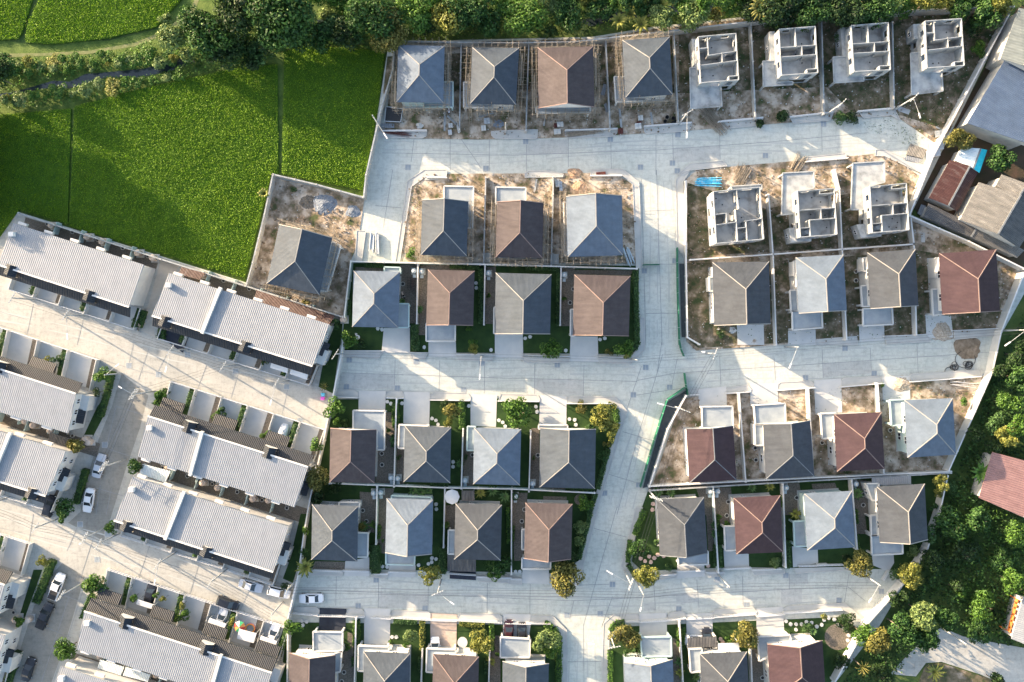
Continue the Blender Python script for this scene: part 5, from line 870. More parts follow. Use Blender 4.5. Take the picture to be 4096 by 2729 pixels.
def tree(c, u, v, rz, kind, h, look=None):
    r = rz*.0209; p = P(c, u, v, h*.6); TV[0] += 1; var = TV[0] % 3
    small = h < 2.6; nm = 'shrub' if small else 'tree'
    root = empty(nm, (p.x, p.y, 0)); sz = 'tall broad' if r > 4 else 'rounded' if r > 1.6 else 'small'
    reg(root, look or f"{sz} {LOOKS[kind]} {nm}", nm, 'trees and shrubs')
    o = bpy.data.objects.new('crown', crown(kind, r, var)); COL.objects.link(o); o.parent = root
    hz = min(h*.5, r*1.0)/.75; o.location = (0, 0, h-hz*.62); o.scale = (r*random.uniform(1.0, 1.3), r*random.uniform(.95, 1.2), hz); o.rotation_euler = (0, 0, random.uniform(0, 6.28))
    t = bpy.data.objects.new('trunk', trunkmesh(var)); COL.objects.link(t); t.parent = root; t.scale = (max(r, .8)*1.0, max(r, .8)*1.0, h)
for a in [('A0', 1850, 300, 240, 'mid', 11), ('A0', 2120, 120, 230, 'dark', 12), ('A0', 2000, 480, 150, 'dark', 8), ('A0', 1530, 380, 130, 'pale', 8), ('A0', 1700, 520, 95, 'pale', 4), ('A0', 70, 610, 110, 'mid', 5), ('A0', 0, 700, 120, 'dark', 7), ('A0', 20, 900, 60, 'pale', 3), ('A0', 1480, 180, 60, 'pale', 4), ('A0', 2250, 560, 90, 'dark', 5),
  ('A1', 240, 150, 270, 'mid', 14), ('A1', 60, 60, 170, 'yellow', 10), ('A1', 170, 350, 140, 'mid', 9), ('A1', 1050, 140, 210, 'mid', 10), ('A1', 1200, 280, 170, 'gold', 8), ('A1', 1430, 70, 180, 'light', 8), ('A1', 1720, 150, 150, 'yellow', 8), ('A1', 1880, 110, 190, 'mid', 8), ('A1', 1560, 220, 110, 'dark', 6), ('A1', 2100, 210, 130, 'mid', 6), ('A1', 900, 300, 110, 'mid', 6), ('A1', 620, 110, 70, 'pale', 3),
  ('A2', 110, 150, 180, 'light', 7), ('A2', 350, 250, 75, 'bush', 3), ('A2', 500, 90, 170, 'mid', 6), ('A2', 800, 60, 150, 'mid', 5), ('A2', 1350, 160, 115, 'pale', 6), ('A2', 1620, 90, 150, 'pale', 6), ('A2', 1975, 110, 60, 'light', 4), ('A2', 1850, 130, 80, 'gold', 4), ('A2', 2210, 60, 170, 'dark', 7), ('A2', 1200, 20, 130, 'mid', 5),
  ('A3', 120, 60, 210, 'dark', 8), ('A3', 410, 90, 170, 'mid', 8), ('A3', 700, 70, 180, 'dark', 8), ('A3', 950, 110, 170, 'mid', 8), ('A3', 820, 170, 110, 'dark', 6), ('A3', 1080, 60, 110, 'mid', 6), ('A3', 1710, 120, 100, 'mid', 6), ('A3', 1950, 120, 150, 'mid', 7), ('A3', 2080, 60, 110, 'yellow', 7), ('A3', 1900, 440, 70, 'light', 3), ('A3', 1850, 250, 90, 'dark', 3), ('A3', 1700, 1270, 105, 'gold', 6), ('A3', 2090, 1440, 130, 'mid', 6), ('A3', 640, 1060, 60, 'bush', 1.6), ('A3', 160, 1050, 80, 'dark', 2), ('A3', 760, 1040, 70, 'dark', 1.8), ('A3', 650, 330, 60, 'bush', 3),
  ('C0', 430, 195, 45, 'yellow', 2.5), ('C0', 920, 310, 78, 'light', 4), ('C0', 1430, 520, 70, 'light', 3.5), ('C0', 700, 980, 95, 'gold', 5), ('C0', 1205, 1120, 82, 'mid', 5), ('C0', 590, 1490, 95, 'mid', 5), ('C0', 1945, 690, 50, 'light', 3), ('C0', 885, 465, 40, 'dark', 2.4), ('C0', 510, 180, 45, 'bush', 2.2), ('C0', 2000, 640, 45, 'bush', 2.4),
  ('D0', 1010, 180, 60, 'light', 4), ('D0', 860, 700, 115, 'light', 5), ('D0', 615, 1260, 98, 'light', 5), ('D0', 390, 480, 60, 'yellow', 3.5), ('D0', 170, 1010, 60, 'light', 3), ('D0', 1635, 970, 60, 'light', 3), ('D0', 1205, 800, 45, 'light', 3), ('D0', 1475, 815, 38, 'yellow', 3), ('D0', 1640, 870, 38, 'yellow', 3), ('D0', 2085, 1030, 40, 'yellow', 2.5), ('D0', 1405, 785, 30, 'light', 2.4), ('D0', 550, 80, 50, 'light', 3),
  ('C1', 700, 600, 95, 'light', 6), ('C1', 740, 745, 50, 'light', 3), ('C1', 800, 745, 42, 'bush', 2), ('C1', 570, 1240, 105, 'gold', 6), ('C1', 700, 1320, 70, 'dark', 3), ('C1', 90, 845, 48, 'light', 3), ('C1', 550, 940, 58, 'light', 4), ('C1', 1760, 640, 82, 'gold', 4.5), ('C1', 1720, 755, 48, 'yellow', 1.8), ('C1', 1950, 80, 52, 'yellow', 3), ('C1', 1940, 30, 45, 'light', 3), ('C1', 590, 1400, 90, 'dark', 3), ('C1', 1700, 580, 50, 'dark', 2), ('C1', 615, 215, 30, 'bush', 1.6), ('C1', 85, 200, 35, 'bush', 2.4),
  ('B1', 840, 1520, 78, 'light', 4), ('B1', 940, 1560, 50, 'dark', 2.4), ('B1', 720, 1380, 45, 'bush', 2.5), ('B1', 340, 185, 28, 'bush', 1), ('C2', 65, 640, 135, 'light', 5), ('C2', 355, 60, 108, 'light', 5), ('C2', 1010, 75, 95, 'light', 4.5), ('C2', 1040, 130, 45, 'yellow', 4), ('C2', 870, 110, 38, 'gold', 1.6), ('C2', 790, 670, 105, 'yellow', 6), ('C2', 870, 780, 85, 'yellow', 5.5), ('C2', 690, 765, 62, 'bush', 2), ('C2', 610, 610, 60, 'gold', 1.5), ('C2', 815, 1035, 48, 'bush', 2.5), ('C2', 840, 930, 30, 'gold', 2), ('C2', 660, 1460, 75, 'light', 3), ('C2', 20, 770, 38, 'light', 2), ('C2', 20, 1380, 50, 'bush', 2),
  ('D2', 500, 640, 140, 'gold', 7), ('D2', 480, 540, 120, 'dark', 5), ('D2', 1135, 370, 100, 'mid', 5), ('D2', 1205, 605, 100, 'yellow', 5.5), ('D2', 1300, 300, 38, 'bush', 2), ('D2', 1390, 550, 48, 'bush', 1.6), ('D2', 630, 180, 62, 'pale', 2.5), ('D2', 610, 300, 50, 'pale', 2.4), ('D2', 310, 1200, 98, 'pale', 5), ('D2', 350, 1300, 58, 'light', 3), ('D2', 265, 1295, 26, 'bush', 1.5), ('D2', 1010, 1170, 108, 'gold', 5), ('D2', 2080, 1140, 118, 'gold', 6), ('D2', 1950, 1192, 38, 'light', 1.6), ('D2', 1115, 1290, 35, 'bush', 1.5), ('D2', 1010, 1300, 35, 'bush', 1.8), ('D2', 1855, 85, 28, 'light', 1.5), ('D2', 1920, 135, 38, 'light', 1.5),
  ('D1', 1560, 600, 95, 'yellow', 5.5), ('D1', 2160, 530, 105, 'mid', 4), ('D1', 2135, 605, 52, 'light', 3.5), ('D1', 330, 1080, 78, 'light', 4.5), ('D1', 1390, 1150, 65, 'pale', 4), ('D1', 2010, 1200, 108, 'yellow', 5.5), ('D1', 270, 690, 42, 'dark', 2.6), ('D1', 960, 175, 50, 'gold', 2), ('D1', 1215, 1215, 32, 'light', 1.4), ('D1', 1340, 1230, 30, 'light', 1.4), ('D1', 1045, 155, 32, 'light', 2), ('D1', 285, 455, 36, 'dark', 2.3), ('D1', 455, 200, 45, 'light', 3), ('D1', 430, 400, 50, 'mid', 3), ('D1', 820, 1255, 30, 'light', 1.5), ('D1', 1700, 150, 40, 'light', 2), ('D1', 2240, 480, 60, 'dark', 3), ('D1', 1130, 295, 22, 'light', 1.4), ('D1', 2165, 1320, 28, 'light', 1.4),
  ('C3', 2110, 850, 95, 'yellow', 6), ('C3', 2220, 740, 110, 'light', 7), ('C3', 2140, 540, 100, 'light', 6), ('C3', 2230, 330, 130, 'mid', 8), ('C3', 2240, 130, 110, 'dark', 7), ('C3', 1760, 552, 45, 'light', 1.8), ('C3', 1530, 1270, 72, 'yellow', 4.5), ('C3', 1520, 1370, 48, 'yellow', 3), ('C3', 1640, 1330, 60, 'bush', 3), ('C3', 1850, 830, 90, 'dark', 5), ('C3', 1480, 1500, 40, 'bush', 2.4), ('C3', 1020, 405, 22, 'light', 1), ('C3', 2000, 950, 70, 'dark', 4), ('C3', 2080, 300, 80, 'dark', 5),
  ('D3', 800, 500, 105, 'gold', 6), ('D3', 1270, 610, 115, 'yellow', 5.5), ('D3', 1180, 1080, 130, 'mid', 9), ('D3', 1380, 950, 130, 'pale', 9), ('D3', 1400, 1150, 130, 'mid', 8), ('D3', 1560, 980, 110, 'mid', 8), ('D3', 830, 1120, 100, 'light', 6), ('D3', 970, 1220, 120, 'gold', 7), ('D3', 1640, 150, 140, 'mid', 6), ('D3', 1880, 100, 130, 'mid', 6), ('D3', 2200, 230, 110, 'light', 6), ('D3', 2150, 650, 110, 'light', 6), ('D3', 1940, 880, 130, 'light', 5), ('D3', 1750, 740, 70, 'light', 3), ('D3', 1900, 1100, 110, 'mid', 4), ('D3', 720, 1020, 85, 'dark', 2), ('D3', 350, 1090, 55, 'bush', 1.5), ('D3', 490, 975, 38, 'yellow', 2.5), ('D3', 175, 1105, 30, 'bush', 1.2), ('D3', 730, 1290, 40, 'light', 1.6), ('D3', 690, 450, 60, 'dark', 2.4), ('D3', 75, 490, 50, 'pale', 2), ('D3', 1130, 600, 55, 'bush', 3), ('D3', 2020, 1545, 85, 'dark', 4), ('D3', 1290, 400, 60, 'pale', 2), ('D3', 660, 1400, 80, 'dark', 3), ('D3', 1000, 1500, 100, 'dark', 4), ('D3', 1150, 800, 90, 'dark', 5), ('D3', 1450, 480, 110, 'dark', 5), ('D3', 1750, 420, 120, 'dark', 4), ('D3', 1450, 230, 90, 'bush', 4),
  ('B1', 450, 1180, 40, 'gold', 1.5), ('B1', 1900, 1410, 32, 'light', 1.2), ('B2', 460, 1150, 28, 'light', 1), ('B1', 2085, 1125, 24, 'light', 1), ('C1', 1280, 1050, 28, 'bush', 1.2), ('C1', 1885, 1052, 26, 'bush', 1.2), ('C2', 190, 1055, 24, 'bush', 1.2), ('C1', 1180, 802, 26, 'light', 1.2), ('B1', 1400, 755, 60, 'light', 1.2), ('B2', 1860, 1480, 45, 'bush', 1), ('A2', 2200, 1110, 50, 'dark', 1.4), ('C3', 940, 415, 20, 'dark', 1)]: tree(*a)
g0 = random.Random(5)
for k in range(46):      # unbroken belt of trees along the stream at the top
    x = 690+k*36; yb = 60-max(0, x-900)*.045+max(0, 1500-x)*.01
    if 1300 < x < 1560 or 1700 < x < 1760: yb -= 30
    tree('O', x+g0.uniform(-12, 12), g0.uniform(-12, yb*.75), (g0.uniform(1.6, 2.9))/.0209, g0.choice(['mid', 'light', 'dark', 'light', 'yellow', 'bush', 'pale']), g0.uniform(4, 7.5))
for k in range(44):      # bushes crowding both banks of the stream
    t = k/43; u = -20+1700*t; n_ = k % 3 != 2
    v = (590-90*t*t if n_ else 905-235*t)+g0.uniform(-55, 55)*(1 if n_ else .5)
    tree('A0', u, v, g0.uniform(.9, 1.9)/.0209, g0.choice(['light', 'pale', 'light', 'yellow', 'pale']), g0.uniform(1.0, 1.9))
for k in range(34):
    x, y = g0.uniform(2100, 2345), g0.uniform(790, 1460)
    if x < 2345-(y-700)*.30 or (y > 1380 and x > 2140) or (2240 < x and 1010 < y < 1210): continue
    tree('O', x, y, g0.uniform(1.2, 2.6)/.0209, g0.choice(['mid', 'bush', 'dark', 'bush', 'dark']), g0.uniform(2.7, 5))
for u, v, r_, h_ in ((-85, 240, 3.5, 12), (-130, 300, 4, 13), (-75, 345, 3, 11), (-150, 400, 4, 13), (-80, 440, 3.5, 11), (-190, 228, 4.5, 15), (-215, 310, 4.5, 15), (-72, 222, 2.6, 9)): 
    for hh_ in (h_, h_*.7, h_*.42): tree('O', u, v+(h_-hh_)*4, r_/.0209, 'mid', hh_)
for u, v in ((470, 60), (500, 95), (530, 115), (560, 105), (600, 112), (625, 95), (665, 85), (700, 82), (735, 80), (770, 70), (800, 80)): tree('O', u, v, 2.6/.0209, g0.choice(['mid', 'dark', 'bush']), g0.uniform(4.5, 6.5))
def fronds(name, c, u, v, rz, n, look, mat='light', h=3, wd=.5, ang0=0.3, cat='plant'):
    r = rz*.0209; p = P(c, u, v, h*.8); root = empty(name, (p.x, p.y, 0)); reg(root, look, cat, 'palms and leaf rosettes'); o = V3(p, 0)
    b = MB(); b.tube(o, V3(o, h*.72), .14, .09, 7); b.build('stem', M['bark'], root)
    for k in range(n):
        a = ang0+k*6.283/n+random.uniform(-.2, .2); d = Vector((math.cos(a), math.sin(a), 0)); s = Vector((-d.y, d.x, 0)); L = r*random.uniform(.75, 1.1); b = MB(); pr = None
        for j in range(7):
            t = j/6; x = V3(o, h*.7)+d*L*t+Vector((0, 0, h*.35*math.sin(t*2.2)-.1)); w2 = wd*math.sin(math.pi*min(1, t*.85+.12))*.5+.02; cur = (x-s*w2+Vector((0, 0, -.06)), x, x+s*w2+Vector((0, 0, -.06)))
            if pr: b.face([pr[0], pr[1], cur[1], cur[0]]); b.face([pr[1], pr[2], cur[2], cur[1]])
            pr = cur
        b.build('frond', M['leaf_'+mat], root)
for a in [('A2', 580, 250, 110, 11, 'banana plant'), ('A2', 1060, 120, 110, 10, 'banana plant'), ('A2', 960, 180, 90, 9, 'banana plant'), ('A2', 1160, 215, 100, 10, 'banana plant'), ('A2', 1330, 60, 90, 9, 'banana plant'), ('A3', 1400, 30, 100, 10, 'banana plant'), ('A3', 1250, 25, 80, 9, 'banana plant'), ('B1', 75, 215, 55, 9, 'banana plant'), ('C3', 1905, 1190, 125, 12, 'banana plant')]: fronds('banana_plant', *a, mat='yellow' if a[0] != 'C3' else 'light', h=3.2, wd=.55)
for a in [('C1', 1410, 1350, 55, 12, 'leafy rosette'), ('C1', 1480, 1365, 60, 12, 'leafy rosette'), ('C1', 1550, 1350, 45, 12, 'leafy rosette'), ('C1', 2010, 1370, 60, 12, 'leafy rosette'), ('C1', 2120, 1350, 60, 12, 'leafy rosette'), ('C1', 2230, 1400, 70, 10, 'leafy rosette'), ('C1', 540, 1440, 45, 12, 'leafy rosette'), ('C2', 1310, 1360, 55, 12, 'leafy rosette'), ('C2', 1420, 1365, 55, 12, 'leafy rosette'), ('C2', 2150, 1320, 55, 11, 'leafy rosette'), ('C3', 20, 1310, 50, 11, 'leafy rosette'), ('C3', 800, 1375, 62, 14, 'leafy rosette'), ('D3', 245, 60, 62, 12, 'leafy rosette'), ('D2', 1815, 160, 40, 9, 'leafy rosette'), ('D2', 1815, 240, 45, 9, 'leafy rosette'), ('B1', 1465, 1250, 40, 11, 'leafy rosette'), ('C1', 1230, 900, 40, 10, 'leafy rosette'), ('C1', 1825, 1110, 45, 10, 'leafy rosette'), ('D2', 1500, 1380, 55, 10, 'leafy rosette'), ('D2', 1500, 1480, 50, 10, 'leafy rosette'), ('D1', 2110, 1380, 50, 10, 'leafy rosette'), ('D1', 965, 170, 55, 14, 'leafy rosette'), ('D3', 405, 1115, 42, 11, 'leafy rosette'), ('D2', 1650, 1520, 50, 10, 'leafy rosette'), ('B1', 1310, 1180, 32, 10, 'leafy rosette')]: fronds('leafy_plant', *a, mat='yellow' if random.random() < .3 else 'bush', h=1.5, wd=.3)
fronds('frangipani', 'D1', 445, 535, 90, 18, 'bright yellow-green spiky frangipani', 'yellow', 3.0, .42); fronds('palm', 'D3', 1490, 1480, 95, 16, 'feathery palm by the forked road', 'yellow', 3.0, .3); fronds('palm', 'A2', 2230, 90, 120, 16, 'fan palm crowding the top wall', 'gold', 6, .5); fronds('bare_shrub', 'C1', 610, 415, 50, 16, 'bare-branched shrub by the pink bin', 'gold', 2, .06); fronds('bare_tree', 'D3', 840, 1430, 70, 12, 'leafless pale tree outside the wall', 'gold', 5, .08); fronds('palm', 'D3', 2290, 690, 80, 14, 'palm crown at the right edge above the orange deck', 'gold', 5, .3)
def hedge(p, q, wd, h, kind, near, look='clipped hedge'):
    L = (q-p).length
    if L < .1: return
    n = int(L*wd*26+L*h*22); g = np.random.default_rng(int(abs(p.x*7+p.y*13))); d = (q-p)/L; s = Vector((-d.y, d.x, 0))
    t = g.uniform(0, L, n); side = g.uniform(-.5, .5, n)*wd; z = np.where(g.random(n) < .62, h+g.normal(size=n)*.07, g.uniform(.2, h, n)); e = z < h-.15; side = np.where(e, np.sign(side)*wd*.5*g.uniform(.9, 1.1, n), side)
    side = side*(1+.12*np.sin(t*2.1+p.x)); c = np.stack([p.x+d.x*t+s.x*side, p.y+d.y*t+s.y*side, z], 1); nr = np.stack([s.x*side*1.5, s.y*side*1.5, np.full(n, .8)], 1)+g.normal(size=(n, 3))*.5; nr /= np.linalg.norm(nr, axis=1)[:, None]
    m = (p+q)/2; c -= np.array([m.x, m.y, 0]); me = leafquads('foliage', c, nr, g.uniform(.2, .4, n), M['leaf_'+kind], g)
    root = empty('hedge', (m.x, m.y, 0)); reg(root, LOOKS[kind]+' '+look, 'hedge', 'clipped hedges'); o = bpy.data.objects.new('foliage', me); COL.objects.link(o); o.parent = root
    b = MB(); b.prism([p+s*wd*.4, p-s*wd*.4, q-s*wd*.4, q+s*wd*.4], .05, h*.88); b.build('core', M['leaf_dark'], root)
for p, q, wd, h, kind, near in HEDGES: hedge(V3(p, 0), V3(q, 0), wd, h, kind, near)
for c, pts, wd, kind in [('B1', [(2015, 880), (2018, 1380)], .9, 'bush'), ('B2', [(420, 890), (418, 1400)], .9, 'bush'), ('B2', [(1106, 895), (1125, 1568)], 1.0, 'bush'), ('C2', [(1125, 0), (1095, 90)], 1.0, 'bush'), ('B1', [(1425, 1385), (1425, 1568)], 1.3, 'bush'), ('C1', [(1425, 0), (1430, 100)], 1.2, 'bush'), ('C1', [(1245, 570), (1250, 790)], 1.3, 'light'), ('C1', [(1838, 540), (1850, 800)], 1.2, 'light'), ('C1', [(1230, 850), (1228, 960)], .8, 'bush'), ('D1', [(1065, 340), (1070, 600)], 1.9, 'bush'), ('D1', [(1092, 165), (1090, 285)], .9, 'light'), ('D1', [(1675, 360), (1670, 600)], 1.4, 'bush'),
  ('C2', [(860, 575), (930, 620)], 1.2, 'yellow'), ('C2', [(930, 620), (950, 740)], 1.1, 'light'), ('C2', [(950, 750), (870, 960)], .9, 'yellow'), ('C2', [(865, 980), (770, 1340)], .9, 'bush'), ('C2', [(750, 1380), (690, 1568)], 1.0, 'bush'), ('D2', [(705, 50), (600, 470)], .9, 'bush'), ('D2', [(1190, 30), (1100, 250)], 1.0, 'light'), ('D2', [(1060, 300), (1040, 500)], .9, 'light'), ('D2', [(1045, 520), (1115, 630)], .9, 'bush'), ('D2', [(290, 1050), (360, 1085)], 1.1, 'light'), ('D2', [(370, 1090), (425, 1200)], 1.3, 'light'), ('D2', [(425, 1210), (420, 1600)], 1.1, 'light'), ('D2', [(885, 1115), (930, 1050)], 1.0, 'light'), ('D2', [(930, 1050), (1010, 1040)], 1.0, 'light'), ('D2', [(882, 1290), (882, 1600)], .9, 'light'), ('D2', [(1495, 1080), (1498, 1250)], .7, 'light'), ('D2', [(1535, 1080), (1532, 1270)], .8, 'light'), ('D2', [(1828, 340), (1830, 530)], .7, 'bush'), ('D2', [(1862, 340), (1868, 545)], .7, 'bush'),
  ('D1', [(900, 1020), (890, 1240)], 1.3, 'light'), ('D1', [(1490, 1020), (1490, 1290)], 1.0, 'yellow'), ('D1', [(2112, 1050), (2112, 1290)], .9, 'light'), ('D1', [(870, 1350), (868, 1430)], .7, 'bush'), ('D1', [(1468, 1350), (1466, 1480)], .6, 'bush'), ('D1', [(2065, 1370), (2065, 1500)], .7, 'bush'), ('C0', [(990, 280), (960, 440)], 1.2, 'mid'), ('C0', [(955, 450), (890, 690)], 1.1, 'mid'), ('C0', [(1490, 450), (1385, 590)], 1.5, 'mid'), ('C0', [(760, 1160), (670, 1470)], 1.3, 'mid'), ('D0', [(460, 480), (310, 860)], 1.5, 'mid'), ('D0', [(810, 790), (725, 1000)], .9, 'mid'), ('D0', [(150, 1300), (50, 1600)], 1.4, 'mid'), ('B0', [(1285, 1260), (1235, 1410)], 1.1, 'mid'), ('B0', [(1450, 1395), (1430, 1510)], 1.5, 'mid'), ('D3', [(172, 300), (175, 550)], 1.2, 'bush'), ('C3', [(125, 1390), (132, 1500)], .5, 'light'), ('B1', [(840, 1160), (830, 1300)], .5, 'bush'), ('B1', [(965, 855), (1145, 855)], .8, 'bush'), ('B1', [(1735, 865), (2000, 875)], .7, 'bush'), ('B2', [(120, 880), (410, 885)], .7, 'bush'), ('D1', [(1230, 1030), (1440, 1035)], .7, 'bush'), ('D1', [(1820, 1050), (2050, 1060)], .7, 'yellow'), ('D3', [(790, 20), (800, 150)], .6, 'light'), ('D3', [(800, 250), (805, 380)], .7, 'light'), ('C2', [(480, 1345), (740, 1352)], .8, 'bush'), ('C1', [(1560, 1300), (1720, 1305)], .9, 'bush'), ('D1', [(2265, 0), (2270, 330)], .9, 'light'), ('D2', [(5, 170), (5, 300)], .7, 'light')]:
    hedge(V3(P(c, *pts[0], 1.2), 0), V3(P(c, *pts[1], 1.2), 0), wd, 1.3, kind, '')
# scrub and field: uncountable growth
def inpoly(x, y, poly):
    r = np.zeros(len(x), bool); n = len(poly)
    for i in range(n):
        x0, y0 = poly[i][:2]; x1, y1 = poly[(i+1) % n][:2]
        c = ((y0 > y) != (y1 > y)); xi = (x1-x0)*(y-y0)/((y1-y0) if y1 != y0 else 1e-9)+x0; r ^= c & (x < xi)
    return r
def vn(x, y, s):       # cheap smooth noise
    return (np.sin(x*s*1.3+np.sin(y*s*.9)*2)+np.sin(y*s*1.7+np.sin(x*s*1.1+1)*2)+np.sin((x+y)*s*.8+2)+np.sin((x-y)*s*2.3)*.5)/3.5
def scrub(name, c, pts, dens, size, zlo, zamp, kind, holes=(), clump=.7):
    poly = [(p.x, p.y) for p in PL(c, pts)]; a = np.array(poly); mn, mx = a.min(0), a.max(0); g = np.random.default_rng(len(pts)*17+int(dens*10)); n = int((mx-mn).prod()*dens)
    x = g.uniform(mn[0], mx[0], n); y = g.uniform(mn[1], mx[1], n); ok = inpoly(x, y, poly)
    for hc, hp in holes: ok &= ~inpoly(x, y, [(p.x, p.y) for p in PL(hc, hp)])
    x, y = x[ok], y[ok]; f = vn(x, y, clump)*.5+.5; keep = g.random(len(x)) < .35+.65*f; x, y, f = x[keep], y[keep], f[keep]
    z = -.25+zlo+zamp*f*np.sqrt(g.random(len(x))); ctr = np.stack([x, y, z], 1); nr = g.normal(size=(len(x), 3))*.7+np.array([-.35, .2, .55]); nr /= np.linalg.norm(nr, axis=1)[:, None]
    me = leafquads(name, ctr, nr, g.uniform(.6, 1.3, len(x))*size, M['leaf_'+kind], g); o = bpy.data.objects.new(name, me); COL.objects.link(o); o['kind'] = 'stuff'
ROAD = ('D3', [(1130, 1460), (1390, 1160), (1560, 1060), (1750, 1150), (2050, 1210), (2500, 1290), (2500, 1750), (1100, 1750)])
scrub('scrub', 'O', [(2395, 640), (2310, 790), (2190, 1090), (2150, 1220), (2100, 1340), (1930, 1568), (2420, 1640), (2420, 640)], 8, .55, .1, 3.4, 'mid', [ROAD, ('C3', [(1880, 1400), (2010, 990), (2560, 1140), (2400, 1660)])])
scrub('undergrowth', 'O', [(2395, 640), (2310, 790), (2190, 1090), (2150, 1220), (2100, 1340), (1930, 1568), (2420, 1640), (2420, 640)], 8, .6, .1, 1.6, 'dark', [ROAD])
scrub('scrub', 'D3', [(1600, -200), (2400, -200), (2400, 1180), (1800, 1120), (1700, 700), (1750, 300)], 7, .45, .3, 2.0, 'light', [ROAD, ('C3', [(1880, 1400), (2010, 990), (2560, 1140), (2400, 1660)])])
scrub('scrub', 'O', [(820, -20), (1500, -20), (2400, -20), (2330, 12), (1900, 28), (1720, 38), (1500, 60), (1360, 80), (1060, 92), (893, 100), (730, 90), (650, 80)], 9, .5, .1, 2.2, 'light', [('A2', [(620, 180), (800, 120), (1200, 75), (1200, 110), (900, 180), (700, 225)]), ('A1', [(540, 185), (900, 120), (900, 180), (560, 220)]), ('A2', [(1450, 60), (2000, 10), (2000, 60), (1500, 100)])])
scrub('streamside_growth', 'A0', [(-40, 530), (350, 520), (800, 500), (1200, 430), (1450, 330), (1700, 200), (2294, 0), (2700, 400), (2294, 580), (1900, 640), (1500, 740), (1150, 850), (700, 920), (600, 950), (-40, 990)], 11, .5, .05, 2.0, 'light', [('A0', [(-60, 850), (200, 800), (470, 720), (620, 730), (760, 660), (1000, 640), (1300, 610), (1560, 540), (1700, 480), (1720, 560), (1500, 640), (1250, 690), (950, 690), (800, 730), (620, 790), (400, 790), (160, 830), (-60, 870)])])
scrub('streamside_growth', 'A1', [(0, 360), (250, 340), (520, 200), (1000, 130), (1240, 330), (1200, 450), (600, 440), (200, 440), (0, 420)], 9, .5, .05, 1.3, 'light', [('A1', [(560, 190), (900, 120), (900, 180), (570, 215)])])
scrub('weeds', 'O', [(1560, 215), (1560, 80), (1720, 50), (2310, 22), (2180, 300), (2060, 262), (1960, 262), (1900, 200)], 3, .28, .38, .5, 'bush', clump=.5)
scrub('weeds', 'O', [(1640, 470), (2092, 420), (2088, 570), (1580, 590), (1580, 400)], 1.5, .28, .38, .4, 'bush', clump=.4)
scrub('weeds', 'O', [(2105, 560), (2200, 560), (2350, 640), (2290, 750), (2050, 770), (2110, 700)], 1.5, .28, .38, .3, 'bush', clump=.4)
scrub('weeds', 'O', [(935, 430), (970, 410), (965, 560), (1050, 595), (920, 600)], 3, .28, .38, .35, 'yellow', clump=.6)
scrub('weeds', 'O', [(1588, 605), (1640, 605), (1640, 745), (1760, 750), (1600, 790)], 2, .25, .38, .2, 'bush', clump=.7)
scrub('weeds', 'O', [(2055, 880), (2260, 868), (2210, 1000), (2200, 920)], 2, .25, .38, .3, 'light', clump=.7)
scrub('vines', 'A3', [(780, 1090), (1100, 1050), (1250, 1150), (1420, 1230), (1300, 1330), (1000, 1200), (880, 1160)], 9, .22, .27, .12, 'bush', clump=1.6)
scrub('weeds', 'A3', [(1140, 1090), (1300, 1000), (1650, 900), (1620, 1120), (1450, 1130), (1250, 1080)], 8, .32, .38, .8, 'dark', clump=.6)
def litter(name, c, pts, dens, mat, smin, smax, seed):
    poly = [(p.x, p.y) for p in PL(c, pts)]; a = np.array(poly); mn, mx = a.min(0), a.max(0); g = np.random.default_rng(seed); n = int((mx-mn).prod()*dens); x = g.uniform(mn[0], mx[0], n); y = g.uniform(mn[1], mx[1], n); f = vn(x, y, .8)*.5+.5; ok = inpoly(x, y, poly) & (g.random(n) < f*1.3); 
    for hc, hp in dr: ok &= ~inpoly(x, y, [(p.x, p.y) for p in PL(hc, hp)])
    x, y = x[ok], y[ok]; b = MB()
    for i in range(len(x)):
        s = g.uniform(smin, smax); a0 = g.uniform(0, 6.28); k = g.integers(4, 6); q = [(x[i]+s*g.uniform(.6, 1)*math.cos(a0+j*6.28/k), y[i]+s*g.uniform(.5, 1)*math.sin(a0+j*6.28/k), 0) for j in range(k)]; b.prism(q, .08, KZ+s*.9)
    struct(name, b, M[mat], 'stuff')
for i_, k_ in enumerate('NMRQ'):
    litter('rubble', 'O', blk[k_], .55, 'stone', .05, .16, i_); litter('clods', 'O', blk[k_], 1.2, 'clod', .08, .26, 10+i_); scrub('weeds', 'O', blk[k_], 1.6, .24, .38, .28, 'bush', clump=.45)
LP_ = [(635, 415), (832, 458), (818, 560), (785, 720), (572, 648)]; litter('rubble', 'O', LP_, .5, 'stone', .05, .15, 21); litter('clods', 'O', LP_, 1.4, 'clod', .08, .26, 22)
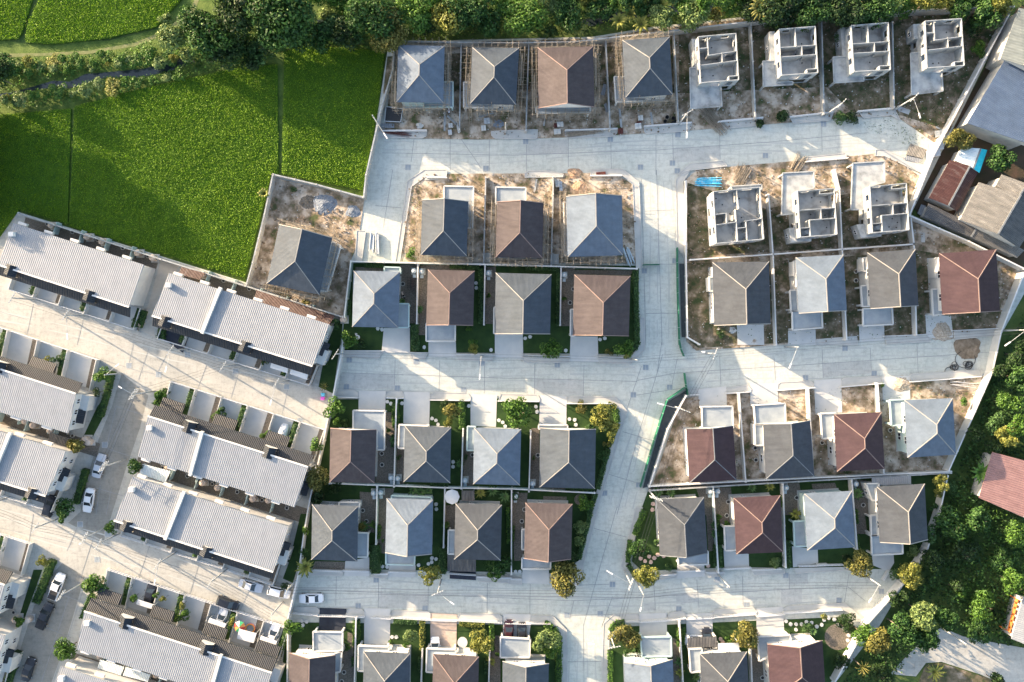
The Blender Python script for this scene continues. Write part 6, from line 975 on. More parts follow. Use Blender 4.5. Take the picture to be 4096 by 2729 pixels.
# rice paddies
def paddy(c, pts, seed, step=.205):
    poly = [(p.x, p.y) for p in PL(c, pts)]; a = np.array(poly); mn, mx = a.min(0), a.max(0); g = np.random.default_rng(seed)
    b = MB(); b.prism([(x, y, 0) for x, y in poly], -.3, .12); 
    o = b.build('paddy_base', M['blade_base']); o['kind'] = 'structure'
    xs = np.arange(mn[0], mx[0], step); ys = np.arange(mn[1], mx[1], step); X, Y = np.meshgrid(xs, ys); X = X.ravel()+g.uniform(-.5, .5, X.size)*step; Y = Y.ravel()+g.uniform(-.5, .5, Y.size)*step
    ok = inpoly(X, Y, poly); X, Y = X[ok], Y[ok]; X = np.repeat(X, 2)+g.normal(size=2*len(X))*.1; Y = np.repeat(Y, 2)+g.normal(size=len(X))*.1
    Z = .30+.10*vn(X, Y, .35)+g.uniform(-.2, .2, len(X)); nr = g.normal(size=(len(X), 3))*.42+np.array([-.95, .55, .5]); nr /= np.linalg.norm(nr, axis=1)[:, None]
    me = leafquads('rice', np.stack([X, Y, Z], 1), nr, g.uniform(.13, .32, len(X)), M['leaf_rice'], g); o = bpy.data.objects.new('rice', me); COL.objects.link(o); o['kind'] = 'stuff'
paddy('O', [(172, 245), (330, 203), (540, 158), (638, 148), (640, 400), (623, 403), (563, 640), (160, 520), (165, 400)], 1)
paddy('O', [(-40, 268), (164, 250), (156, 515), (45, 482), (-10, 560), (-40, 600)], 2)
paddy('O', [(654, 120), (700, 105), (885, 118), (868, 260), (834, 438), (648, 400)], 3)
paddy('O', [(60, 98), (62, 60), (95, -10), (425, -10), (360, 62), (250, 88), (120, 102)], 4)
paddy('O', [(-40, -10), (78, -10), (50, 78), (40, 90), (-40, 94)], 5)
# ---------------------------------------------------------------- scaffolds round the houses being built
def scaffold(key, sides, look):
    q, ctr = HQ[key]; root = empty('bamboo_scaffold', ctr+Vector((0, 0, 0))); reg(root, look, 'scaffold', 'bamboo scaffolds', True); up = MB(); rl = MB(); random.seed(len(key)+int(ctr.x)); 
    for i in sides:
        a, e = q[i], q[(i+1) % 4]; d = (e-a).normalized(); o = Vector((-d.y, d.x, 0))
        if (lerp(a, e, .5)+o-ctr).length < (lerp(a, e, .5)-ctr).length: o = -o
        L = (e-a).length; n = int(L/1.15)
        for off in (.25, 1.0):
            for j in range(n+1):
                p = a+d*L*j/n+o*off+Vector((random.gauss(0, .12), random.gauss(0, .12), 0)); t = p+Vector((random.gauss(0, .2), random.gauss(0, .2), 0)); up.tube(V3(p, 0), V3(t, random.uniform(5.6, 7.0) if off < .5 else random.uniform(5.0, 6.4)), .036, .026, 5)
            for z in (1.8, 3.6, 5.3): rl.tube(V3(a-d*random.uniform(.3, 1.3)+o*off, z), V3(e+d*random.uniform(.3, 1.3)+o*off, z+random.gauss(0, .1)), .032, .028, 5)
        for j in range(n+1):
            p = a+d*L*(j+random.uniform(-.2, .2))/n
            for z in (3.6, 5.35): rl.tube(V3(p-o*.1, z), V3(p+o*random.uniform(1.1, 1.9), z+random.gauss(0, .06)), .032, .026, 5)
        for j in range(3): s = random.uniform(.05, .6); rl.tube(V3(a+d*L*s+o*1.1, .2), V3(a+d*L*(s+.3)+o*1.05, 5.4), .04, .03, 5)
        rl.bar(V3(a+o*.6+d*.5, 3.7), V3(lerp(a, e, .6)+o*.6, 3.7), .3, .04)
    up.build('upright_poles', M['timber'], root); rl.build('cross_poles', M['timber'], root)
for k, s, l in [('first house of the top row', (0, 1, 2, 3), 'bamboo scaffold round the blue-grey roofed house by the field wall'), ('second house of the top row', (0, 1, 2, 3), 'bamboo scaffold round the slate-roofed second house of the top row'), ('third house of the top row', (0, 1, 2, 3), 'bamboo scaffold round the large brown-roofed house of the top row'), ('fourth house of the top row', (0, 2, 3), 'bamboo scaffold round the grey-roofed fourth house of the top row'), ('first house below the top street', (1, 2, 3), 'bamboo scaffold round the westernmost house below the top street'), ('second house below the top street', (1, 2, 3), 'bamboo scaffold round the brown-roofed house below the top street'), ('third house below the top street', (0, 2, 3), 'bamboo scaffold round the pale blue-roofed house below the top street'), ('lone tilted house', (0, 1, 2), 'bamboo scaffold round the lone tilted house')]: scaffold(k, s, l)
def bundle(c, p0, p1, n, wd, mat, look, r=.045, cat='poles', name='pole_pile', z=.2):
    a, e = P(c, *p0), P(c, *p1); d = (e-a).normalized(); s = Vector((-d.y, d.x, 0)); b = MB()
    for k in range(n):
        f = random.uniform(-.5, .5)*wd; f2 = f*random.uniform(.4, 1.6); t0, t1 = random.uniform(-.08, .15), random.uniform(.8, 1.1); zz = z+random.uniform(0, .35)
        b.tube(V3(lerp(a, e, t0)+s*f, zz), V3(lerp(a, e, t1)+s*f2, zz+random.uniform(-.1, .1)), r, r*.8, 6)
    single(name, b, M[mat], look, cat, None, True)
bundle('A2', (1700, 980), (1890, 1200), 34, 2.2, 'timber', 'loose pile of grey bamboo poles before the first top-row shell'); bundle('B2', (2020, 130), (2110, -30), 30, 2.6, 'timber', 'fanned bamboo poles north of the wide roofless shell')
bundle('A3', (230, 1540), (320, 1400), 26, 2.0, 'timber', 'bamboo poles fanned out below the top street, right block'); bundle('A2', (480, 1215), (800, 1170), 30, .9, 'timber', 'long bamboo poles lying on the pavement of the top street'); bundle('A1', (1140, 1180), (1380, 1215), 22, .8, 'rust', 'rust-red steel bars lying on the pavement by the field wall', .03)
bundle('B2', (1650, 110), (1860, 110), 22, 1.5, 'pipeblue', 'heap of bright blue plastic pipes by the wide shell', .09, 'pipes', 'pipe_pile'); bundle('B1', (1068, 575), (1068, 740), 14, 1.5, 'steel', 'stack of grey concrete pipes standing in the lane', .15, 'pipes', 'pipe_pile'); bundle('C3', (1620, 385), (1870, 405), 6, .8, 'trim', 'white plastic tubes on the grass at the wall', .05, 'pipes', 'pipe_pile'); bundle('B2', (1010, 700), (1070, 860), 8, 1.2, 'tank_blue', 'pale blue sheets and tubes beside the pale blue-roofed house', .12, 'sheets', 'sheet_pile')
def heap(c, u, v, rz, h, mat, look, name='heap', cat='heap'):
    r = rz*.0209; p = P(c, u, v); g = np.random.default_rng(int(u)); b = MB(); n = 30; rings = []
    for j in range(11):
        t = j/10; rr = r*(1-t); rings.append([Vector((p.x+rr*math.cos(k*6.283/n)*(1+.18*math.sin(3*k*6.283/n+u)+g.normal()*.06), p.y+rr*math.sin(k*6.283/n)*(1+.15*math.cos(2*k*6.283/n)+g.normal()*.06), .08+h*(t**1.15)*(1-.15*t)*(.62)+g.normal()*.025*min(1, t*4))) for k in range(n)])
    for a, e in zip(rings, rings[1:]):
        for k in range(n): b.face([a[k], a[(k+1) % n], e[(k+1) % n], e[k]])
    single(name, b, M[mat], look, cat, None, True)
heap('B1', 610, 310, 108, 1.2, 'gravelheap', 'large blue-grey gravel heap north of the lone tilted house', 'gravel_heap'); heap('B1', 870, 372, 68, .7, 'gravelheap', 'smaller pale gravel heap beside the large one', 'gravel_heap'); heap('B1', 470, 290, 75, .6, 'pebble', 'brown sand heap west of the blue-grey gravel', 'sand_heap'); heap('B2', 600, 165, 85, .9, 'sand', 'orange sand heap north of the pale blue-roofed house', 'sand_heap'); heap('B2', 560, 40, 65, .6, 'sand', 'rutted sand spilled at the top street edge', 'sand_heap')
heap('C3', 1190, 400, 95, 1.1, 'rubble', 'pale rubble heap at the kerb below the middle street', 'rubble_heap'); heap('B3', 1555, 1440, 105, 1.0, 'rubble', 'round brown rubble heap in front of the large red-roofed house', 'rubble_heap'); heap('C3', 1790, 75, 115, .4, 'clod', 'spread brown gravel at the street end by the wall', 'gravel_heap'); heap('B2', 1975, 1435, 45, .4, 'stone', 'small white rubble by the grey-roofed house', 'rubble_heap'); heap('B2', 2170, 1530, 50, .3, 'rubble', 'small stone heap on the sunlit driveway', 'rubble_heap')
heap('A1', 1465, 1130, 40, .5, 'stone', 'pile of white cement bags before the first top-row house', 'bag_pile'); heap('A1', 2170, 1110, 55, .5, 'gravelheap', 'grey plastic scrap pile before the second top-row house', 'scrap_pile'); heap('B1', 400, 440, 60, .05, 'sand', 'ochre puddle patch above the lone tilted house', 'sand_patch'); heap('B2', 1050, 510, 45, .05, 'sand', 'ochre sand patch beside the central lane', 'sand_patch')
def crate(c, u, v, w_, l_, h_, mat, look, a=0.0, name='pallet_load', cat='pallet'):
    p = P(c, u, v); rt = Matrix.Rotation(a, 3, 'Z'); root = empty(name, (p.x, p.y, .12)); reg(root, look, cat, 'pallets and stacks'); b = MB()
    for i in range(2):
        for j in range(3):
            cx, cy = (i-.5)*w_*.5, (j-1)*l_/3; hh_ = h_*random.uniform(.75, 1.05); b.prism([V3(p, 0)+rt @ Vector((cx+sx*w_*.235, cy+sy*l_*.155, 0)) for sx, sy in ((-1, -1), (1, -1), (1, 1), (-1, 1))], .25, .25+hh_)
    b.build('stack', M[mat], root); b = MB()
    for j in range(4): b.bar(V3(p, .18)+rt @ Vector((-w_/2, (j/3-.5)*l_, 0)), V3(p, .18)+rt @ Vector((w_/2, (j/3-.5)*l_, 0)), .12, .1)
    b.build('pallet', M['timber'], root)
for a in [('A2', 1148, 1065, .9, .9, .6, 'stone', 'pallet of white boxes'), ('A2', 1125, 1138, 1.2, 1.0, .7, 'stone', 'pallet of white boxes'), ('A2', 430, 1122, 1.2, .9, .6, 'stone', 'pallet of white boxes'), ('A2', 405, 1186, 1.3, .9, .6, 'stone', 'pallet of white boxes'), ('A2', 970, 1182, .9, 1, .5, 'rust', 'pallet of red tiles'), ('A2', 1135, 1105, .9, .4, .5, 'rust', 'pallet of red tiles'), ('A2', 390, 1130, .6, .8, .5, 'rust', 'pallet of red tiles'), ('A1', 1745, 1132, .8, .8, .6, 'stone', 'pallet of white boxes'), ('A1', 1740, 1192, .7, .9, .5, 'steel', 'stack of grey boards'), ('A1', 2070, 1090, 1.1, 1.1, .5, 'steel', 'stack of grey boards'), ('A1', 2040, 1155, .9, .9, .7, 'stone', 'pallet of white boxes'), ('B2', 405, 125, .8, 1.4, .6, 'stone', 'pallet of white boxes'), ('B2', 435, 150, .6, 1.8, .4, 'steel', 'stack of grey boards'), ('B2', 795, 35, 1.8, .5, .4, 'rust', 'pallet of red tiles'), ('A3', 1490, 1325, 2.0, 1.4, 1.6, 'white', 'pair of white boxy tanks'), ('A3', 1460, 1385, 2.0, 1.3, 1.5, 'white', 'pair of white boxy tanks'), ('A3', 1530, 1205, 1.8, 1.2, .6, 'stone', 'stack of cement slabs'), ('B1', 1155+0, 1+1500, .1, .1, .1, 'stone', None)]:
    if a[-1]: crate(*a, a=.1)
def plank(c, p0, p1, wd, mat, look, z=.2, th=.08, name='concrete_post', cat='concrete post'):
    b = MB(); b.bar(P(c, *p0)+Vector((0, 0, z)), P(c, *p1)+Vector((0, 0, z)), wd, th); single(name, b, M[mat], look, cat, 'loose boards and posts')
for a in [('A1', (1693, 1010), (1690, 1175), .35, 'bare', 'grey concrete post lying on soil'), ('A1', (1715, 1040), (1800, 1120), .35, 'bare', 'grey concrete post lying on soil'), ('A1', (1795, 1095), (1820, 1195), .35, 'wall', 'white beam lying on soil'), ('A1', (2000, 1050), (2130, 1015), .35, 'bare', 'grey concrete post lying on soil'), ('A2', (962, 975), (978, 1140), .4, 'bare', 'grey concrete post lying on soil'), ('A2', (1242, 1010), (1258, 1130), .4, 'bare', 'grey concrete post lying on soil'), ('A2', (295, 1030), (285, 1130), .3, 'bare', 'grey concrete post lying on soil'), ('B2', (220, 85), (200, 200), .35, 'bare', 'grey concrete post lying on soil'), ('B1', (1512, 82), (1635, 80), .5, 'slab', 'pale kerb slab lying on soil'), ('B1', (2070, 745), (2072, 830), 1.6, 'slab', 'square concrete pad'), ('B2', (380, 755), (380, 850), 1.6, 'slab', 'square concrete pad'), ('B3', (1385, 565), (1385, 650), .7, 'slab', 'pale slab lying on grass'), ('B3', (2180, 1095), (2140, 1170), .4, 'slab', 'pale slab lying on grass'), ('B3', (1045, 1445), (1130, 1410), .18, 'timber', 'brown beam lying on soil'), ('A3', (1150, 970), (1265, 1010), .9, 'bare', 'tilted concrete slab'), ('A3', (1500, 1140), (1590, 1185), .3, 'bare', 'grey kerb piece')]: plank(*a)
def sheets(c, pts, n, mat, look, name='metal_sheets', cat='metal sheets'):
    q = PL(c, pts); root = None; b = MB(); up = Vector((0, 0, .2))
    b.slope([p+up+Vector((0, 0, .05*i)) for i, p in enumerate(q)][::-1], q[0], q[1]); b.prism([V3(p, 0) for p in q], .02, .18); single(name, b, M[mat], look, cat, None, True)
sheets('A2', [(820, 755), (852, 760), (828, 858), (792, 850)], 3, 'metal_white', 'white corrugated sheets leaning by the third top-row house'); sheets('A2', [(820, 940), (845, 925), (863, 1000), (845, 1012)], 3, 'metal_white', 'small grey corrugated sheet on a plot of the top row'); sheets('A3', [(1275, 1290), (1420, 1345), (1385, 1425), (1235, 1390)], 3, 'metal_grey', 'stack of grey corrugated sheets at the top street end'); sheets('A3', [(1240, 1400), (1380, 1430), (1340, 1462), (1200, 1430)], 3, 'metal_white', 'pale metal sheets below the grey stack at the street end'); sheets('A1', [(1125, 1108), (1240, 1112), (1240, 1150), (1122, 1148)], 3, 'metal_white', 'small white corrugated sheets by the field wall corner'); sheets('B3', [(1370, 310), (1410, 325), (1370, 415), (1335, 390)], 3, 'metal_white', 'white corrugated sheets leaning inside the sheds\' yard')
b = MB(); q = PL('A1', [(1170, 965), (1320, 985), (1300, 1103), (1158, 1095)]); b.prism(q, .1, .7); b2 = b
root = empty('covered_tank', q[0]); reg(root, 'black tarpaulin-lined basin by the field wall', 'basin', None, True); b.build('basin', M['dark'], root); b = MB()
for i in range(4): b.bar(V3(q[i], .74), V3(q[(i+1) % 4], .74), .12, .1)
b.build('rim', M['steel'], root)
# round things
def ring(p, look, r=.38):
    root = empty('drain_ring', (p[0], p[1], .0)); reg(root, look, 'drain', 'round concrete drain rings'); o = Vector((p[0], p[1], .02))
    b = MB(); b.lathe(o, [(r*.72, .02), (r*.72, .25), (r, .25), (r, .0)], 16); b.f = b.f[:-2]; b.build('rim', M['slab'], root); b = MB(); b.lathe(o, [(r*.7, .02), (r*.7, .19)], 16); b.build('lid', M['dark'], root)
for p, n in DRAINS: ring(p, 'round drain ring')
for c, u, v in [('B1', 1317, 1022), ('C1', 1128, 1017), ('C1', 1130, 1118), ('C1', 958, 1527), ('C2', 2177, 967), ('C2', 2183, 1075), ('C3', 1093, 809), ('C3', 482, 920), ('C2', 1935, 1450), ('D2', 1922, 73), ('D2', 88, 124), ('C3', 253, 1412), ('C3', 852, 1383), ('C3', 850, 1478), ('D1', 790, 1476), ('D1', 770, 1558), ('D2', 1200, 1390), ('D2', 2242, 1525), ('D1', 990, 125), ('D2', 112, 20), ('B2', 550, 1068), ('B2', 520, 1190), ('C1', 1940, 1030), ('C2', 232, 1032), ('B3', 785, 910), ('B3', 785, 992)]: ring(P(c, u, v)+Vector((0, 0, .1)), 'round drain ring', .42)
def tank(p, look, kind):
    r, h = (.62, 1.7) if kind == 'tank' else (.5, 1.5); root = empty('water_tank', (p[0], p[1], 0)); reg(root, look, 'water tank', 'water tanks in the yards'); o = Vector((p[0], p[1], .22))
    b = MB(); b.lathe(o, [(r*.95, 0), (r, .15), (r, h*.8), (r*.9, h*.9), (r*.4, h), (r*.1, h+.02)], 18); b.build('tank_body', M[kind], root, smooth=True); b = MB(); b.lathe(o+Vector((0, 0, h)), [(r*.38, 0), (r*.38, .1), (r*.1, .13)], 12); b.build('lid', M['trim'] if kind != 'tank' else M[kind], root)
    b = MB(); b.prism([o+Vector((x*(r+.15), y*(r+.15), 0)) for x, y in ((-1, -1), (1, -1), (1, 1), (-1, 1))], .0, .22); b.build('base_pad', M['slab'], root)
    if kind != 'tank':
        b = MB(); b.prism([o+Vector((x, y-.95, 0)) for x, y in ((-.3, -.3), (.3, -.3), (.3, .3), (-.3, .3))], .2, .75); b.build('pump', M['tank_blue'], root)
for p, k in TANKS: tank(p, 'beige round water tank', 'tank')
for c, u, v in [('B1', 1418, 905), ('B1', 1483, 908), ('B1', 2083, 925), ('B2', 468, 940), ('C1', 1213, 1235), ('C1', 1270, 1240), ('C1', 1872, 1258), ('C1', 1057, 1370), ('C1', 1118, 1365), ('C2', 183, 1285), ('C2', 1777, 1355), ('C2', 1838, 1355), ('C2', 30, 1400), ('C3', 158, 1322), ('C3', 782, 1288)]: tank(P(c, u, v, 1), 'pale blue-white water tank', 'tank_blue')
for c, u, v in [('A2', 1385, 1057), ('A2', 1368, 1095), ('A2', 1440, 1068), ('A2', 1438, 1108), ('A2', 1462, 1098)]:
    p = P(c, u, v); b = MB(); b.lathe(Vector((p.x, p.y, .12)), [(.28, 0), (.34, .6), (.30, .6), (.26, .1)], 12); single('black_tub', b, M['dark'], 'round black tub', 'tub', 'black tubs on the building plot')
for c, u, v in [('C1', 835, 180), ('C1', 1435, 192), ('C1', 2025, 208), ('C1', 1265, 432), ('C1', 810, 420), ('C1', 1858, 450), ('C2', 405, 225), ('C2', 1197, 247), ('C2', 1087, 493), ('C2', 1412, 425), ('C2', 1135, 1300), ('C2', 830, 1373), ('B2', 1185, 905), ('B2', 1460, 815), ('A2', 123, 1270), ('A2', 880, 1250), ('A2', 1487, 1208), ('A2', 1437, 1462), ('A2', 1150, 1500), ('A2', 2270, 1395), ('A1', 2060, 1510), ('A1', 1362, 1500), ('D1', 1077, 652), ('D1', 916, 885), ('D1', 1515, 905), ('D2', 900, 692), ('D2', 493, 968), ('D2', 790, 955), ('D2', 1840, 645), ('D2', 1495, 912), ('D2', 2100, 877), ('D3', 160, 612), ('D3', 636, 835), ('D3', 1015, 755), ('C3', 690, 75), ('C3', 950, 300), ('C3', 335, 340), ('A3', 497, 1112), ('D0', 718, 155), ('D0', 965, 240), ('D0', 870, 470), ('C0', 1155, 230), ('C0', 1420, 310), ('C0', 1680, 130), ('C0', 940, 940), ('C0', 2110, 280), ('C1', 275, 420), ('C1', 395, 725), ('B2', 1480, 10)]:
    p = P(c, u, v); s = .95; root = empty('manhole_cover', (p.x, p.y, 0)); reg(root, 'square steel manhole cover', 'manhole cover', 'square manhole covers'); b = MB()
    for i in (-1, 1): b.prism([Vector((p.x+i*s*.27+a*s*.24, p.y+e*s*.5, 0)) for a, e in ((-1, -1), (1, -1), (1, 1), (-1, 1))], -.02, .035)
    b.build('plate', M['steelplate'] if 'steelplate' in M else M['deck'], root); b = MB()
    for i, j in ((0, 1), (1, 2), (2, 3), (3, 0)): k = [(-1, -1), (1, -1), (1, 1), (-1, 1)]; b.bar((p.x+k[i][0]*s*.56, p.y+k[i][1]*s*.56, .015), (p.x+k[j][0]*s*.56, p.y+k[j][1]*s*.56, .015), .07, .03)
    b.build('frame', M['slab'], root)
def sstone(c, u, v, r=.38, pink=False):
    p = P(c, u, v); b = MB(); a0 = random.random(); q = [Vector((p.x+r*random.uniform(.85, 1.1)*math.cos(a0+k*1.047), p.y+r*random.uniform(.85, 1.1)*math.sin(a0+k*1.047), 0)) for k in range(6)]; b.prism(q, .08, .26)
    single('stepping_stone', b, M['stone_pink'] if pink else M['stone'], ('pinkish' if pink else 'pale')+' stepping stone', 'stepping stone', 'stepping stones in the lawns')
for c, u, v in [('D3', 158, 1020), ('D3', 200, 1045), ('D3', 248, 1045), ('D3', 297, 1045), ('D3', 340, 1025), ('D3', 388, 1032), ('D3', 434, 1066), ('D3', 478, 1052), ('D3', 500, 1007), ('D3', 541, 990), ('D3', 592, 1003), ('D3', 248, 1095), ('D3', 622, 1052), ('D3', 667, 1077), ('D3', 708, 1102), ('D3', 718, 1145), ('D3', 710, 1190), ('C1', 1578, 705), ('C1', 1612, 720), ('C1', 1632, 758), ('C1', 1178, 552), ('C1', 1210, 570), ('C1', 1310, 568), ('C1', 1908, 590), ('C1', 2176, 720), ('C1', 2210, 737), ('C1', 2232, 773), ('C1', 1767, 1092), ('C1', 1767, 1135), ('C2', 215, 598), ('C2', 224, 643), ('C2', 514, 709), ('C2', 560, 715), ('C2', 572, 759), ('C2', 482, 95), ('B2', 118, 1510), ('B2', 162, 1495), ('B2', 788, 1520), ('B2', 830, 1510), ('B1', 1972, 1015), ('B1', 1975, 1058), ('B1', 1092, 1422), ('B1', 1130, 1430), ('C1', 1508, 65), ('C1', 2107, 90), ('D1', 1578, 455), ('D1', 1613, 463), ('D1', 1458, 517), ('D1', 1575, 490), ('D1', 1545, 505), ('D1', 1135, 530), ('D1', 1176, 533), ('D1', 415, 1017), ('D1', 422, 1055), ('D1', 455, 1023), ('D2', 70, 575), ('D2', 32, 575), ('C1', 1615, 1470), ('C1', 1617, 1515), ('D1', 1220, 1160), ('D1', 1258, 1162)]: sstone(c, u, v)
for c, u, v in [('D2', 1152, 458), ('D2', 1192, 482), ('D2', 1228, 440), ('D2', 1273, 453), ('D2', 1305, 425), ('D2', 1357, 437), ('D2', 1243, 490), ('D2', 1257, 22), ('D2', 1865, 1178), ('D2', 1885, 1205), ('D2', 1755, 525), ('C2', 1263, 1468)]: sstone(c, u, v, .42, True)
def disc(c, u, v, rz, z, mat, name, sx=1.0):
    p = P(c, u, v); r = rz*.0209; b = MB(); b.face([(p.x+r*sx*math.cos(k*.2618), p.y+r*math.sin(k*.2618), z) for k in range(24)]); struct(name, b, M[mat])
disc('D3', 622, 1160, 118, KZ+.014, 'pebble', 'gravel_patio'); disc('D1', 1850, 1210, 50, KZ+.014, 'stone', 'stone_patio', .9); disc('C2', 605, 1430, 48, KZ+.014, 'pebble', 'gravel_patio')
# parasols, pool, bins, bicycle, ladders
def parasol(c, u, v, rz, cols, look, h=2.6, n=8):
    p = P(c, u, v, h); r = rz*.0209; root = empty('parasol', (p.x, p.y, 0)); reg(root, look, 'parasol', None, True); b = MB(); b.tube(V3(p, 0), V3(p, h+.1), .04, n=6); b.build('pole', M['steel'], root)
    for k in range(n):
        a0, a1 = k*2*math.pi/n, (k+1)*2*math.pi/n; e0 = V3(p+Vector((math.cos(a0), math.sin(a0), 0))*r, h-.45); e1 = V3(p+Vector((math.cos(a1), math.sin(a1), 0))*r, h-.45); b = MB(); b.face([e0, e1, V3(p, h)]); b.face([e0, V3(p, h-.02), e1]); b.build('canopy_panel', cols[k % len(cols)], root)
parasol('C1', 1755, 1410, 68, [M['canvas']], 'large pale octagonal parasol behind the third house above the bottom street')
rb = [mk('panel_'+n_, c_) for n_, c_ in (('orange', (.7, .28, .08)), ('green', (.05, .35, .15)), ('white', (.75, .75, .72)), ('red', (.6, .08, .06)))]
parasol('D0', 2140, 1078, 52, rb, 'small parasol of red, green, white and orange panels by the terrace')
p = P('D0', 2245, 1082); root = empty('paddling_pool', (p.x, p.y, 0)); reg(root, 'round inflatable paddling pool with orange and pink rim', 'pool', None, True); o = V3(p, .02)
for (r0, z0), m in (((.82, .12), mk('pool_pink', (.75, .15, .35))), ((.80, .32), mk('pool_orange', (.8, .35, .05)))):
    b = MB()
    for k in range(20): a, e = k*.31416, (k+1)*.31416; b.tube(o+Vector((r0*math.cos(a), r0*math.sin(a), z0)), o+Vector((r0*math.cos(e), r0*math.sin(e), z0)), .1, n=8)
    b.build('rim', m, root, smooth=True)
b = MB(); b.lathe(o, [(.75, .0), (.75, .2)], 20); b.build('water', M['deck'], root)
for u, v, m, l in ((608, 490, 'pipeblue', 'blue'), (605, 520, 'pool_m', 'magenta')):
    p = P('C1', u, v); mm = M[m] if m in M else mk('magenta', (.65, .12, .55)); root = empty('waste_bin', (p.x, p.y, 0)); reg(root, l+' wheeled bin against the slanting wall', 'bin', None, True)
    b = MB(); b.prism([V3(p, 0)+Vector(k) for k in ((-.28, -.3, 0), (.28, -.3, 0), (.28, .3, 0), (-.28, .3, 0))], .1, .95); b.build('body', mm, root); b = MB(); b.prism([V3(p, 0)+Vector(k) for k in ((-.32, -.34, 0), (.32, -.34, 0), (.32, .34, 0), (-.32, .34, 0))], .96, 1.03); b.build('lid', mm, root)
    for s in (-1, 1): b = MB(); b.tube(V3(p, .1)+Vector((s*.2, .3, 0)), V3(p, .1)+Vector((s*.27, .3, 0)), .1); b.build('wheel', M['dark'], root)
def ladder(c, p0, p1, z0, z1, look):
    a, e = V3(P(c, *p0), z0), V3(P(c, *p1, z1), z1); d = (V3(e, 0)-V3(a, 0)).normalized(); s = Vector((-d.y, d.x, 0))*.22; root = empty('ladder', a); reg(root, look, 'ladder', None, True); b = MB(); b.bar(a-s, e-s, .07); b.bar(a+s, e+s, .07); b.build('side_rail', M['timber'], root); b = MB()
    for k in range(10): r = lerp(a, e, (k+.5)/10); b.bar(r-s, r+s, .05)
    b.build('rung', M['timber'], root)
ladder('A1', (1340, 1070), (1325, 965), .1, 4, 'ladder leaning on the scaffold of the first top-row house'); ladder('A1', (1925, 1130), (1918, 965), .1, 4, 'ladder leaning on the scaffold of the second top-row house'); ladder('B0', (1235, 1440), (1250, 1385), 0, 2, 'metal ladder against the hedge at the northwest terrace end'); ladder('A2', (505, 400), (508, 340), .1, 3, 'ladder over the top panel wall behind the third house')
# white garden set, clothes racks, motorbike
for u, v, nm_, l in ((918, 1500, 'garden_table', 'round white garden table on the lawn'), (903, 1474, 'garden_chair', 'white garden chair north of the round table'), (920, 1530, 'garden_chair', 'white garden chair south of the round table')):
    p = P('B1', u, v); root = empty(nm_, (p.x, p.y, KZ)); reg(root, l, 'table' if 'table' in nm_ else 'chair', None, True); o = V3(p, KZ); t = 'table' in nm_; r = .42 if t else .22; z = .72 if t else .45
    b = MB(); b.lathe(o, [(r, z-.04), (r, z)], 16); b.build('top' if t else 'seat', M['white'], root)
    for k in range(4): a = k*1.57+.6; b = MB(); b.tube(o+Vector((math.cos(a)*r*.7, math.sin(a)*r*.7, 0)), o+Vector((math.cos(a)*r*.6, math.sin(a)*r*.6, z-.03)), .025, n=6); b.build('leg', M['white'], root)
    if not t:
        s = 1 if v < 1500 else -1; b = MB(); b.bar(o+Vector((-.2, s*.2, .75)), o+Vector((.2, s*.2, .75)), .05, .3); b.build('backrest', M['white'], root)
for i, (u, v) in enumerate(((1380, 1010), (1408, 1035))):
    p = V3(P('B1', u, v), KZ); root = empty('clothes_rack', p); reg(root, ('left' if i == 0 else 'right')+' one of two clothes racks beside the blue-grey hip-roofed house', 'clothes rack', None, True); b = MB()
    for s in (-.35, .35):
        b.bar(p+Vector((s, -1, 0)), p+Vector((s, -1, 1.3)), .05); b.bar(p+Vector((s, 1, 0)), p+Vector((s, 1, 1.3)), .05); b.bar(p+Vector((s, -1, 1.3)), p+Vector((s, 1, 1.3)), .05)
    b.build('frame', M['dark'], root); b = MB()
    for k in range(7): y = -.9+k*.3; b.bar(p+Vector((-.38, y, 1.05)), p+Vector((.38, y, 1.05)), .07, .5)
    b.build('laundry', M['car_red'] if i else M['dark'], root)
p = V3(P('B1', 1322, 1120), KZ); root = empty('motorbike', p); reg(root, 'parked motorbike with pale seat beside the blue-grey hip-roofed house', 'motorbike', None, True); d = Vector((.35, -.94, 0)); s = Vector((.94, .35, 0))
for k in (-.6, .6):
    b = MB(); b.tube(p+d*k-s*.06+Vector((0, 0, .3)), p+d*k+s*.06+Vector((0, 0, .3)), .3, n=14); b.build('wheel', M['dark'], root)
b = MB(); b.bar(p-d*.55+Vector((0, 0, .6)), p+d*.15+Vector((0, 0, .7)), .26, .3); b.bar(p+d*.15+Vector((0, 0, .6)), p+d*.5+Vector((0, 0, .95)), .2, .16); b.build('body', M['car_black'], root); b = MB(); b.bar(p-d*.6+Vector((0, 0, .8)), p+d*.05+Vector((0, 0, .8)), .28, .08); b.build('seat', M['tank'], root); b = MB(); b.bar(p+d*.45-s*.36+Vector((0, 0, 1.02)), p+d*.45+s*.36+Vector((0, 0, 1.02)), .05); b.build('handlebar', M['steel'], root)
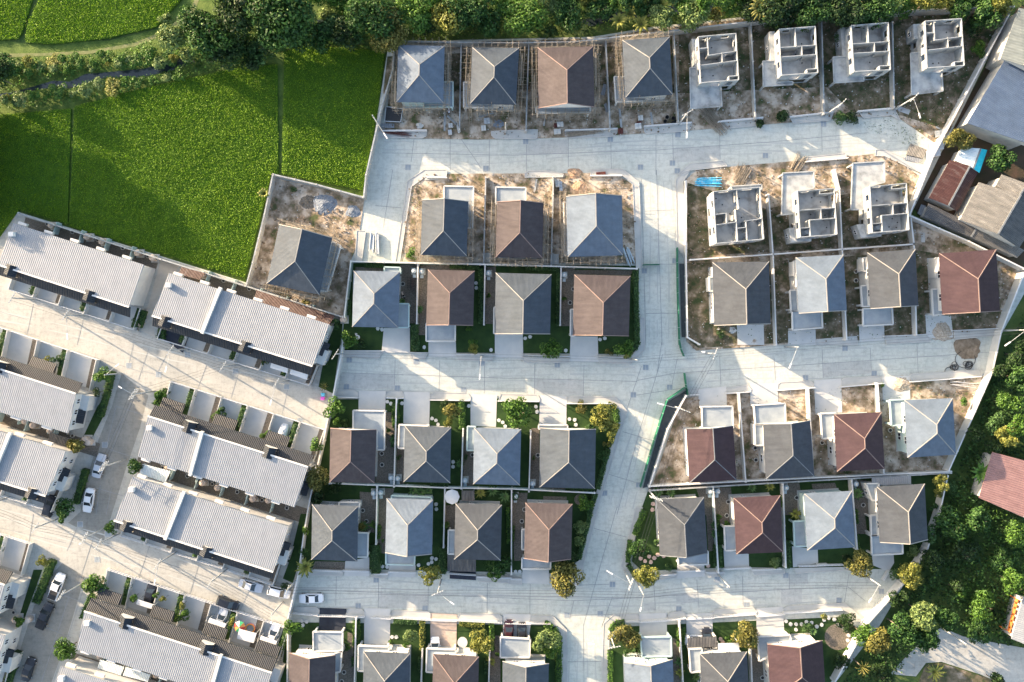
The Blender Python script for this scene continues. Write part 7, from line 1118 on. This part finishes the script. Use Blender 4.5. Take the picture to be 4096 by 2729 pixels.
# cable coils at the street end
for i, (u, v, r, l) in enumerate(((1765, 175, 1.9, 'large loop of black hose at the middle street end'), (1625, 280, .9, 'small loop of black hose by the kerb'), (1800, 220, .7, 'tangled black cable inside the large loop'), (1655, 240, .7, 'tangled black cable between the hose loops'))):
    p = P('C3', u, v); b = MB(); g = 1 if i < 2 else 6
    for j in range(g):
        ox, oy, rr = (random.gauss(0, .25) if g > 1 else 0), (random.gauss(0, .25) if g > 1 else 0), r*(random.uniform(.5, 1) if g > 1 else 1)
        for k in range(20): a, e = k*.31416, (k+1)*.31416; b.tube((p.x+ox+rr*math.cos(a), p.y+oy+rr*math.sin(a)*.85, .12+.05*j), (p.x+ox+rr*math.cos(e), p.y+oy+rr*math.sin(e)*.85, .12+.05*j), .05, n=5)
    single('hose_coil', b, M['dark'], l, 'hose', None, True)
p = P('C1', 235, 850, .8); root = empty('covered_car', (p.x, p.y, 0)); reg(root, 'car under a crumpled white cover in a terrace yard', 'covered car', None, True); b = MB(); rt = Matrix.Rotation(R(76), 3, 'Z'); rings = []; g = np.random.default_rng(3)
for i in range(11):
    t = -1+2*i/10; w2 = .92*(1-abs(t)**4*.4); zt = (.75+.65*max(0, 1-(t*1.5)**4)) if abs(t) < .99 else .5; rings.append([V3(p, 0)+rt @ Vector((t*2.1, w2*math.cos(k*math.pi/8), .05+zt*(math.sin(k*math.pi/8)**.6)*(1+g.normal()*.03))) for k in range(9)])
for a, e in zip(rings, rings[1:]):
    for k in range(8): b.face([a[k], e[k], e[k+1], a[k+1]])
b.face(rings[0]); b.face(rings[-1][::-1]); b.build('cover', M['canvas'], root)
# the bent worker before the first house of the top row
p = V3(P('A1', 1733, 1026), .13); root = empty('person', p); reg(root, 'person bending over in white long-sleeved top and dark trousers beside the scaffold', 'person', None, True)
def skin(name, pts, edges, rad, mat, parent):
    me = bpy.data.meshes.new(name); me.from_pydata([tuple(q) for q in pts], edges, []); o = bpy.data.objects.new(name, me); COL.objects.link(o); o.parent = parent
    m = o.modifiers.new('s', 'SKIN'); sv = me.skin_vertices[0].data if me.skin_vertices else None
    if sv is None:
        bpy.context.view_layer.objects.active = o; o.select_set(True); sv = me.skin_vertices[0].data
    for i, r_ in enumerate(rad): sv[i].radius = (r_, r_)
    sv[0].use_root = True; o.modifiers.new('u', 'SUBSURF').levels = 1; me.materials.append(mat); return o
fy = 1.0   # facing north, bending forward
J = [(0, 0, .93), (0, .18, 1.08), (0, .38, 1.22), (0, .50, 1.27), (0, .60, 1.27),
     (-.19, .40, 1.20), (-.24, .44, .95), (-.20, .56, .74), (.19, .40, 1.20), (.24, .46, .95), (.18, .58, .74),
     (-.10, .02, .88), (-.13, .08, .48), (-.13, -.04, .08), (-.13, .08, .04), (.10, .02, .88), (.13, .10, .48), (.13, -.02, .08), (.13, .10, .04)]
E = [(0, 1), (1, 2), (2, 3), (3, 4), (2, 5), (5, 6), (6, 7), (2, 8), (8, 9), (9, 10), (0, 11), (11, 12), (12, 13), (13, 14), (0, 15), (15, 16), (16, 17), (17, 18)]
R_ = [.14, .14, .15, .06, .06, .07, .05, .03, .07, .05, .03, .09, .065, .045, .04, .09, .065, .045, .04]
for w_, sg in ((7, -1), (10, 1)):
    wx, wy, wz = J[w_]; J.append((wx, wy+.03, wz-.06)); R_.append(.026); E.append((w_, len(J)-1)); pm = len(J)-1
    for f_, (dx, ln) in enumerate(((-.030, .065), (-.010, .078), (.010, .072), (.030, .055))):
        J.append((wx+dx, wy+.045, wz-.10)); R_.append(.010); E.append((pm, len(J)-1)); J.append((wx+dx*1.15, wy+.05, wz-.10-ln*.55)); R_.append(.009); E.append((len(J)-2, len(J)-1)); J.append((wx+dx*1.1, wy+.035, wz-.10-ln)); R_.append(.008); E.append((len(J)-2, len(J)-1))
    J.append((wx-sg*.045, wy+.03, wz-.075)); R_.append(.011); E.append((pm, len(J)-1)); J.append((wx-sg*.06, wy+.045, wz-.115)); R_.append(.009); E.append((len(J)-2, len(J)-1))
skinm = mk('skin_tone', (.30, .18, .12)); cl1 = mk('cloth_pale', (.62, .62, .68)); cl2 = mk('cloth_dark', (.02, .022, .03))
try:
    skin('body', J, E, R_, skinm, root)
    skin('shirt', [J[0], J[1], J[2], J[5], J[6], J[8], J[9]], [(0, 1), (1, 2), (2, 3), (3, 4), (2, 5), (5, 6)], [.16, .165, .17, .09, .07, .09, .07], cl1, root)
    skin('trousers', [J[0], J[11], J[12], J[13], J[15], J[16], J[17]], [(0, 1), (1, 2), (2, 3), (0, 4), (4, 5), (5, 6)], [.165, .11, .085, .07, .11, .085, .07], cl2, root)
except Exception as ex: print('person', ex)
b = MB(); b.lathe(Vector((0, .68, 1.16)), [(.07, 0), (.10, .06), (.105, .15), (.08, .22), (.02, .25)], 12); b.build('head', skinm, parent=root, smooth=True)
b = MB(); b.lathe(Vector((0, .68, 1.34)), [(.19, 0), (.12, .03), (.11, .1), (.03, .13)], 14); b.build('hat', cl1, parent=root, smooth=True)
# ---------------------------------------------------------------- labels: single each thing out by what it stands beside
def compass(dx, dy):
    return ['east', 'northeast', 'north', 'northwest', 'west', 'southwest', 'south', 'southeast'][int(((math.degrees(math.atan2(dy, dx))+360+22.5) % 360)//45)]
done = {}
for rec in ALL:
    o, look, fixed = rec
    if fixed: rec.append(look); continue
    x, y = o.location.x, o.location.y; ph, ax, ay = min(ANCH, key=lambda a: (a[1]-x)**2+(a[2]-y)**2); d = math.dist((x, y), (ax, ay))
    base = look.split(' before ')[0].split(' behind ')[0]
    rec.append(f"{base} {compass(x-ax, y-ay)} of {ph}" if ' before ' not in look and ' behind ' not in look else f"{base} {'before' if ' before ' in look else 'behind'} {look.split(' before ')[-1].split(' behind ')[-1]}")
groups = {}
for rec in ALL: groups.setdefault(rec[3], []).append(rec[0])
ORD = ['leftmost', 'second from left', 'third from left', 'fourth from left', 'fifth from left', 'sixth from left', 'seventh from left', 'eighth from left', 'ninth from left', 'tenth from left', 'eleventh from left', 'twelfth from left', 'thirteenth from left', 'fourteenth from left']
for lab, os_ in groups.items():
    if len(os_) == 1: os_[0]['label'] = lab; continue
    xs = [o.location.x for o in os_]; ys = [o.location.y for o in os_]; hz = (max(xs)-min(xs)) >= (max(ys)-min(ys))
    os_.sort(key=(lambda o: o.location.x) if hz else (lambda o: -o.location.y)); n = len(os_)
    for i, o in enumerate(os_):
        if n == 2: pre = (('left', 'right') if hz else ('upper', 'lower'))[i]
        else: pre = ORD[min(i, 13)] if hz else ORD[min(i, 13)].replace('leftmost', 'topmost').replace('left', 'top')
        if i == n-1 and n > 2: pre = 'rightmost' if hz else 'bottommost'
        o['label'] = f"{pre} {lab}" if len(lab.split()) < 14 else f"{pre} "+' '.join(lab.split()[:14])
